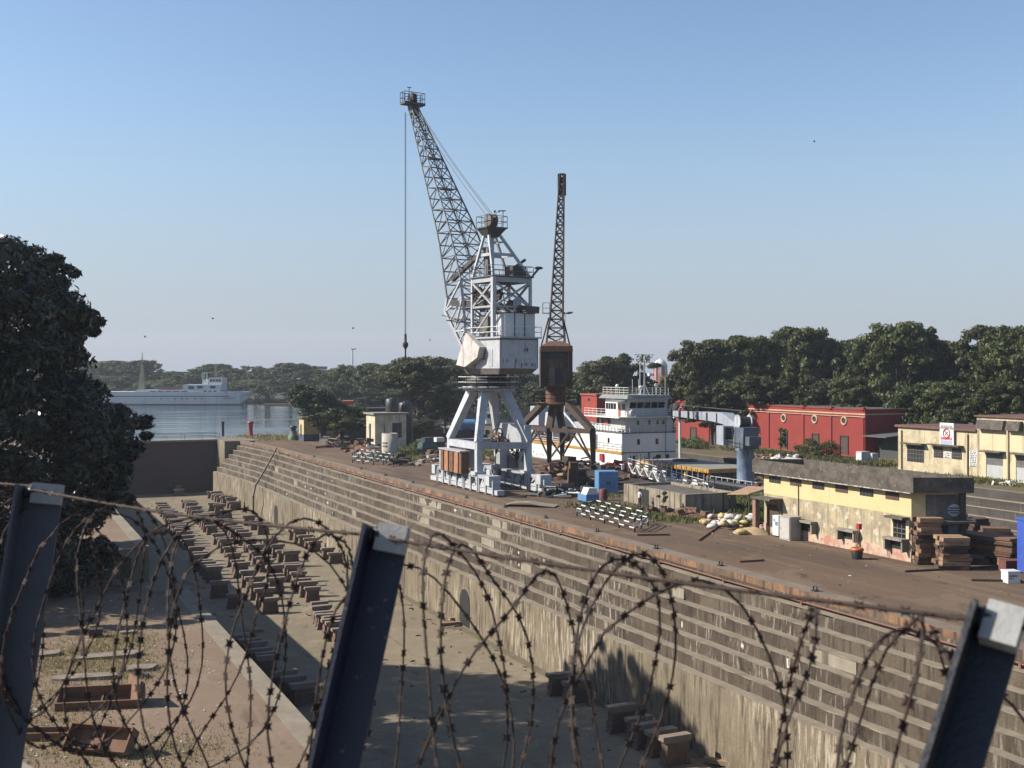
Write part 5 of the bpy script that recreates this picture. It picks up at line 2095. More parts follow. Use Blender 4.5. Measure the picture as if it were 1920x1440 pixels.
for px, py, r, h, lab in ((735, 797, 1.1, 2.4, "left black plastic water tank on the hut roof"), (758, 797, 1.1, 2.4, "right black plastic water tank behind the concrete cylinder")):
    Y = G(735, 838).y + 1.5
    o = Vector(((px - 960) / F * Y, Y, ZA(797, Y) - h / 2 if False else 5.9))
    q = MB()
    q.lathe([(r, 0), (r * 1.03, .3), (r, .6), (r * 1.03, .9), (r, h * .9), (r * .85, h * .97), (.3, h), (.3, h + .12)], n=16)
    if px > 740:
        o = Vector(((px - 960) / F * Y, Y + 2, 3.4))
        tw = MB()
        T = thing("water_tank", lab, "water tank", Vector((o.x, o.y, 0)))
        tw.box(-1.2, -1.2, 0, 1.2, 1.2, 5.2)
        tw.build("tank_stand", m_darkconcrete, T)
        q.build("drum", m_black, T, loc=(0, 0, 5.2))
    else:
        tag(q.build("water_tank", m_black, loc=o), lab, "water tank")

# distant buildings
def block(name, label, cat, px, py_top, Y, w, d, mw, mr, base=0.0, rh=.6):
    h = ZA(py_top, Y)
    T = thing(name, label, cat, Vector(((px - 960) / F * Y, Y, base)), .1)
    q = MB()
    q.box(-w / 2, -d / 2, 0, w / 2, d / 2, h - rh - base)
    q.build("wall", mw, T)
    q = MB()
    q.box(-w / 2 - .5, -d / 2 - .5, h - rh - base, w / 2 + .5, d / 2 + .5, h - base)
    q.build("roof", mr, T)
    return T
block("harbour_building", "flat pale building above the far trees left of the ship bridge", "building", 333, 697, 600, 26, 12, M("pale_far_wall", (.30, .25, .22)), m_darksteel, rh=2)
block("harbour_building", "long dark roofed building among the far trees behind the olive mast", "building", 212, 678, 640, 34, 14, M("dim_far_wall", (.16, .14, .13)), m_lightgrey, rh=1.2)
block("harbour_building", "tiny white tower blocks on the skyline above the far trees", "building", 592, 687, 900, 16, 12, m_whitepaint, m_rust, rh=2)
block("harbour_building", "red roofed building showing between the quay trees", "building", 637, 751, 300, 6, 8, M("salmon_wall", (.42, .20, .16)), M("red_tile_roof", (.42, .06, .04)), rh=1.6)
block("harbour_building", "ochre low building on the far bank between the cranes", "building", 985, 754, 345, 12, 8, M("ochre_wall", (.48, .34, .14)), m_oldconcrete)
# domed red and white tower behind the trees
Y = 420
T = thing("domed_tower", "small red and white domed tower top above the trees", "tower", Vector(((1238 - 960) / F * Y, Y, 0)))
z0, z1 = ZA(700, Y), ZA(674, Y)
q = MB()
q.lathe([(2.4, 0), (2.4, z0), (2.2, z1 - 2.2)], n=8, smooth=False)
q.build("shaft", M("temple_red", (.42, .12, .08), (.5, .3, .25), .8), T)
q = MB()
q.lathe([(2.5, z1 - 2.2), (2.5, z1 - 1.8), (2.0, z1 - .9), (1.2, z1 - .2), (.3, z1 + .1), (.1, z1 + .8)], n=12)
q.build("dome", m_whitepaint, T)
q = MB()
for k in range(8):
    a_ = k * math.pi / 4
    q.bar((2.35 * math.cos(a_), 2.35 * math.sin(a_), z0 - 2), (2.3 * math.cos(a_), 2.3 * math.sin(a_), z1 - 2.2), .5, .5)
q.build("ribs", m_whitepaint, T)
lamp_mast("tall thin floodlight mast above the far trees", 661, 655, 0, 420, .22)
# ------------------------------------------------------------------ trees and plants
def leaf_mat(name, base, alt, rough=.5, tr=.25):
    t = NT(name)
    n1 = t.noise(.55, 4, .6)
    c = t.mix(t.step(n1, .38, .64), base, alt)
    f = t.noise(3.5, 3, .6)
    c = t.mix(t.mul(t.step(f, .45, .7), .5), c, tuple(x * 1.6 for x in alt))
    hv = t.n("ShaderNodeHueSaturation")
    t.l(c, hv.inputs["Color"])
    r2 = t.n("ShaderNodeMapRange")
    t.l(t.oi.outputs["Random"], r2.inputs["Value"])
    r2.inputs["To Min"].default_value = .65
    r2.inputs["To Max"].default_value = 1.1
    t.l(r2.outputs[0], hv.inputs["Value"])
    r3 = t.n("ShaderNodeMapRange")
    t.l(t.oi.outputs["Random"], r3.inputs["Value"])
    r3.inputs["To Min"].default_value = .485
    r3.inputs["To Max"].default_value = .51
    t.l(r3.outputs[0], hv.inputs["Hue"])
    t.fin(hv.outputs[0], rough, 0, .3)
    ts = t.n("ShaderNodeBsdfTranslucent")
    t.l(hv.outputs[0], ts.inputs["Color"])
    mx = t.n("ShaderNodeMixShader")
    mx.inputs[0].default_value = tr
    t.l(t.b.outputs[0], mx.inputs[1])
    t.l(ts.outputs[0], mx.inputs[2])
    t.l(mx.outputs[0], t.out.inputs["Surface"])
    return t.mat

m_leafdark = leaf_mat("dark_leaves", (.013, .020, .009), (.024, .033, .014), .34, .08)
m_leafshade = leaf_mat("shade_green_leaves", (.036, .050, .017), (.062, .074, .024), .5, .18)
m_leafmid = leaf_mat("green_leaves", (.058, .076, .022), (.096, .108, .030), .55, .24)
m_leafolive = leaf_mat("olive_leaves", (.068, .076, .026), (.10, .102, .040), .6, .22)
m_leafbright = leaf_mat("bright_leaves", (.055, .10, .022), (.085, .13, .03), .55, .3)
m_grass = leaf_mat("grass_blades", (.080, .105, .026), (.13, .135, .045), .7, .3)
m_grassdry = leaf_mat("dry_grass_blades", (.17, .155, .055), (.22, .18, .075), .8, .2)
m_bark = M("bark", (.085, .065, .05), (.05, .04, .032), 2.5, .4, .65, rough=.95)

def leaf_cloud(name, centres, radii, n, L, Wd, seed, mat_, flat=.65, up=.35):
    r = np.random.default_rng(seed)
    C = np.repeat(np.array(centres, float), n, 0)
    R = np.repeat(np.array(radii, float), n)[:, None]
    k = len(C)
    d = r.normal(size=(k, 3))
    d /= np.linalg.norm(d, axis=1)[:, None]
    rr = r.random((k, 1)) ** .45
    P = C + d * rr * R * np.array([1, 1, flat])
    nrm = d + r.normal(size=(k, 3)) * .55 + np.array([0, 0, up])
    nrm /= np.linalg.norm(nrm, axis=1)[:, None]
    t = np.cross(nrm, r.normal(size=(k, 3)))
    t /= np.linalg.norm(t, axis=1)[:, None] + 1e-9
    b = np.cross(nrm, t)
    s = r.uniform(.6, 1.3, (k, 1))
    V = np.stack([P - t * L * s / 2, P + b * Wd * s / 2 + nrm * Wd * .12, P + t * L * s / 2, P - b * Wd * s / 2 + nrm * Wd * .12], 1).reshape(-1, 3)
    me = bpy.data.meshes.new(name)
    nv = len(V)
    me.vertices.add(nv)
    me.vertices.foreach_set("co", V.ravel())
    me.loops.add(nv)
    me.loops.foreach_set("vertex_index", np.arange(nv, dtype=np.int32))
    me.polygons.add(k)
    me.polygons.foreach_set("loop_start", np.arange(0, nv, 4, dtype=np.int32))
    me.polygons.foreach_set("loop_total", np.full(k, 4, dtype=np.int32))
    me.materials.append(mat_)
    me.update()
    me.validate()
    return me

def crown_points(seed, H, R, z0, nb, flat=1.0, rb=(.2, .34), lumps=5):
    r = random.Random(seed)
    cen, rad_ = [], []
    lobes = [(r.uniform(0, 6.28), r.uniform(.25, .6), r.uniform(.35, .95), r.uniform(.42, .62)) for _ in range(lumps)] + [(0, 0, .6, .72)]
    for k in range(nb):
        a, rr, hz, lr = lobes[k % len(lobes)]
        cx, cy, cz = R * rr * math.cos(a), R * rr * math.sin(a), z0 + (H - z0) * hz * .82
        while True:
            d = Vector((r.gauss(0, 1), r.gauss(0, 1), r.gauss(.25, .8)))
            if d.length > .1:
                break
        d.normalize()
        q = r.uniform(.62, 1.0)
        br = R * r.uniform(*rb) * .8
        p = Vector((cx + d.x * R * lr * q, cy + d.y * R * lr * q, cz + d.z * (H - z0) * lr * .62 * q * flat))
        p.z = min(max(p.z, z0 + br * .3), H - br * .55)
        cen.append(p)
        rad_.append(br)
    return cen, rad_

def trunk_mb(seed, H, R, z0, cen, r0):
    r = random.Random(seed + 99)
    q = MB()
    top = Vector((r.uniform(-.3, .3), r.uniform(-.3, .3), z0 + (H - z0) * .35))
    fork = Vector((0, 0, z0 * .9 + .5))
    q.path([(0, 0, -.2), (r.uniform(-.15, .15), r.uniform(-.15, .15), fork.z * .5), fork, top], [r0 * 1.25, r0, r0 * .85, r0 * .4], 8)
    for c in r.sample(cen, min(9, len(cen))):
        m = fork.lerp(Vector(c), .5) + Vector((r.uniform(-.4, .4), r.uniform(-.4, .4), .3))
        q.path([fork, m, c], [r0 * .5, r0 * .3, r0 * .12], 6)
    return q

PROTO = []
for i, (H, R, z0, nb, mm, fl) in enumerate(((16, 8, 3.0, 75, m_leafmid, .9), (17, 7.5, 3.5, 70, m_leafmid, 1.0), (15, 8.5, 3.0, 75, m_leafolive, .75), (16, 7.0, 2.0, 70, m_leafshade, 1.0), (15, 8, 2.5, 72, m_leafmid, .85), (16, 8.5, 3.5, 72, m_leafolive, .8))):
    cen, rd = crown_points(20 + i, H, R, z0, nb * 2, fl, (.13, .27), 7)
    me = leaf_cloud("crown", cen, rd, 125, .62, .34, 50 + i, mm, .5, .3)
    tm = trunk_mb(20 + i, H, R, z0, cen, .42)
    to = tm.build("trunk", m_bark)
    PROTO.append((H, R, me, to.data))
    bpy.data.objects.remove(to)

def plant_tree(label, px, top, wpx, Y, kind, group, base=0.0, name="tree"):
    H, R, cm, tm = PROTO[kind % len(PROTO)]
    h = ZA(top, Y) - base
    w = wpx / F * Y
    T = thing(name, label, "tree", Vector(((px - 960) / F * Y, Y, base)), rnd.uniform(0, 6.28), group)
    T.scale = (w / (2 * R * .92), w / (2 * R * .92), h / (H * .98))
    for nm, me in (("crown", cm), ("trunk", tm)):
        o = bpy.data.objects.new(nm, me)
        col.objects.link(o)
        o.parent = T
    return T

GB = "trees behind the red warehouse and sheds"
warehouse_trees = [(1262, 688, 70, 236, 3), (1312, 640, 120, 228, 0), (1382, 628, 125, 226, 1), (1440, 634, 110, 232, 4), (1495, 611, 130, 224, 1), (1560, 634, 115, 228, 0), (1622, 634, 100, 218, 3),
                   (1686, 608, 150, 208, 0), (1752, 645, 100, 212, 4), (1800, 634, 105, 204, 3), (1858, 608, 145, 198, 1), (1922, 612, 140, 192, 0), (1990, 630, 130, 192, 4)]
for k, (px, top, w, Y, kd) in enumerate(warehouse_trees):
    plant_tree("tall dark leafy tree behind the warehouse and sheds, %s from the left" % ORD[k], px, top, w, Y, kd, GB)
for k, (px, top, w, Y, kd) in enumerate([(1285, 660, 120, 245, 1), (1348, 638, 130, 240, 0), (1415, 634, 120, 238, 1), (1528, 640, 140, 240, 3), (1595, 638, 130, 232, 0), (1650, 640, 140, 226, 1), (1720, 640, 140, 222, 3), (1778, 640, 140, 216, 0), (1885, 640, 140, 212, 1)]):
    plant_tree("shaded tree filling the gaps in the row behind the warehouse, %s from the left" % ORD[k], px, top, w, Y, kd, GB)
for k, (px, top, w, Y, kd) in enumerate([(1335, 712, 110, 206, 3), (1425, 705, 120, 203, 0), (1520, 708, 120, 198, 3), (1610, 705, 110, 188, 1), (1700, 712, 100, 182, 3), (1758, 716, 100, 178, 0), (1822, 722, 110, 172, 3), (1900, 715, 120, 168, 1)]):
    plant_tree("lower bushy tree in front of the tall ones behind the sheds, %s from the left" % ORD[k], px, top, w, Y, kd, GB)
GF = "trees on the far bank"
for k, (px, top, w, Y, kd) in enumerate([(130, 690, 120, 560, 0), (212, 676, 110, 600, 2), (262, 676, 80, 560, 0), (305, 696, 70, 560, 4), (345, 702, 70, 545, 1), (388, 683, 95, 560, 0), (432, 692, 80, 550, 2), (462, 686, 70, 545, 4),
                                          (505, 690, 70, 535, 0), (545, 680, 100, 530, 2), (592, 693, 80, 500, 1), (625, 690, 90, 420, 0), (672, 684, 95, 380, 4), (240, 705, 120, 545, 1), (330, 712, 130, 540, 0), (420, 710, 130, 538, 3), (500, 712, 130, 520, 0), (565, 708, 130, 505, 3), (620, 716, 110, 440, 1)]):
    plant_tree("hazy round tree on the far bank, %s from the left edge" % ORD[k], px, top, w, Y, kd, GF, -.3)
for k, (px, top, w, Y, kd) in enumerate([(720, 682, 110, 356, 0), (850, 672, 110, 350, 1), (905, 684, 100, 352, 4), (960, 690, 100, 352, 0), (1005, 694, 100, 350, 3), (1060, 700, 90, 345, 1), (640, 716, 80, 350, 2), (700, 726, 80, 345, 3), (760, 730, 90, 348, 0), (880, 716, 120, 347, 3), (935, 718, 120, 347, 0), (990, 720, 120, 346, 3), (820, 716, 110, 347, 1)]):
    plant_tree("dark tree on the basin bank behind the cranes, %s planted from the left group" % ORD[k], px, top, w, Y, kd, GF, -.3)
for k, (px, top, w, Y, kd, lab) in enumerate([(1150, 660, 150, 262, 5, "broad spreading rain tree behind the white ship"), (1090, 688, 95, 285, 4, "smaller pale tree between the rusty crane and the ship mast"), (1206, 704, 80, 262, 3, "dark tree right behind the ship mast"), (1020, 715, 90, 300, 3, "dark tree behind the rusty crane house"), (1165, 725, 120, 250, 3, "low dark tree behind the ship bridge")]):
    plant_tree(lab, px, top, w, Y, kd, None)
for px, top, w, Y, kd, lab in ((602, 718, 112, 211, 3, "leaning dark tree over the yellow hut at the water edge"), (660, 760, 112, 209, 4, "low bushy tree between the yellow hut and white hut"),
                               (785, 668, 165, 236, 2, "large feathery olive tree behind the white hut"), (778, 786, 90, 214, 3, "small dark tree beside the concrete cylinder"), (835, 745, 80, 246, 2, "low hanging olive tree next to the large feathery one")):
    plant_tree(lab, px, top, w, Y, kd, None)

# the big dark tree on the left
def big_tree():
    r = random.Random(42)
    X0, Y0 = -37.0, 75.0
    prof = [(1.2, 7), (2.5, 9.5), (4, 11.5), (6.5, 13.0), (9, 13.4), (10.6, 12.8), (11.3, 11.0), (12.2, 10.0), (14, 9.3), (15.2, 9.1), (16.6, 10.2), (17.6, 8.9), (19, 8.3), (20.3, 7.4), (21.3, 4.5)]
    def rz(z):
        for (a, ra), (b_, rb) in zip(prof[:-1], prof[1:]):
            if a <= z <= b_:
                return ra + (rb - ra) * (z - a) / (b_ - a)
        return prof[-1][1]
    cen, rd = [], []
    for k in range(460):
        z = r.uniform(.8, 20.8)
        R = rz(z)
        br = r.uniform(.9, 2.1)
        a = r.uniform(0, 6.28)
        q = (R - br * .8) * (r.uniform(.88, 1.0) if k % 4 else r.uniform(.25, .8))
        cen.append(Vector((q * math.cos(a), q * 1.28 * math.sin(a), z)))
        rd.append(br)
    for k in range(90):
        z = r.uniform(2.5, 20.8)
        a = r.uniform(0, 6.28)
        q = rz(z) + r.uniform(-.9, .35)
        cen.append(Vector((q * math.cos(a), q * 1.28 * math.sin(a), z)))
        rd.append(r.uniform(.35, .75))
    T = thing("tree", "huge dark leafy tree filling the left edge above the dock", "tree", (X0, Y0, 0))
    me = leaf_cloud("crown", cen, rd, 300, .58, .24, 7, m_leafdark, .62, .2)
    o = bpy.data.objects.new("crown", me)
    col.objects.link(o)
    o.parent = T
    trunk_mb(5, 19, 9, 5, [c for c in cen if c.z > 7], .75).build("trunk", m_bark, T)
big_tree()

def bush(label, px, py, w, h, mm, seed, n=16, leaves=120, L=.22, loc=None):
    o = loc or G(px, py)
    r = random.Random(seed)
    cen = [Vector((r.gauss(0, w * .22), r.gauss(0, w * .22), r.uniform(.1, .8) * h)) for _ in range(n)]
    me = leaf_cloud("bush", cen, [w * r.uniform(.14, .24) for _ in cen], leaves, L, L * .5, seed, mm, .7)
    ob = bpy.data.objects.new("bush", me)
    col.objects.link(ob)
    ob.location = o
    return tag(ob, label, "bush")
bush("bright green bush at the pump house doorway", 1422, 990, 2.0, 2.4, m_leafbright, 1)
bush("dense shrub in front of the warehouse's middle brown door", 1540, 857, 4.2, 2.9, m_leafmid, 2, 22, 150, .3)
bush("low shrub by the warehouse wall left of the dense shrub", 1503, 851, 2.6, 1.6, m_leafmid, 3)
bush("creeper covering the ivy hung warehouse window", 1470, 838, 1.8, 4.0, m_leafbright, 4, 20, 110, .25, loc=W(RU + red_u(1470), RV - .35, .4))
bush("low green shrubs at the far left foot of the warehouse", 1290, 838, 5.5, 1.5, m_leafbright, 5, 26, 130, .3)
bush("weedy shrub against the warehouse under the deck crane boom", 1310, 841, 4.0, 1.1, m_leafmid, 6, 18, 110, .25)
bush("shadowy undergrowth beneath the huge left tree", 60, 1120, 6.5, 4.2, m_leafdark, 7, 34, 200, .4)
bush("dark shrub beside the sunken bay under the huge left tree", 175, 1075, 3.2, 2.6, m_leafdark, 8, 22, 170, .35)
bush("small sapling in front of the concrete pit wall", 1246, 962, 1.1, 3.0, m_leafmid, 9, 8, 60, .2)
bush("grey green weeds in front of the tall shed shutter", 1862, 886, 3.4, .9, m_leafolive, 10, 18, 80, .25)
bush("green shrub below the small dark quay tree", 795, 846, 4.5, 2.0, m_leafbright, 12, 20, 90, .3)

def grass_patch(label, spots, n, h, mm, seed, wd=.10):
    r = np.random.default_rng(seed)
    P = []
    for px, py, ru, rv in spots:
        u, v = UV(px, py)
        k = int(n * ru * rv)
        g = r.normal(size=(k, 2)) * .5
        for a, b_ in g:
            P.append(W(u + a * ru, v + b_ * rv))
    P = np.array([tuple(p) for p in P])
    k = len(P)
    hh = h * r.uniform(.4, 1.2, (k, 1))
    a = r.uniform(0, 6.28, k)
    t = np.stack([np.cos(a), np.sin(a), np.zeros(k)], 1) * wd
    top = P + np.concatenate([r.normal(size=(k, 2)) * h * .35, hh], 1)
    V = np.stack([P - t, P + t, top], 1).reshape(-1, 3)
    me = bpy.data.meshes.new("grass")
    nv = len(V)
    me.vertices.add(nv)
    me.vertices.foreach_set("co", V.ravel())
    me.loops.add(nv)
    me.loops.foreach_set("vertex_index", np.arange(nv, dtype=np.int32))
    me.polygons.add(k)
    me.polygons.foreach_set("loop_start", np.arange(0, nv, 3, dtype=np.int32))
    me.polygons.foreach_set("loop_total", np.full(k, 3, dtype=np.int32))
    me.materials.append(mm)
    me.update()
    me.validate()
    o = bpy.data.objects.new("grass", me)
    col.objects.link(o)
    return tag(o, label, "grass", kind="stuff")
grass_patch("green grass on the bank behind the heap of sacks", [(1375, 932, 7, 4), (1400, 940, 5, 4), (1360, 945, 4, 4), (1390, 955, 4, 3)], 60, .5, m_grass, 1)
grass_patch("strip of grass below the concrete pit and the person", [(1120, 948, 3, 3), (1150, 955, 4, 3), (1190, 962, 4, 3), (1230, 970, 4, 2.4), (1265, 973, 3, 2), (1130, 928, 3, 2)], 38, .35, m_grass, 2)
grass_patch("yellowing grass along the front of the cream sheds", [(1780, 876, 10, 5), (1830, 886, 9, 4), (1740, 872, 8, 4), (1890, 893, 8, 4), (1700, 872, 8, 4), (1850, 900, 8, 3)], 26, .4, m_grassdry, 3, .12)
grass_patch("green grass tufts at the warehouse foot", [(1450, 850, 12, 3), (1500, 856, 10, 3), (1420, 846, 10, 3), (1570, 862, 8, 3), (1650, 870, 6, 3), (1860, 905, 9, 3), (1600, 868, 8, 2.5)], 20, .45, m_grass, 4, .12)
grass_patch("grass around the concrete cylinder and scrap", [(715, 857, 4, 3), (765, 850, 6, 3), (790, 846, 7, 3), (750, 862, 4, 2.5)], 45, .7, m_grass, 5, .12)
grass_patch("grass at the quay corner by the water", [(520, 822, 9, 6), (490, 818, 8, 6), (560, 820, 7, 4)], 9, .3, m_grassdry, 6, .12)
grass_patch("grass between the grey crane legs", [(868, 856, 9, 4), (915, 850, 9, 5), (935, 868, 6, 4)], 20, .4, m_grass, 8, .12)
grass_patch("dry grass and straw on the left quay", [(100, 1250, 4, 3.5), (170, 1225, 4, 3), (240, 1260, 3, 2.5), (120, 1400, 3, 3), (330, 1410, 2.5, 2.5), (60, 1330, 4, 3), (230, 1200, 4, 2)], 150, .16, m_grassdry, 7, .02)

def undergrowth(label, pts, h, n, L, mm, seed, base=0.0):
    r = random.Random(seed)
    cen, rd = [], []
    for (a, b_) in zip(pts[:-1], pts[1:]):
        k = max(2, int((b_ - a).length / (h * .35)))
        for i in range(k):
            p = a.lerp(b_, (i + r.random()) / k)
            for j in range(2):
                cen.append((p.x + r.gauss(0, h * .2), p.y + r.gauss(0, h * .4), base + h * r.uniform(.12, .8)))
                rd.append(h * r.uniform(.22, .38))
    me = leaf_cloud("undergrowth", cen, rd, n, L, L * .55, seed, mm, .8)
    o = bpy.data.objects.new("undergrowth", me)
    col.objects.link(o)
    return tag(o, label, "undergrowth", kind="stuff")
undergrowth("dark undergrowth along the far bank below the hazy trees", [G(px, py, 0) + Vector((0, 10, 0)) for px, py in ((60, 752), (260, 752), (420, 752), (540, 753), (610, 758), (690, 766))], 8.5, 90, 1.0, m_leafshade, 31)
undergrowth("dark undergrowth along the basin wall behind the cranes", [G(px, py, 0) + Vector((0, 7, 0)) for px, py in ((690, 772), (780, 779), (900, 781), (1010, 782))], 7, 100, .8, m_leafshade, 32)
undergrowth("dark undergrowth below the trees behind the warehouse and sheds", [W(200, 130), W(170, 130), W(140, 128), W(110, 127), W(85, 127), W(60, 128), W(40, 128)], 7.5, 130, .6, m_leafshade, 33)
# ------------------------------------------------------------------ keel blocks on the dock floor
def keel_proto():
    T = thing("keel_block", "tmp", "keel block", (0, 0, 0), TH)
    q = MB()
    q.prism([(-.78, 0), (.78, 0), (.66, .35), (.62, .95), (-.62, .95), (-.66, .35)], -.30, .30, 'y')
    q.box(-.70, -.36, .05, -.45, .36, .5)
    q.box(.45, -.36, .05, .70, .36, .5)
    q.build("block_body", [m_blockiron], T)
    q = MB()
    q.prism([(-.72, .95), (.72, .95), (.84, 1.05), (.84, 1.24), (-.84, 1.24), (-.84, 1.05)], -.26, .26, 'y')
    q.build("block_cap", [m_blockcap], T)
    return T
m_blockiron = M("rusty_block_iron", (.15, .095, .068), (.10, .066, .05), 1.2, .4, .65, rough=.9, speck=(.22, .15, .10))
m_blockcap = M("pale_block_timber", (.25, .195, .15), (.19, .14, .105), 1.5, .4, .65, rough=.9)
KB = keel_proto()
kb_used = [False]
def keel(u, v, label, group, jit=.12):
    loc = W(u, v, ZF + .004)
    rz = TH + rnd.gauss(0, .06) * (1 if jit < .3 else 3)
    if not kb_used[0]:
        kb_used[0] = True
        o = KB
        o.location = loc
        o["group"] = group
        o["label"] = label
        o.rotation_euler = (0, 0, rz)
    else:
        o = copy_thing(KB, loc, rz, label, group)
    s = rnd.uniform(1.02, 1.2)
    o.scale = (s * rnd.uniform(.92, 1.08), s, s * rnd.uniform(.95, 1.3))
    return o
def keel_row(spots, lab, group, jit=.1):
    for k, (u, v) in enumerate(spots):
        keel(u + rnd.gauss(0, jit), v + rnd.gauss(0, jit), "keel block %s, %s from gate" % (lab, ORD[k]), group)
fl = lambda px, py: UV(px, py, ZF)
GK = "keel blocks standing on the dock floor"
def run(p0, p1, step):
    a, b_ = fl(*p0), fl(*p1)
    n = max(1, int(abs(a[0] - b_[0]) / (step * 1.28)))
    return [(a[0] + (b_[0] - a[0]) * k / n, a[1] + (b_[1] - a[1]) * k / n) for k in range(n + 1)]
keel_row(run((300, 955), (352, 1030), 2.0) + run((368, 1052), (402, 1092), 1.9) + run((415, 1120), (440, 1140), 2.4), "in the shaded row nearest left quay", GK)
keel_row(run((318, 915), (336, 930), 3.2) + run((350, 952), (395, 1002), 2.2) + run((410, 1020), (432, 1044), 2.6) + run((440, 1062), (452, 1082), 2.4) + run((470, 1100), (505, 1150), 2.3), "in the row left of the floor middle", GK)
keel_row(run((402, 958), (425, 972), 3.5) + run((418, 985), (470, 1035), 2.3) + run((480, 1050), (498, 1072), 2.2) + run((512, 1090), (520, 1112), 2.2), "in the long row along the floor middle", GK)
keel_row(run((468, 985), (492, 1002), 3.2) + run((496, 1030), (545, 1062), 2.6) + run((545, 1082), (585, 1128), 1.9), "in the row right of the floor middle", GK)
keel_row(run((398, 934), (440, 956), 2.0), "at the wall beside the drain pipe", GK)
keel_row(run((553, 1012), (592, 1034), 1.9) + run((612, 1048), (628, 1056), 2.4), "at the wall near the far culvert", GK)
keel_row(run((596, 1160), (640, 1208), 1.1), "in the tight group left of blue post", GK)
keel_row([fl(1052, 1302), fl(1080, 1318)], "at the wall past the near culvert", GK, .05)
keel_row(run((1160, 1372), (1275, 1432), 1.25), "in the wall cluster at photo bottom", GK, .2)
keel_row(run((450, 1218), (505, 1265), 1.0), "in the dark left quay wall cluster", GK, .15)
keel_row([fl(548, 1305), fl(575, 1322), fl(535, 1296)], "loose below the left quay edge", GK, .1)
# loose timbers and stones on the floor
for k, (px, py, l, a, lab) in enumerate(((845, 1172, 2.2, .5, "pale plank lying by the near culvert"), (858, 1162, 1.8, .6, "second pale plank lying at the near culvert mouth"), (395, 915, 3.6, -.3, "pale block lying at the dock gate foot"), (352, 918, 1.8, .2, "stone lying by the dock gate left of the pale block"), (1345, 1432, 1.6, -.5, "pale timber at the bottom edge by the wall"), (478, 1185, 1.5, .2, "small shaded timber near the left quay edge"))):
    q = MB()
    q.obox((0, 0, .14), (l, .35, .26), a, .04, .03)
    tag(q.build("timber", m_woodpale if k != 3 else m_concrete, loc=G(px, py, ZF)), lab, "timber")
q = MB()
r9 = random.Random(9)
for k in range(150):
    u, v = r9.uniform(60, 215), r9.uniform(19, 37)
    if k % 3 == 0:
        u, v = r9.uniform(60, 200), r9.gauss(37.2, .5)
    p = W(u, v, ZF + .03)
    q.obox(p, (r9.uniform(.05, .5), r9.uniform(.04, .15), r9.uniform(.03, .12)), r9.uniform(0, 3))
tag(q.build("debris", m_rustdark), "scattered chips and sticks littering the dock floor", "debris", kind="stuff")
q = MB()
for k in range(220):
    u, v = r9.uniform(28, 150), r9.uniform(44.8, 74)
    p = W(u, v, .02)
    q.m(r9.choice([0, 1, 1, 2]))
    q.obox(p, (r9.uniform(.04, .22), r9.uniform(.03, .15), r9.uniform(.01, .05)), r9.uniform(0, 3))
tag(q.build("litter", [m_whiteplastic, m_rust, m_wooddark]), "small litter and chips scattered over the brown quay", "litter", kind="stuff")

# white painted marks and bird droppings on the risers belong to the wall
q = MB()
for px, py, k, w, h in ((564, 908, 4, .8, .35), (547, 913, 4, .5, .4), (556, 917, 4, .7, .3), (540, 926, 6, .9, .3), (632, 933, 5, .35, .5), (633, 961, 6, .35, .6), (620, 942, 5, 1.0, .25), (652, 924, 4, .3, .5), (600, 948, 6, .3, .25), (623, 885, 2, .4, .3),
                        (852, 957, 1, .8, .35), (873, 966, 1, .4, .35), (970, 1036, 3, .4, .3), (975, 1058, 4, .7, .4), (1078, 1048, 3, .25, .5), (660, 900, 2, .5, .2), (1165, 1060, 2, .35, .25), (1190, 1180, 4, .25, .5), (1378, 1214, 4, .3, .5), (1572, 1232, 4, .35, .9)):
    zc = -(k + .5) * RZ
    u = UV(px, py, zc)[0]
    v = V0 - k * RT
    n = 7
    pts = [(u + w / 2 * math.cos(j / n * 6.28) * rnd.uniform(.6, 1.1), zc + h / 2 * math.sin(j / n * 6.28) * rnd.uniform(.6, 1.1)) for j in range(n)]
    q.prism(pts, v - .012, v + .1, 'x')
q.build("white_mark", M("white_mark_paint", (.55, .52, .46), rough=.9), wall)

# mooring rings along the coping
GM = "mooring eyes along the dry dock coping"
mk = None
for k, (px, py) in enumerate(((601, 857), (688, 880), (735, 892), (777, 906), (886, 934), (948, 952), (1027, 972), (1115, 998), (1224, 1030), (1345, 1062), (1520, 1110))):
    u, v = UV(px, py)
    lab = "small black mooring eye on the dock coping, %s from the far end" % ORD[k]
    if mk is None:
        q = MB()
        q.torus((0, 0, .14), .17, .05, 'x', 12, 6)
        q.box(-.18, -.2, 0, .18, .2, .06)
        mk = tag(q.build("mooring_eye", m_black, loc=W(u, V0 + .75, .03), rz=TH), lab, "mooring eye", GM)
    else:
        o = mk.copy()
        col.objects.link(o)
        o.location = W(u, V0 + .75 + rnd.uniform(-.2, .2), .03)
        o["label"] = lab

def simple(name, label, cat, mb, mm, px, py, rz=TH, z=0.0):
    return tag(mb.build(name, mm, loc=G(px, py, z), rz=rz), label, cat)

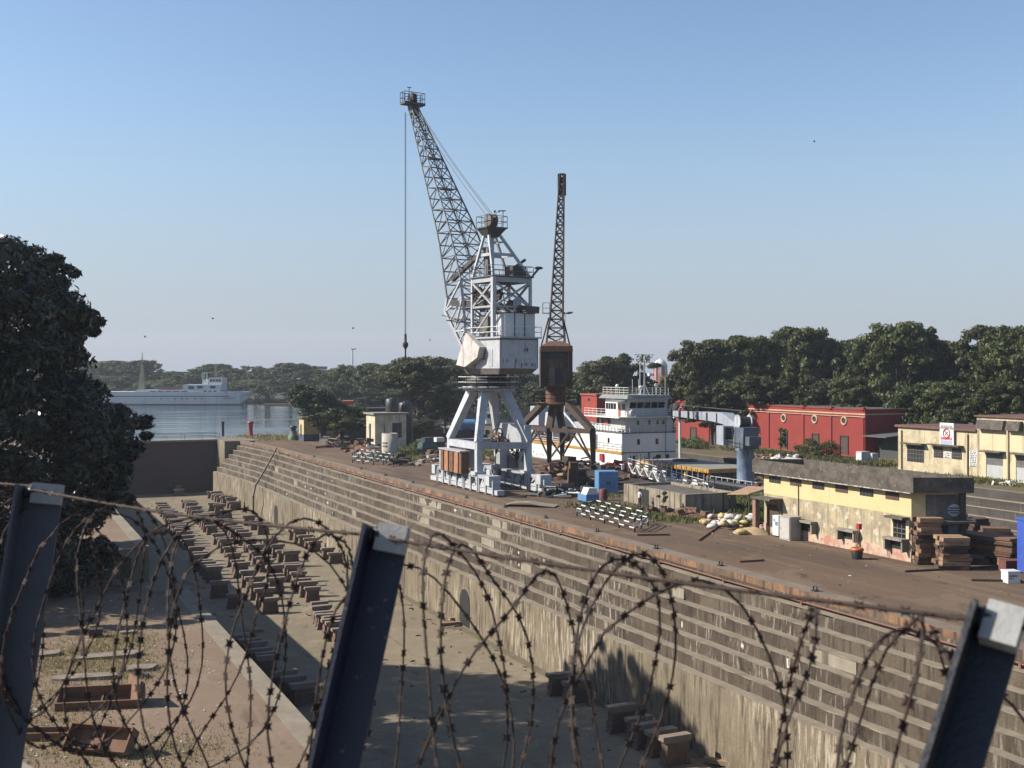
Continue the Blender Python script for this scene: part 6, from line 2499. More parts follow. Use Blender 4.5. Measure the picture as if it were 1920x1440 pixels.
# posts by the gate
q = MB(); q.lathe([(.5, 0), (.42, .2), (.42, 2.3), (.6, 2.4), (.6, 2.8), (.4, 2.9)], n=14)
simple("bollard", "stout red bollard at the quay corner near the water", "bollard", q, m_redpaint, 470, 817)
q = MB(); q.lathe([(.25, 0), (.25, 2.6), (.32, 2.6), (.32, 2.9)], n=10)
simple("bollard", "slim black post at the top of the gate pier", "bollard", q, m_black, 418, 818)
T = thing("capstan", "green capstan with black head left of the yellow hut", "capstan", G(550, 825))
q = MB(); q.lathe([(1.0, 0), (1.0, .8), (.7, 1.0), (.65, 1.7)], n=14); q.build("drum", M("capstan_green", (.10, .16, .11), (.14, .12, .09), 1.5), T)
q = MB(); q.lathe([(.5, 1.7), (.45, 2.1), (.65, 2.2), (.65, 2.6), (.2, 2.7)], n=12); q.build("head", m_black, T)

# ------------------------------------------------------------------ scrap and gear on the quay
def scrap(label, px, py, w, d, h, n, mats, seed, tubes=.3, name="scrap_heap", cat="scrap heap"):
    r = random.Random(seed)
    q = MB()
    for k in range(n):
        q.m(r.randrange(len(mats)))
        x, y = r.gauss(0, w * .28), r.gauss(0, d * .28)
        top = h * max(.15, 1 - (x / w) ** 2 * 2.2 - (y / d) ** 2 * 2.2)
        z = r.uniform(.05, top)
        if r.random() < tubes:
            a = r.uniform(0, 6.28)
            l = r.uniform(.5, 1.6) * min(1.3, w * .4)
            q.tube((x - l / 2 * math.cos(a), y - l / 2 * math.sin(a), z), (x + l / 2 * math.cos(a), y + l / 2 * math.sin(a), z + r.uniform(-.3, .3)), r.uniform(.05, .22), 8)
        else:
            q.obox((x, y, z * .7), (r.uniform(.2, 1.1), r.uniform(.15, .8), r.uniform(.12, .7)), r.uniform(0, 3), r.uniform(-.4, .4), r.uniform(-.4, .4))
    q.m(0)
    q.lathe([(w * .48, -.02), (w * .40, h * .12), (w * .2, h * .35), (.05, h * .5)], n=11, smooth=False)
    return tag(q.build(name, mats, loc=G(px, py), rz=r.uniform(0, 1)), label, cat, kind="stuff")

scrap("rusty machine scrap heap in front of the white hut", 690, 847, 8, 5, 2.8, 34, [m_rust, m_rustdark, m_wooddark], 1)
scrap("dark twisted scrap at the foot of the quay trees", 633, 838, 4, 3, 1.8, 26, [m_rustdark, m_darksteel, m_rust], 2, .5)
scrap("pale broken planks leaning left of the concrete cylinder", 698, 855, 3, 2, 1.6, 14, [m_whiteplastic, m_lightgrey], 3, .7)
scrap("rubble and pale tins in front of the rusty ballast box", 822, 868, 7, 3.5, 1.2, 40, [m_rust, m_concrete, m_whiteplastic], 4)
scrap("rusty heap with plates left of the rusty ballast box", 826, 858, 4.5, 3, 1.3, 20, [m_rust, m_rustdark], 5)
scrap("brown earth and plate heap between the grey crane legs", 918, 880, 6, 4, 2.6, 26, [m_rust, m_wood, m_rustdark], 6, .1)
scrap("heap of pale valves and rusty parts right of the grey crane", 1035, 898, 4, 3, 1.8, 46, [m_rust, m_woodpale, m_rustdark], 7, .5)
scrap("black and brown machine parts behind the blue cabinet", 1092, 890, 9, 4, 1.8, 46, [m_rustdark, m_darksteel, m_rust, m_midsteel], 8)
scrap("tangle of black cables beside the grey crane's right wheels", 1045, 930, 4.5, 3.2, 1.1, 70, [m_black, m_darksteel, m_black, m_lightgrey], 9, .8)
scrap("dark timber and steel offcuts right of the blue cabinet", 1175, 905, 7, 2.4, 1.2, 30, [m_rustdark, m_wooddark, m_rust], 10, .3)
scrap("brown machine heap between the rusty crane feet", 1075, 878, 9, 4, 1.6, 50, [m_rust, m_rustdark, m_woodpale, m_darksteel], 31, .4)
scrap("low trail of rusty offcuts in front of the rusty crane", 1010, 885, 7, 3, 1.0, 40, [m_rust, m_rustdark, m_midsteel], 32, .4)
scrap("rusty pipes and drums beside the white ship's red fire box", 1160, 878, 4, 1.5, 1.0, 20, [m_rust, m_rustdark, m_redpaint], 33, .6)
scrap("oily dark gear left of the blue cabinet", 1115, 912, 3, 2, 1.3, 24, [m_darksteel, m_rustdark, m_rust], 34, .4)
scrap("dark scrap on the quay edge below the rusty crane", 1150, 887, 6, 2, 1.0, 22, [m_rustdark, m_rust, m_darksteel], 11)
scrap("sticks and scrap below the concrete pit corner", 1232, 962, 3, 1.4, .6, 18, [m_wooddark, m_rust], 12, .6)
scrap("earth and brick heap at the corner of the concrete pit", 1300, 968, 3.4, 2.6, 1.0, 22, [m_rust, m_wood], 13, 0)
scrap("white rubble on the grass in front of the warehouse", 1478, 861, 5, 2, .8, 26, [m_whiteplastic, m_rust], 14, .2)
scrap("reddish timber scraps on the ground before the warehouse", 1420, 858, 8, 2, .6, 24, [m_rust, m_woodpale], 15, .2)
scrap("small white litter bags lying on the grass before the tall shed", 1890, 908, 3.5, 1, .4, 10, [m_whiteplastic], 16, 0)
for k, (px, py, sx, sy, sz, mm, lab) in enumerate(((822, 848, 2.0, 1.6, 2.4, m_rust, "rusty machine block with a white lid beside the big crane"), (808, 858, 1.4, 1.2, 1.2, m_rust, "low rusty casting left of the white lidded machine"), (748, 863, 2.4, 1.2, 1.0, m_rustdark, "rusty pair of wheels beside the concrete cylinder"),
                                                   (800, 851, 4.0, 1.0, 2.6, M("teal_sheet", (.04, .12, .13), (.05, .07, .07), 1), "dark teal sheet panel behind the grass by the scrap"), (575, 824, 3.0, 1.5, 1.8, m_rust, "rusty iron block left of the yellow hut"), (612, 832, 3.4, 1.6, 1.3, m_concrete, "grey stone block in front of the yellow hut tree"),
                                                   (1075, 905, 1.3, 1.3, 2.4, m_rust, "red rusty box machine beside the tangle of cables"), (1090, 912, 1.5, 1.2, 1.8, m_rustdark, "dark brown engine next to the red rusty box"), (1068, 880, 2.8, 1.4, 1.7, m_rustdark, "dark boxy machine below the rusty crane leg"), (1125, 890, 1.9, 1.3, 1.2, m_darksteel, "black stack of plates behind the blue cabinet"))):
    T = thing("machine", lab, "machine", G(px, py), TH + k * .2)
    q = MB()
    q.hexa([(-sx / 2, -sy / 2, 0), (sx / 2, -sy / 2, 0), (sx / 2, sy / 2, 0), (-sx / 2, sy / 2, 0), (-sx * .42, -sy * .45, sz * .7), (sx * .42, -sy * .45, sz * .7), (sx * .42, sy * .45, sz * .7), (-sx * .42, sy * .45, sz * .7)])
    q.build("casing", mm, T)
    q = MB()
    q.obox((sx * .05, 0, sz * .85), (sx * .7, sy * .7, sz * .28), .1)
    q.tube((-sx * .5, -sy * .3, sz * .35), (sx * .55, -sy * .3, sz * .4), sz * .1, 10)
    q.build("upper_casting", m_whitepaint if k == 0 else mm, T)
# concrete cylinder with stencilled marks
T = thing("concrete_cylinder", "tall pale concrete well ring standing in grass by the white hut", "concrete cylinder", G(731, 853))
q = MB(); q.lathe([(1.25, 0), (1.25, 3.35), (1.05, 3.35), (1.05, 3.2)], n=28); q.build("ring", M("pale_concrete", (.46, .42, .36), (.36, .33, .28), .8, rough=.9), T)
q = MB()
r3 = random.Random(3)
for row in range(2):
    for k in range(5):
        a = -2.5 + k * .17
        z = 1.9 - row * .5
        q.obox((1.26 * math.cos(a), 1.26 * math.sin(a), z), (.12, .02, .28), a + math.pi / 2)
q.build("stencil_marks", m_midsteel, T)
# steel plate on the ground by the crane
q = MB()
q.prism([(-2.6, .05), (-1.6, .35), (0, .42), (1.0, .25), (2.6, .12), (2.6, .06), (1.0, .18), (0, .34), (-1.6, .28), (-2.6, -.02)], -1.0, 1.0, 'y')
simple("steel_plate", "bent pale sheet lying on the quay right of the grey crane", "plate", q, M("dusty_plate", (.27, .23, .18), (.2, .16, .12), 1), 994, 949, -.25)
for px, py, l, a, mm, lab in ((1225, 1004, 2.6, .1, m_wooddark, "dark plank lying in front of the striped rail pen"), (1408, 1053, 1.9, .35, m_rust, "rusty plank lying on open ground before the pump house"), (1868, 1090, 3.0, -.1, m_wooddark, "dark plank beside the white crate at the right edge"), (1790, 1068, 7.5, .28, m_wooddark, "long thin pole lying in front of the timber stacks"),
                              (1330, 1000, 9, 1.22, m_rust, "thin rusty rail lying along the quay before the sack heap"), (1130, 893, 4, .1, m_woodpale, "pale plank ramp lying behind the blue cabinet")):
    q = MB(); q.obox((0, 0, .07), (l, .14 if l > 6 else .3, .12), a)
    simple("plank", lab, "plank", q, mm, px, py, 0)

# striped pen rails
m_blackw = m_black
def pen(label, quad, h, nrails, seed):
    P = [G(*p) for p in quad]
    C = sum(P, Vector()) / 4
    T = thing("guard_rail", label, "guard rail", C)
    r = random.Random(seed)
    for a, b_ in zip(P, P[1:] + P[:1]):
        a, b_ = a - C, b_ - C
        L = (b_ - a).length
        np_ = max(2, round(L / 2.6))
        for k in range(np_):
            q = MB()
            p = a.lerp(b_, k / np_)
            for j in range(3):
                q.m(j % 2)
                q.bar(p + Vector((0, 0, h * j / 3)), p + Vector((0, 0, h * (j + 1) / 3)), .12, .12)
            q.build("post", [m_black, m_whitepaint], T)
        ns = max(4, round(L / .95))
        for j in range(nrails):
            q = MB()
            z = h * (j + 1) / nrails - .04
            for k in range(ns):
                q.m((k + j) % 2)
                p0, p1 = a.lerp(b_, k / ns), a.lerp(b_, (k + 1) / ns)
                q.bar(p0 + Vector((0, 0, z)), p1 + Vector((0, 0, z)), .06, .085)
            q.build("rail", [m_black, m_whitepaint], T)
pen("black and white striped guard rail pen in front of the concrete pit", [(1082, 968), (1190, 998), (1215, 986), (1118, 961)], 1.15, 3, 1)
pen("smaller black and white striped guard rail pen left of the grey crane", [(661, 868), (700, 872), (738, 871), (672, 860)], 1.5, 3, 2)
scrap("stack of striped rail panels and scrap beside the smaller pen", 750, 873, 4, 1.8, 1.1, 22, [m_rustdark, m_black, m_wooddark], 19, .6)

# blue cabinet, drum, cart, red drums
T = thing("cabinet", "bright blue two door steel cabinet behind the striped rails", "cabinet", G(1141, 926), TH * .3)
q = MB(); q.box(-1.05, 0, 0, 1.05, 2.2, 2.35); q.build("body", m_bluepaint, T)
for s in (-1, 1):
    q = MB(); q.box(-.98 if s < 0 else .02, -.04, .12, -.02 if s < 0 else .98, 0, 2.25); d_ = q.build("door", m_bluepaint, T)
    q = MB(); q.box(s * .12 - .05, -.09, 1.0, s * .12 + .05, -.04, 1.3); q.build("handle", m_darksteel, d_)
q = MB(); q.lathe([(.33, 0), (.33, .32), (.35, .34), (.33, .36), (.33, .66), (.35, .68), (.33, .7), (.33, 1.0), (.30, 1.0)], n=16)
T = tag(q.build("drum", m_bluepaint, loc=G(1103, 934) ), "pale blue oil drum left of the blue cabinet", "drum")
T = thing("engine_cart", "small blue engine cart with a white hood on the grass", "cart", G(1103, 944), TH)
q = MB(); q.box(-.7, -.9, .3, .7, .9, .95); q.build("body", m_bluepaint, T)
q = MB(); q.prism([(-.65, .96), (.65, .96), (.5, 1.55), (-.35, 1.6)], -.85, .3, 'y'); q.build("hood", m_whitepaint, T)
q = MB(); q.obox((.1, .7, 1.3), (.8, .7, .7), .2); q.tube((.2, .6, 1.5), (.2, .6, 2.0), .08, 8); q.build("engine", m_darksteel, T)
for x in (-.6, .6):
    for y in (-.6, .6):
        q = MB(); q.tube((x - .08, y, .3), (x + .08, y, .3), .3, 14); q.build("wheel", m_black, T)
q = MB(); q.lathe([(.42, 0), (.42, 1.0), (.3, 1.15)], n=14)
simple("drum", "dark red drum right of the blue engine cart", "drum", q, M("dark_red_paint", (.14, .03, .03), (.09, .03, .03), 2), 1131, 938)
T = thing("winch_cart", "red machine with a white front at the ship's house wall", "machine", G(1183, 888))
q = MB(); q.box(-.9, -.5, .3, .9, .5, 1.4); q.build("body", m_redpaint, T)
q = MB(); q.box(-1.2, -.55, .5, -.9, .2, 1.2); q.build("front", m_whitepaint, T)
for x in (-.7, .7):
    q = MB(); q.tube((x, -.55, .35), (x, -.4, .35), .35, 12); q.build("wheel", m_black, T)

# concrete pit house
u0, v0 = UV(1292, 963)
u1, v1 = UV(1163, 940)
T = thing("concrete_pit", "low stained concrete pit wall with a dark opening beside the person", "concrete pit", W(u0, (v0 + v1) / 2, 0), TH)
LN = u1 - u0
q = MB()
q.box(0, 0, 0, .35, LN, 1.75)
q.box(0.36, 0, 0, 5.2, .35, 1.75)
q.box(0.36, LN - .35, 0, 5.2, LN, 1.75)
q.box(5.21, 0, 0, 5.5, LN, 1.75)
q.build("wall", M("stained_pit_concrete", (.30, .255, .19), (.19, .15, .11), .7, .4, .62, rough=.95, streak=(.07, .06, .05), sa=(.52, .66), ss=.9), T)
q = MB(); q.box(.1, .1, .9, 5.2, LN - .1, 1.5); q.build("slab", m_oldconcrete, T)
yd = UV(1214, 947)[0] - u0
q = MB(); q.box(-.03, yd - .95, 0.02, .02, yd + .95, 1.55); q.build("opening", m_black, T)

# lattice gangway lying along the ship
a, b_ = G(1186, 884, .4), G(1330, 931, .4)
C = (a + b_) / 2
T = thing("gangway", "black and white lattice gangway lying between the ship and the pit", "gangway", Vector((C.x, C.y, 0)))
a, b_ = a - Vector((C.x, C.y, 0)), b_ - Vector((C.x, C.y, 0))
d = (b_ - a).normalized()
n = Vector((-d.y, d.x, 0)).normalized()
N = 16
for sname, s in (("near_truss", -.55), ("far_truss", .55)):
    q = MB()
    for k in range(N):
        p0, p1 = a.lerp(b_, k / N) + n * s, a.lerp(b_, (k + 1) / N) + n * s
        for z in (.05, 1.05):
            q.m((k + (z > .5)) % 2)
            q.bar(p0 + Vector((0, 0, z)), p1 + Vector((0, 0, z)), .13, .13)
        q.m(1)
        q.bar(p0 + Vector((0, 0, .05)), p0 + Vector((0, 0, 1.05)), .08, .08)
        q.bar(p0 + Vector((0, 0, .05 if k % 2 else 1.05)), p1 + Vector((0, 0, 1.05 if k % 2 else .05)), .1, .1)
    q.build("truss", [m_black, m_whitepaint], T)
    q = MB()
    for k in range(0, N + 1):
        p0 = a.lerp(b_, k / N) + n * s
        q.bar(p0 + Vector((0, 0, 1.05)), p0 + Vector((0, 0, 2.25)), .075, .075)
    q.bar(a + n * s + Vector((0, 0, 1.65)), b_ + n * s + Vector((0, 0, 1.65)), .045, .045)
    q.build("handrail", m_whitepaint if s < 0 else m_darksteel, T)
q = MB(); q.bar(a + Vector((0, 0, .1)), b_ + Vector((0, 0, .1)), 1.0, .06); q.build("tread", m_wooddark, T)

# person standing at the pit opening
def person():
    o = G(1199, 951)
    T = bpy.data.meshes.new("person")
    V, E, R = [], [], []
    def n_(p, r, par=None):
        V.append(Vector(p)); R.append(r)
        if par is not None:
            E.append((par, len(V) - 1))
        return len(V) - 1
    pel = n_((0, 0, .93), .135)
    wst = n_((0, .0, 1.08), .125, pel)
    chs = n_((0, .02, 1.28), .150, wst)
    nck = n_((0, .03, 1.47), .058, chs)
    hd0 = n_((.02, .04, 1.55), .075, nck)
    hd1 = n_((.025, .05, 1.64), .092, hd0)
    n_((.02, .04, 1.71), .068, hd1)
    for s in (-1, 1):
        hip = n_((s * .10, 0, .86), .095, pel)
        kn = n_((s * .12 + .01, .03, .48), .062, hip)
        an = n_((s * .14, -.02, .09), .042, kn)
        toe = n_((s * .16 + .02, .14, .04), .035, an)
        sh = n_((s * .19, .02, 1.38), .062, chs)
        el = n_((s * .27, .06, 1.12), .045, sh)
        wr = n_((s * .16 + .06, .28, 1.06), .030, el)
        pm = n_((s * .13 + .06, .36, 1.06), .034, wr)
        for f, (dx, l) in enumerate(((-.03, .075), (-.01, .09), (.01, .085), (.03, .065))):
            k = n_((s * .13 + .06 + dx, .36 + l * .6, 1.045), .009, pm)
            n_((s * .13 + .06 + dx, .36 + l, 1.01), .008, k)
        k = n_((s * .13 + .06 - s * .05, .37, 1.07), .010, pm)
        n_((s * .13 + .06 - s * .06, .41, 1.05), .009, k)
    me = bpy.data.meshes.new("person")
    me.from_pydata(V, E, [])
    ob = bpy.data.objects.new("tmp", me)
    col.objects.link(ob)
    md = ob.modifiers.new("skin", 'SKIN')
    for i, r in enumerate(R):
        me.skin_vertices[0].data[i].radius = (r, r * .85 if r > .09 and V[i].z < 1.5 else r)
        me.skin_vertices[0].data[i].use_root = (i == 0)
    ob.modifiers.new("sub", 'SUBSURF').levels = 1
    dg = bpy.context.evaluated_depsgraph_get()
    out = bpy.data.meshes.new_from_object(ob.evaluated_get(dg))
    bpy.data.objects.remove(ob)
    out.materials.clear()
    for mm in (m_clothdark, m_cloth, m_skin):
        out.materials.append(mm)
    for p in out.polygons:
        c = p.center
        mi = 0 if c.z < .94 else 1
        if c.z > 1.47 or c.z < .075 or (c.y > .13 and c.z > .95):
            mi = 2
        p.material_index = mi
        p.use_smooth = True
    body = bpy.data.objects.new("person", out)
    col.objects.link(body)
    body.location = o
    body.rotation_euler = (0, 0, -1.0)
    tag(body, "person in a white shirt and dark trousers standing at the pit opening", "person")
    q = MB(); q.ball((.02, .03, 1.69), .105, 12, (1, 1.05, .85)); q.build("hair", m_black, body)
    q = MB()
    for s in (-1, 1):
        q.ball((.025 + s * .035, .138, 1.65), .012, 6)
    q.obox((.025, .148, 1.615), (.02, .025, .04)); q.obox((.025, .14, 1.575), (.045, .01, .01))
    for s in (-1, 1):
        q.ball((.025 + s * .092, .05, 1.63), .025, 6, (.5, 1, 1.3))
    q.build("face_details", m_clothdark, body)
person()

# heap of sacks by the pump house
GS = "sacks dumped in the heap by the pump house"
r5 = random.Random(15)
sack_meshes = []
for k in range(4):
    q = MB()
    q.ball((0, 0, .2), .42, 10, (1.15, .8, .55))
    q.v = [(x + r5.uniform(-.05, .05), y + r5.uniform(-.05, .05), z + r5.uniform(-.04, .04)) for x, y, z in q.v]
    sack_meshes.append(q)
sm_mats = [m_whiteplastic, M("pink_sack", (.55, .42, .42), (.45, .35, .35), 4), M("yellow_sack", (.52, .42, .17), (.42, .34, .16), 4), M("blue_sack", (.25, .36, .42), (.2, .28, .34), 4), m_whiteplastic]
words = ["white", "dusty pink", "yellow", "pale blue", "white"]
cu_, cv_ = UV(1384, 988)
cnt = {}
rows_ = ["front", "middle", "back"]
for k in range(44):
    du, dv_ = r5.gauss(0, 2.3), r5.gauss(0, 1.7)
    lay = 0 if k < 24 else (1 if k < 38 else 2)
    du *= (1, .7, .4)[lay]
    dv_ *= (1, .7, .4)[lay]
    mi = r5.choice([0, 0, 1, 2, 2, 3, 4]) if du < 1.0 else r5.choice([0, 1, 2, 2])
    q = sack_meshes[k % 4]
    row = rows_[0 if dv_ < -.7 else (1 if dv_ < .8 else 2)]
    key = (words[mi], row, lay)
    cnt[key] = cnt.get(key, 0) + 1
    w_ = "%s sack, %s, %s part of the heap" % (words[mi], ("ground layer", "second layer", "very top")[lay], row)
    o = q.build("sack", sm_mats[mi], loc=W(cu_ + du, cv_ + dv_, .02 + lay * .32), rz=r5.uniform(0, 6))
    o.rotation_euler = (r5.uniform(-.25, .25), r5.uniform(-.25, .25), r5.uniform(0, 6))
    tag(o, "%s, %s of its kind" % (w_, ORD[cnt[key] - 1]), "sack", GS)
q = MB()
q.lathe([(1.5, -.02), (1.1, .2), (.6, .42), (.1, .5)], n=13, smooth=True)
q.v = [(x + r5.uniform(-.15, .15), y + r5.uniform(-.15, .15), z + (r5.uniform(-.05, .08) if z > 0 else 0)) for x, y, z in q.v]
tag(q.build("sand_heap", M("sand", (.42, .31, .17), (.34, .25, .14), 3, rough=1), loc=G(1410, 999)), "low heap of yellow sand in front of the sacks", "sand heap")
# slanting sheet on posts beside the pump house door
T = thing("sheet_canopy", "tilted brown sheet on short posts beside the pump house door", "canopy", G(1405, 962), TH)
q = MB(); q.hexa([(-1.2, -1.6, 1.9), (1.2, -1.6, 2.4), (1.2, 1.8, 2.2), (-1.2, 1.8, 1.55), (-1.2, -1.6, 1.97), (1.2, -1.6, 2.47), (1.2, 1.8, 2.27), (-1.2, 1.8, 1.62)])
q.build("sheet", m_woodpale, T)
for x, y, h in ((-1, -1.4, 1.9), (1, -1.4, 2.35), (1, 1.6, 2.15), (-1, 1.6, 1.55)):
    q = MB(); q.bar((x, y, 0), (x, y, h), .1, .1); q.build("post", m_wooddark, T)
# cabinets at the pump house wall
T = thing("cabinet", "grey steel switch cabinet standing against the pump house wall", "cabinet", G(1482, 1012), TH)
q = MB(); q.box(-.45, -.55, 0, .55, .75, 1.75); q.box(-.5, -.6, 1.75, .6, .8, 1.82); q.build("body", M("cabinet_grey", (.42, .40, .37), (.32, .30, .28), 2, rough=.6), T)
q = MB(); q.box(-.5, -.48, .1, -.46, .68, 1.7); q.box(-.54, .5, .8, -.5, .58, 1.0); q.build("door", M("cabinet_door", (.47, .45, .42), (.4, .38, .35), 2, rough=.6), T)
T = thing("cabinet", "narrow white switch cabinet left of the grey one at the pump house", "cabinet", G(1461, 1006), TH)
q = MB(); q.box(-.3, -.3, .1, .3, .45, 1.65); q.build("body", m_whitepaint, T)
q = MB(); q.box(-.33, -.2, .9, -.3, .1, 1.2); q.box(-.33, .15, 1.2, -.3, .3, 1.4); q.build("meter", m_bluepaint, T)
for y in (-.2, .35):
    q = MB(); q.bar((0, y, 0), (0, y, .1), .1, .1); q.build("foot", m_darksteel, T)
# red pipes dropping into a black pot
T = thing("fire_point", "red pipe leading to an orange ring on a black pot by the pump house", "fire point", G(1607, 1048), TH)
q = MB(); q.lathe([(.34, 0), (.42, .5), (.40, .55)], n=14); q.build("pot", m_black, T)
q = MB(); q.torus((0, 0, .66), .33, .14, 'z', 16); q.build("ring", m_orangepaint, T)
q = MB()
for s in (-.08, .08):
    q.path([(0, s, .7), (.25, .35 + s, 1.4), (.55, .45 + s, 2.0)], .035, 6)
q.build("pipe", m_rust, T)
q = MB(); q.obox((.55, .45, 2.15), (.25, .3, .4)); q.build("valve", m_redpaint, T)

# timber stacks: each baulk is its own object
GT = "timber baulks stacked beside the pump house"
r6 = random.Random(66)
def baulk(p, size, rz, mm, label):
    q = MB()
    q.obox((0, 0, 0), size)
    q.v = [(x + r6.uniform(-.02, .02), y + r6.uniform(-.02, .02), z + r6.uniform(-.012, .012)) for x, y, z in q.v]
    return tag(q.build("timber_baulk", mm, loc=p, rz=rz), label, "timber", GT)
mats_t = [m_wood, m_woodpale, m_wood, m_wooddark, m_woodpale]
def stack(px, py, w, d, layers, rz, name, two=True, lh=(.22, .36), z0=.0, mats_=None):
    o = G(px, py)
    n = Vector((-math.sin(rz), math.cos(rz), 0))
    z = z0
    for k in range(layers):
        h = r6.uniform(*lh)
        for s in ((-1, 1) if two else (0,)):
            ww = w * r6.uniform(.88, 1.06)
            lab = "timber baulk in the %s, %s layer up%s" % (name, ORD[k], (", front one" if s < 0 else ", rear one") if two else "")
            dd = d / 2 * .96 if two else d
            baulk(o + n * (s * d / 4) + Vector((r6.uniform(-.16, .16), r6.uniform(-.08, .08), z + h / 2 + .005)), (ww * r6.uniform(.85, 1.04), dd * r6.uniform(.86, 1), h - .03), rz + r6.gauss(0, .05), r6.choice(mats_ or mats_t), lab)
        z += h
    return z
stack(1737, 1056, 1.75, 1.7, 11, .0, "tall stack against the pump house end", True, (.22, .34))
stack(1785, 1066, 1.95, 1.7, 8, -.05, "middle stack beside the tall one", True, (.22, .36), 0, [m_woodpale, m_wood, m_wooddark, m_wood])
p0 = G(1842, 1052)
for k in range(9):
    h = .15
    baulk(p0 + Vector((r6.uniform(-.08, .08), r6.uniform(-.05, .05), .55 + k * .155)), (5.4 * r6.uniform(.94, 1.02), 1.7, .14), -.95 + r6.gauss(0, .012), [m_wood, m_rust, m_wooddark, m_wood][k % 4], "long plank layer in the low raised stack, %s from the bottom" % ORD[k])
for s, lab in ((-1.8, "far bearer"), (1.8, "near bearer")):
    baulk(p0 + Vector((s * math.cos(-.95), s * math.sin(-.95), .23)), (.35, 1.6, .46), -.95, m_woodpale, "square %s block under the low raised plank stack" % lab)
stack(1832, 1002, 1.6, 1.4, 4, .3, "dark stack behind the plank stack", True, (.28, .36), 0, [m_wooddark, m_rustdark])
stack(1866, 1018, 2.4, 1.4, 4, -.1, "reddish block pile behind the plank stack", True, (.26, .36), 0, [m_rust, m_wood, m_rust])
for k, (px, py) in enumerate(((1770, 1030), (1765, 1018), (1800, 1000))):
    stack(px, py, 1.2, 1.0, 3 + k, .6 * k, ("dark pile behind the middle stack", "dark pile in the pump house shadow", "dark pile under the end canopy")[k], False, (.26, .36), 0, [m_wooddark, m_rustdark])
# right edge: blue cabin, white crate
T = thing("site_cabin", "tall bright blue steel cabin cut by the right edge", "cabin", G(1957, 1092), 0)
m_cab = M("cabin_blue", (.05, .10, .42), (.04, .08, .34), 1.5, rough=.5)
q = MB(); q.box(-.6, 0, .35, 2.6, 2.4, 3.6)
for k in range(9):
    q.box(-.55 + k * .35, -.06, .5, -.38 + k * .35, 0, 3.5)
q.box(-.68, -.08, 3.6, 2.68, 2.48, 3.72); q.build("body", m_cab, T)
q = MB(); q.box(-.62, -.12, .28, 2.62, -.05, .42); q.build("base_frame", m_whitepaint, T)
for x in (-.3, 2.3):
    q = MB(); q.tube((x, .2, .2), (x, .6, .2), .22, 12); q.build("wheel", m_rust, T)
T = thing("crate", "white lidded crate with dark lettering at the foot of the blue cabin", "crate", G(1896, 1092), .12)
q = MB(); q.box(-.4, -.35, 0, .4, .45, .66); q.build("box", m_whitepaint, T)
q = MB(); q.box(-.43, -.38, .66, .43, .48, .74); q.build("lid", m_whitepaint, T)
q = MB()
for k in range(5):
    q.box(-.32 + k * .11, -.36, .40, -.25 + k * .11, -.35, .5)
q.box(-.32, -.36, .28, -.05, -.35, .32); q.build("lettering", m_navypost, T)
scrap("dark oily machine parts between the planks and the blue cabin", 1893, 1055, 3, 2.6, 1.5, 26, [m_rustdark, m_darksteel, m_rust], 21, .5)
q = MB(); q.obox((0, 0, .4), (1.3, .8, .75), .2)
simple("chest", "dark red steel chest behind the white crate", "chest", q, M("chest_red", (.16, .05, .04), (.1, .04, .035), 2), 1896, 1072, 0)

# ------------------------------------------------------------------ left quay debris
def channel(label, px, py, l, w, h, rz, mm, tilt=0.0, z=0.0):
    q = MB()
    M_ = Matrix.Rotation(rz, 4, 'Z') @ Matrix.Rotation(tilt, 4, 'X')
    def bx(x0, y0, z0, x1, y1, z1):
        q.hexa([M_ @ Vector(c) for c in ((x0, y0, z0), (x1, y0, z0), (x1, y1, z0), (x0, y1, z0), (x0, y0, z1), (x1, y0, z1), (x1, y1, z1), (x0, y1, z1))])
    bx(-l / 2, -w / 2, 0, l / 2, w / 2, .06)
    bx(-l / 2, -w / 2, .06, l / 2, -w / 2 + .06, h)
    bx(-l / 2, w / 2 - .06, .06, l / 2, w / 2, h)
    for k in range(3):
        bx(-l / 2 + l * k / 2 - (.06 if k == 2 else 0), -w / 2 + .06, .06, -l / 2 + l * k / 2 + (.06 if k < 2 else 0), w / 2 - .06, h * (.98 if k != 1 else .45))
    return tag(q.build("steel_channel", mm, loc=G(px, py, z)), label, "steel scrap")
m_rustbrown = M("brown_scale", (.21, .115, .07), (.15, .08, .05), 3, .4, .65, rough=.95)
channel("upper rusty steel trough on the left quay", 190, 1322, 3.2, 1.1, .55, .18, m_rustbrown, .35)
channel("lower rusty grille trough lying on its side on the left quay", 195, 1392, 2.4, .9, .5, -.25, m_rustbrown, .9, .3)
channel("narrow rusty channel by the left fence post foot", 110, 1385, 2.6, .5, .35, .05, m_rustbrown, .2)
q = MB(); q.obox((0, 0, .5), (.12, 1.5, 1.0), .6, 0, .15)
simple("steel_plate", "upright rusty plate at the end of the upper trough", "plate", q, m_rustbrown, 252, 1318, 0)
m_slab = M("dusty_slab", (.24, .19, .145), (.17, .13, .10), 1.6, .4, .62, rough=.95, speck=(.12, .09, .07), sps=5)
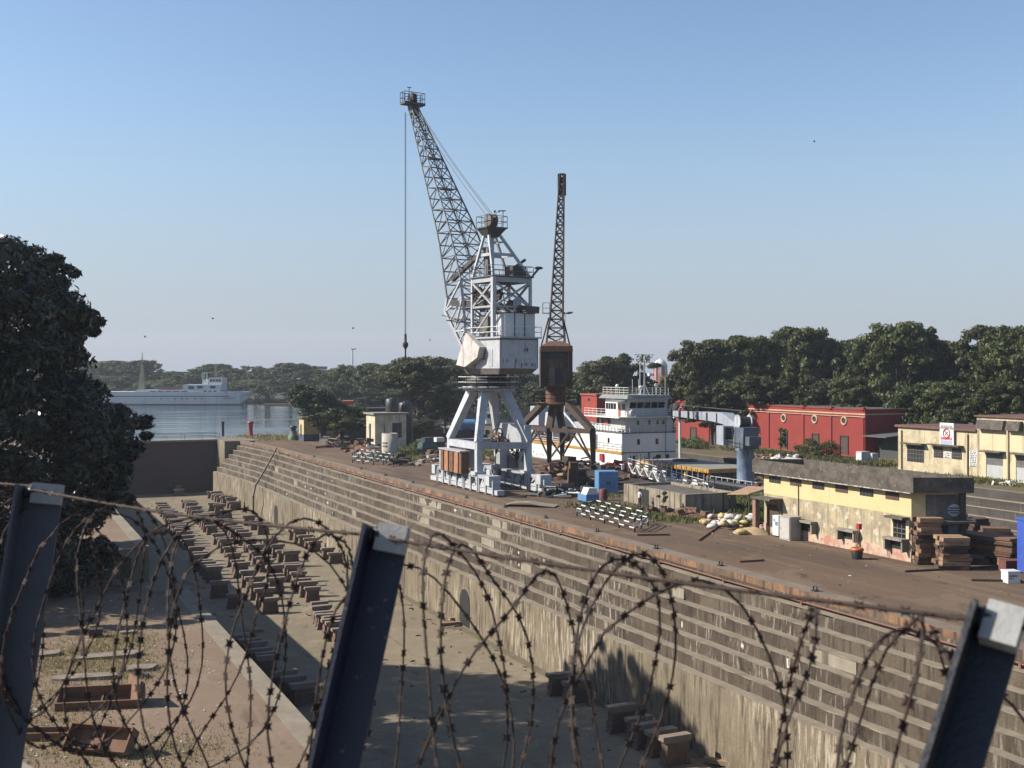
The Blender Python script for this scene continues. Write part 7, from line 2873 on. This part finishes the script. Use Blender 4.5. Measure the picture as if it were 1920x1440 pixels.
for k, (px, py, sx, sy, rz, lab) in enumerate(((200, 1232, 3.4, 1.0, .22, "long concrete slab lying in straw on the left quay"), (262, 1255, 1.5, 1.0, .1, "short concrete slab beside the long one"), (155, 1272, 3.2, .9, .12, "flat concrete slab below the long one"), (92, 1228, 1.2, .9, .3, "broken slab beside the left fence post"), (240, 1188, 1.0, .5, .2, "grey kerb stone in the tree shadow edge"), (150, 1150, 1.2, .5, -.2, "pale stone in the tree shade on the left quay"), (120, 1160, .9, .6, .4, "second pale stone in the tree shade"))):
    q = MB()
    n_ = 9
    r_ = random.Random(k + 5)
    q.prism([(sx / 2 * math.copysign(abs(math.cos(6.283 * i / n_ + .3)) ** .45, math.cos(6.283 * i / n_ + .3)) * r_.uniform(.8, 1.02), sy / 2 * math.copysign(abs(math.sin(6.283 * i / n_ + .3)) ** .45, math.sin(6.283 * i / n_ + .3)) * r_.uniform(.8, 1.02)) for i in range(n_)], -.05, .13, 'z')
    q.v = [(x * math.cos(rz) - y * math.sin(rz), x * math.sin(rz) + y * math.cos(rz), z + .03 * x) for x, y, z in q.v]
    simple("concrete_slab", lab, "slab", q, m_slab, px, py, 0)
q = MB(); q.obox((0, 0, .2), (.6, .45, .4), .3)
simple("brick_block", "dark red brick lump at the tree shadow edge", "brick", q, m_rustdark, 180, 1194, 0)
q = MB()
for k in range(160):
    p = G(r9.uniform(40, 420), r9.uniform(1120, 1436), .02)
    q.m(r9.choice([0, 0, 1]))
    q.obox(p, (r9.uniform(.03, .14), r9.uniform(.03, .1), r9.uniform(.01, .05)), r9.uniform(0, 3))
tag(q.build("litter", [m_whiteplastic, m_wooddark]), "paper scraps and chips strewn over the left quay", "litter", kind="stuff")
q = MB()
for k in range(40):
    a = r9.uniform(0, 6.28)
    q.tube((.3 * math.cos(a), .3 * math.sin(a), r9.uniform(0, .15)), (.35 * math.cos(a + 1), .35 * math.sin(a + 1), r9.uniform(0, .2)), .015, 5)
simple("wire_coil", "small coil of dark wire on the left quay beyond the trough", "wire coil", q, m_darksteel, 264, 1270, 0)
# ledge panels in the wall of the sunken bay
u_, v_ = UV(250, 1018)
T = thing("bay_wall", "panelled low wall at the end of the sunken bay", "wall", W(90.3, 4.2, -2.6), TH)
q = MB(); q.box(.1, -.35, 0, 5.6, -.02, 2.55); q.build("wall", m_concrete, T)
for k in range(4):
    q = MB(); q.box(.4 + k * 1.3, -.42, .4, 1.4 + k * 1.3, -.35, 1.9); q.build("panel", m_oldconcrete, T)

# birds in the sky
GBi = "birds flying above the harbour"
for px, py, Y, lab in ((272, 632, 180, "tiny dark bird above the moored ship mast"), (399, 598, 200, "tiny dark bird above the far trees"), (806, 638, 120, "tiny dark bird right of the crane hook"), (1527, 266, 200, "tiny dark bird high in the right sky"), (662, 616, 200, "tiny dark bird above the tall floodlight mast")):
    q = MB()
    q.ball((0, 0, 0), .08, 6, (2.4, .8, .8))
    s = .36
    q.add([(-.15, 0, .05), (.15, 0, .05), (.0, s, .28), (-.15, -.0, .05), (.15, 0, .05), (0, -s, .28)], [(0, 1, 2), (3, 5, 4)])
    q.add([(-.28, 0, 0), (-.5, .1, .02), (-.5, -.1, .02)], [(0, 1, 2)])
    tag(q.build("bird", m_black, loc=Vector(((px - 960) / F * Y, Y, ZA(py, Y))), rz=px * .01), lab, "bird", GBi)
# ------------------------------------------------------------------ fence of steel angle posts and razor wire on the bridge
m_wirerust = M("rusty_razor_wire", (.042, .020, .013), (.022, .013, .010), 30, .4, .65, rough=.8, metal=.2, bump=0)
def at(px, py, D):
    return Vector(((px - 960) / F * D, D, CH - (py - HZ) * D / F))
def post(name, label, top, bot, D, w, mm, nrm, dD):
    """steel angle: flange toward the camera on the left, second flange behind on the right"""
    a, b_ = at(top[0], top[1], D), at(bot[0], bot[1], D - dD)
    b_ = a + (b_ - a) * 1.9
    T = thing(name, label, "fence post", Vector((b_.x, b_.y, b_.z)))
    ax = (a - b_).normalized()
    f = Vector((nrm[0], nrm[1], 0)).normalized()         # along the rear flange, to the right and away
    f = (f - ax * f.dot(ax)).normalized()
    g = ax.cross(f).normalized()
    if g.y > 0:
        g = -g                                           # towards the camera
    A = a - b_
    t = .008
    q = MB()
    def plate(p0, d0, d1, base, tp):
        q.hexa([base + p0, base + p0 + d0, base + p0 + d0 + d1, base + p0 + d1, tp + p0, tp + p0 + d0, tp + p0 + d0 + d1, tp + p0 + d1])
    Z0 = Vector((0, 0, 0))
    plate(Z0, f * w, g * t, Z0, A)
    q.build("rear_flange", mm, T)
    q = MB()
    plate(g * (t + .001), f * t, g * (w * .95), Z0, A)
    q.build("front_flange", mm, T)
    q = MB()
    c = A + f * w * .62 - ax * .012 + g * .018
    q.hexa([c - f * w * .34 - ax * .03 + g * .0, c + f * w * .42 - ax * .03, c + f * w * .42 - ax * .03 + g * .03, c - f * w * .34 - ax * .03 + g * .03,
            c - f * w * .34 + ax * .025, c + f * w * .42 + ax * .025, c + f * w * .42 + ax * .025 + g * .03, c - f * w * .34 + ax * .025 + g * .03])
    q.build("sunlit_flange_top", m_sunlitflange, T)  # pale piece standing in for the sunlit top of the rear flange
    q = MB()
    c = A + f * w * .30 + g * .03 - ax * .012
    q.tube(c - f * .02, c + f * .03, .016, 8)
    q.ball(c, .02, 8)
    q.build("bolt", m_black, T)
    return T
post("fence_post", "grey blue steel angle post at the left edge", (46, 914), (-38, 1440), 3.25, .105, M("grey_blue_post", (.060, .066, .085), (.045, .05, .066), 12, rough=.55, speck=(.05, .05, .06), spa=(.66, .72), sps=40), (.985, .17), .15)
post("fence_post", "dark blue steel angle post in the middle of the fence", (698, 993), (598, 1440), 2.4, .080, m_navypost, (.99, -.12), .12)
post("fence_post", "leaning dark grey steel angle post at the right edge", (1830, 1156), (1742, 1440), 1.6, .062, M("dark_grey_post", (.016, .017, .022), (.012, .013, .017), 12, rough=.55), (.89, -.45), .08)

def blades(q, p, d, n, s):
    """one razor barb: a bow tie of four points"""
    b_ = d.cross(n).normalized()
    e = b_ * s * .05
    for sg in (1, -1):
        c = [p - d * s * .24, p - d * s * .36 + n * s * .40 * sg, p - d * s * .10 + n * s * .27 * sg, p + d * s * .10 + n * s * .27 * sg, p + d * s * .36 + n * s * .40 * sg, p + d * s * .24]
        q.add([x + e for x in c] + [x - e for x in c], [(0, 1, 2, 3, 4, 5), (11, 10, 9, 8, 7, 6), (0, 1, 7, 6), (1, 2, 8, 7), (2, 3, 9, 8), (3, 4, 10, 9), (4, 5, 11, 10)])
def tape(q, pts, r, gap, s, seed):
    rr = random.Random(seed)
    q.path(pts, r, 6)
    acc = 0
    for a, b_ in zip(pts[:-1], pts[1:]):
        L = (b_ - a).length
        d = (b_ - a).normalized()
        while acc < L:
            n = d.cross(Vector((rr.gauss(0, 1), rr.gauss(0, 1), rr.gauss(0, 1)))).normalized()
            blades(q, a + d * acc, d, n, s * rr.uniform(.8, 1.05))
            acc += gap
        acc -= L
PL, PM, PR = at(66, 914, 3.25), at(715, 998, 2.4), at(1862, 1158, 1.6)
ext_l = PL + (PL - PM) * .9
ext_r = PR + (PR - PM) * .6
def sag(a, b_, s, n=14):
    return [a.lerp(b_, k / n) - Vector((0, 0, s * math.sin(math.pi * k / n))) for k in range(n + 1)]
for k, (pts, lab) in enumerate(((sag(ext_l, PL + Vector((0, -.02, .006)), .01), "short straight razor tape leading to the left post"),
                                (sag(at(60, 918, 3.2), at(680, 1002, 2.36), .012), "straight razor tape between the left and middle posts"),
                                (sag(at(715, 1008, 2.36), at(1810, 1160, 1.58), .006), "straight razor tape between the middle and right posts"),
                                (sag(at(1830, 1162, 1.57), ext_r, .01), "straight razor tape leaving the right post"))):
    q = MB()
    tape(q, pts, .0036, .034, .021, k + 1)
    tag(q.build("razor_tape", m_wirerust), lab, "razor wire")

# two concertina coils wound against each other
def coil(label, seed, R, phase, hand, yoff, zoff, pitch0):
    rr = random.Random(seed)
    q = MB()
    axis = (PR - PL)
    axis.z = 0
    d = axis.normalized()
    side = Vector((-d.y, d.x, 0))              # away from the camera, to the right
    if side.y < 0:
        side = -side
    start = PL - d * 1.3
    total = axis.length + 2.0
    pts = []
    s, th, k = 0.0, phase, 0
    Rl, ol, pl = R, Vector((0, 0, 0)), pitch0
    while s < total:
        if k % 36 == 0:
            Rl = R * rr.uniform(.92, 1.06)
            pl = pitch0 * rr.uniform(.75, 1.3)
        c = start + d * s + side * yoff + Vector((0, 0, zoff))
        wob = 1 + .06 * math.sin(th * 2.3 + seed) + .03 * math.sin(th * 5.1)
        pts.append(c + side * (Rl * wob * math.cos(th) * .6) + Vector((0, 0, Rl * wob * math.sin(th))) + d * (.05 * math.sin(th * 1.7 + seed)))
        th += hand * 2 * math.pi / 36
        s += pl / 36
        k += 1
    pts = [p for p in pts]
    tape(q, pts, .0023, .034, .0225, seed)
    return tag(q.build("razor_coil", m_wirerust), label, "razor wire")
coil("concertina coil of rusty razor wire whose loops lean right along the fence", 3, .345, .4, 1, .02, -.36, .40)
coil("concertina coil of rusty razor wire whose loops lean left along the fence", 8, .335, 2.2, -1, .04, -.375, .36)
coil("looser third coil of rusty razor wire with uneven loops along the fence", 21, .33, 4.2, 1, .07, -.37, .31)

# ------------------------------------------------------------------ haze
hz = NT("air_haze")
pv = hz.n("ShaderNodeVolumePrincipled")
pv.inputs["Color"].default_value = (.80, .88, 1.0, 1)
pv.inputs["Density"].default_value = .00016
pv.inputs["Anisotropy"].default_value = .2
hz.t.nodes.remove(hz.b)
hz.l(pv.outputs[0], hz.out.inputs["Volume"])
b = MB()
b.box(-1600, -130, -15.5, 1300, 1700, 62)
ho = b.build("haze", hz.mat)
ho["kind"] = "stuff"
ho["label"] = "thin pale haze hanging over the harbour"
ho["category"] = "haze"
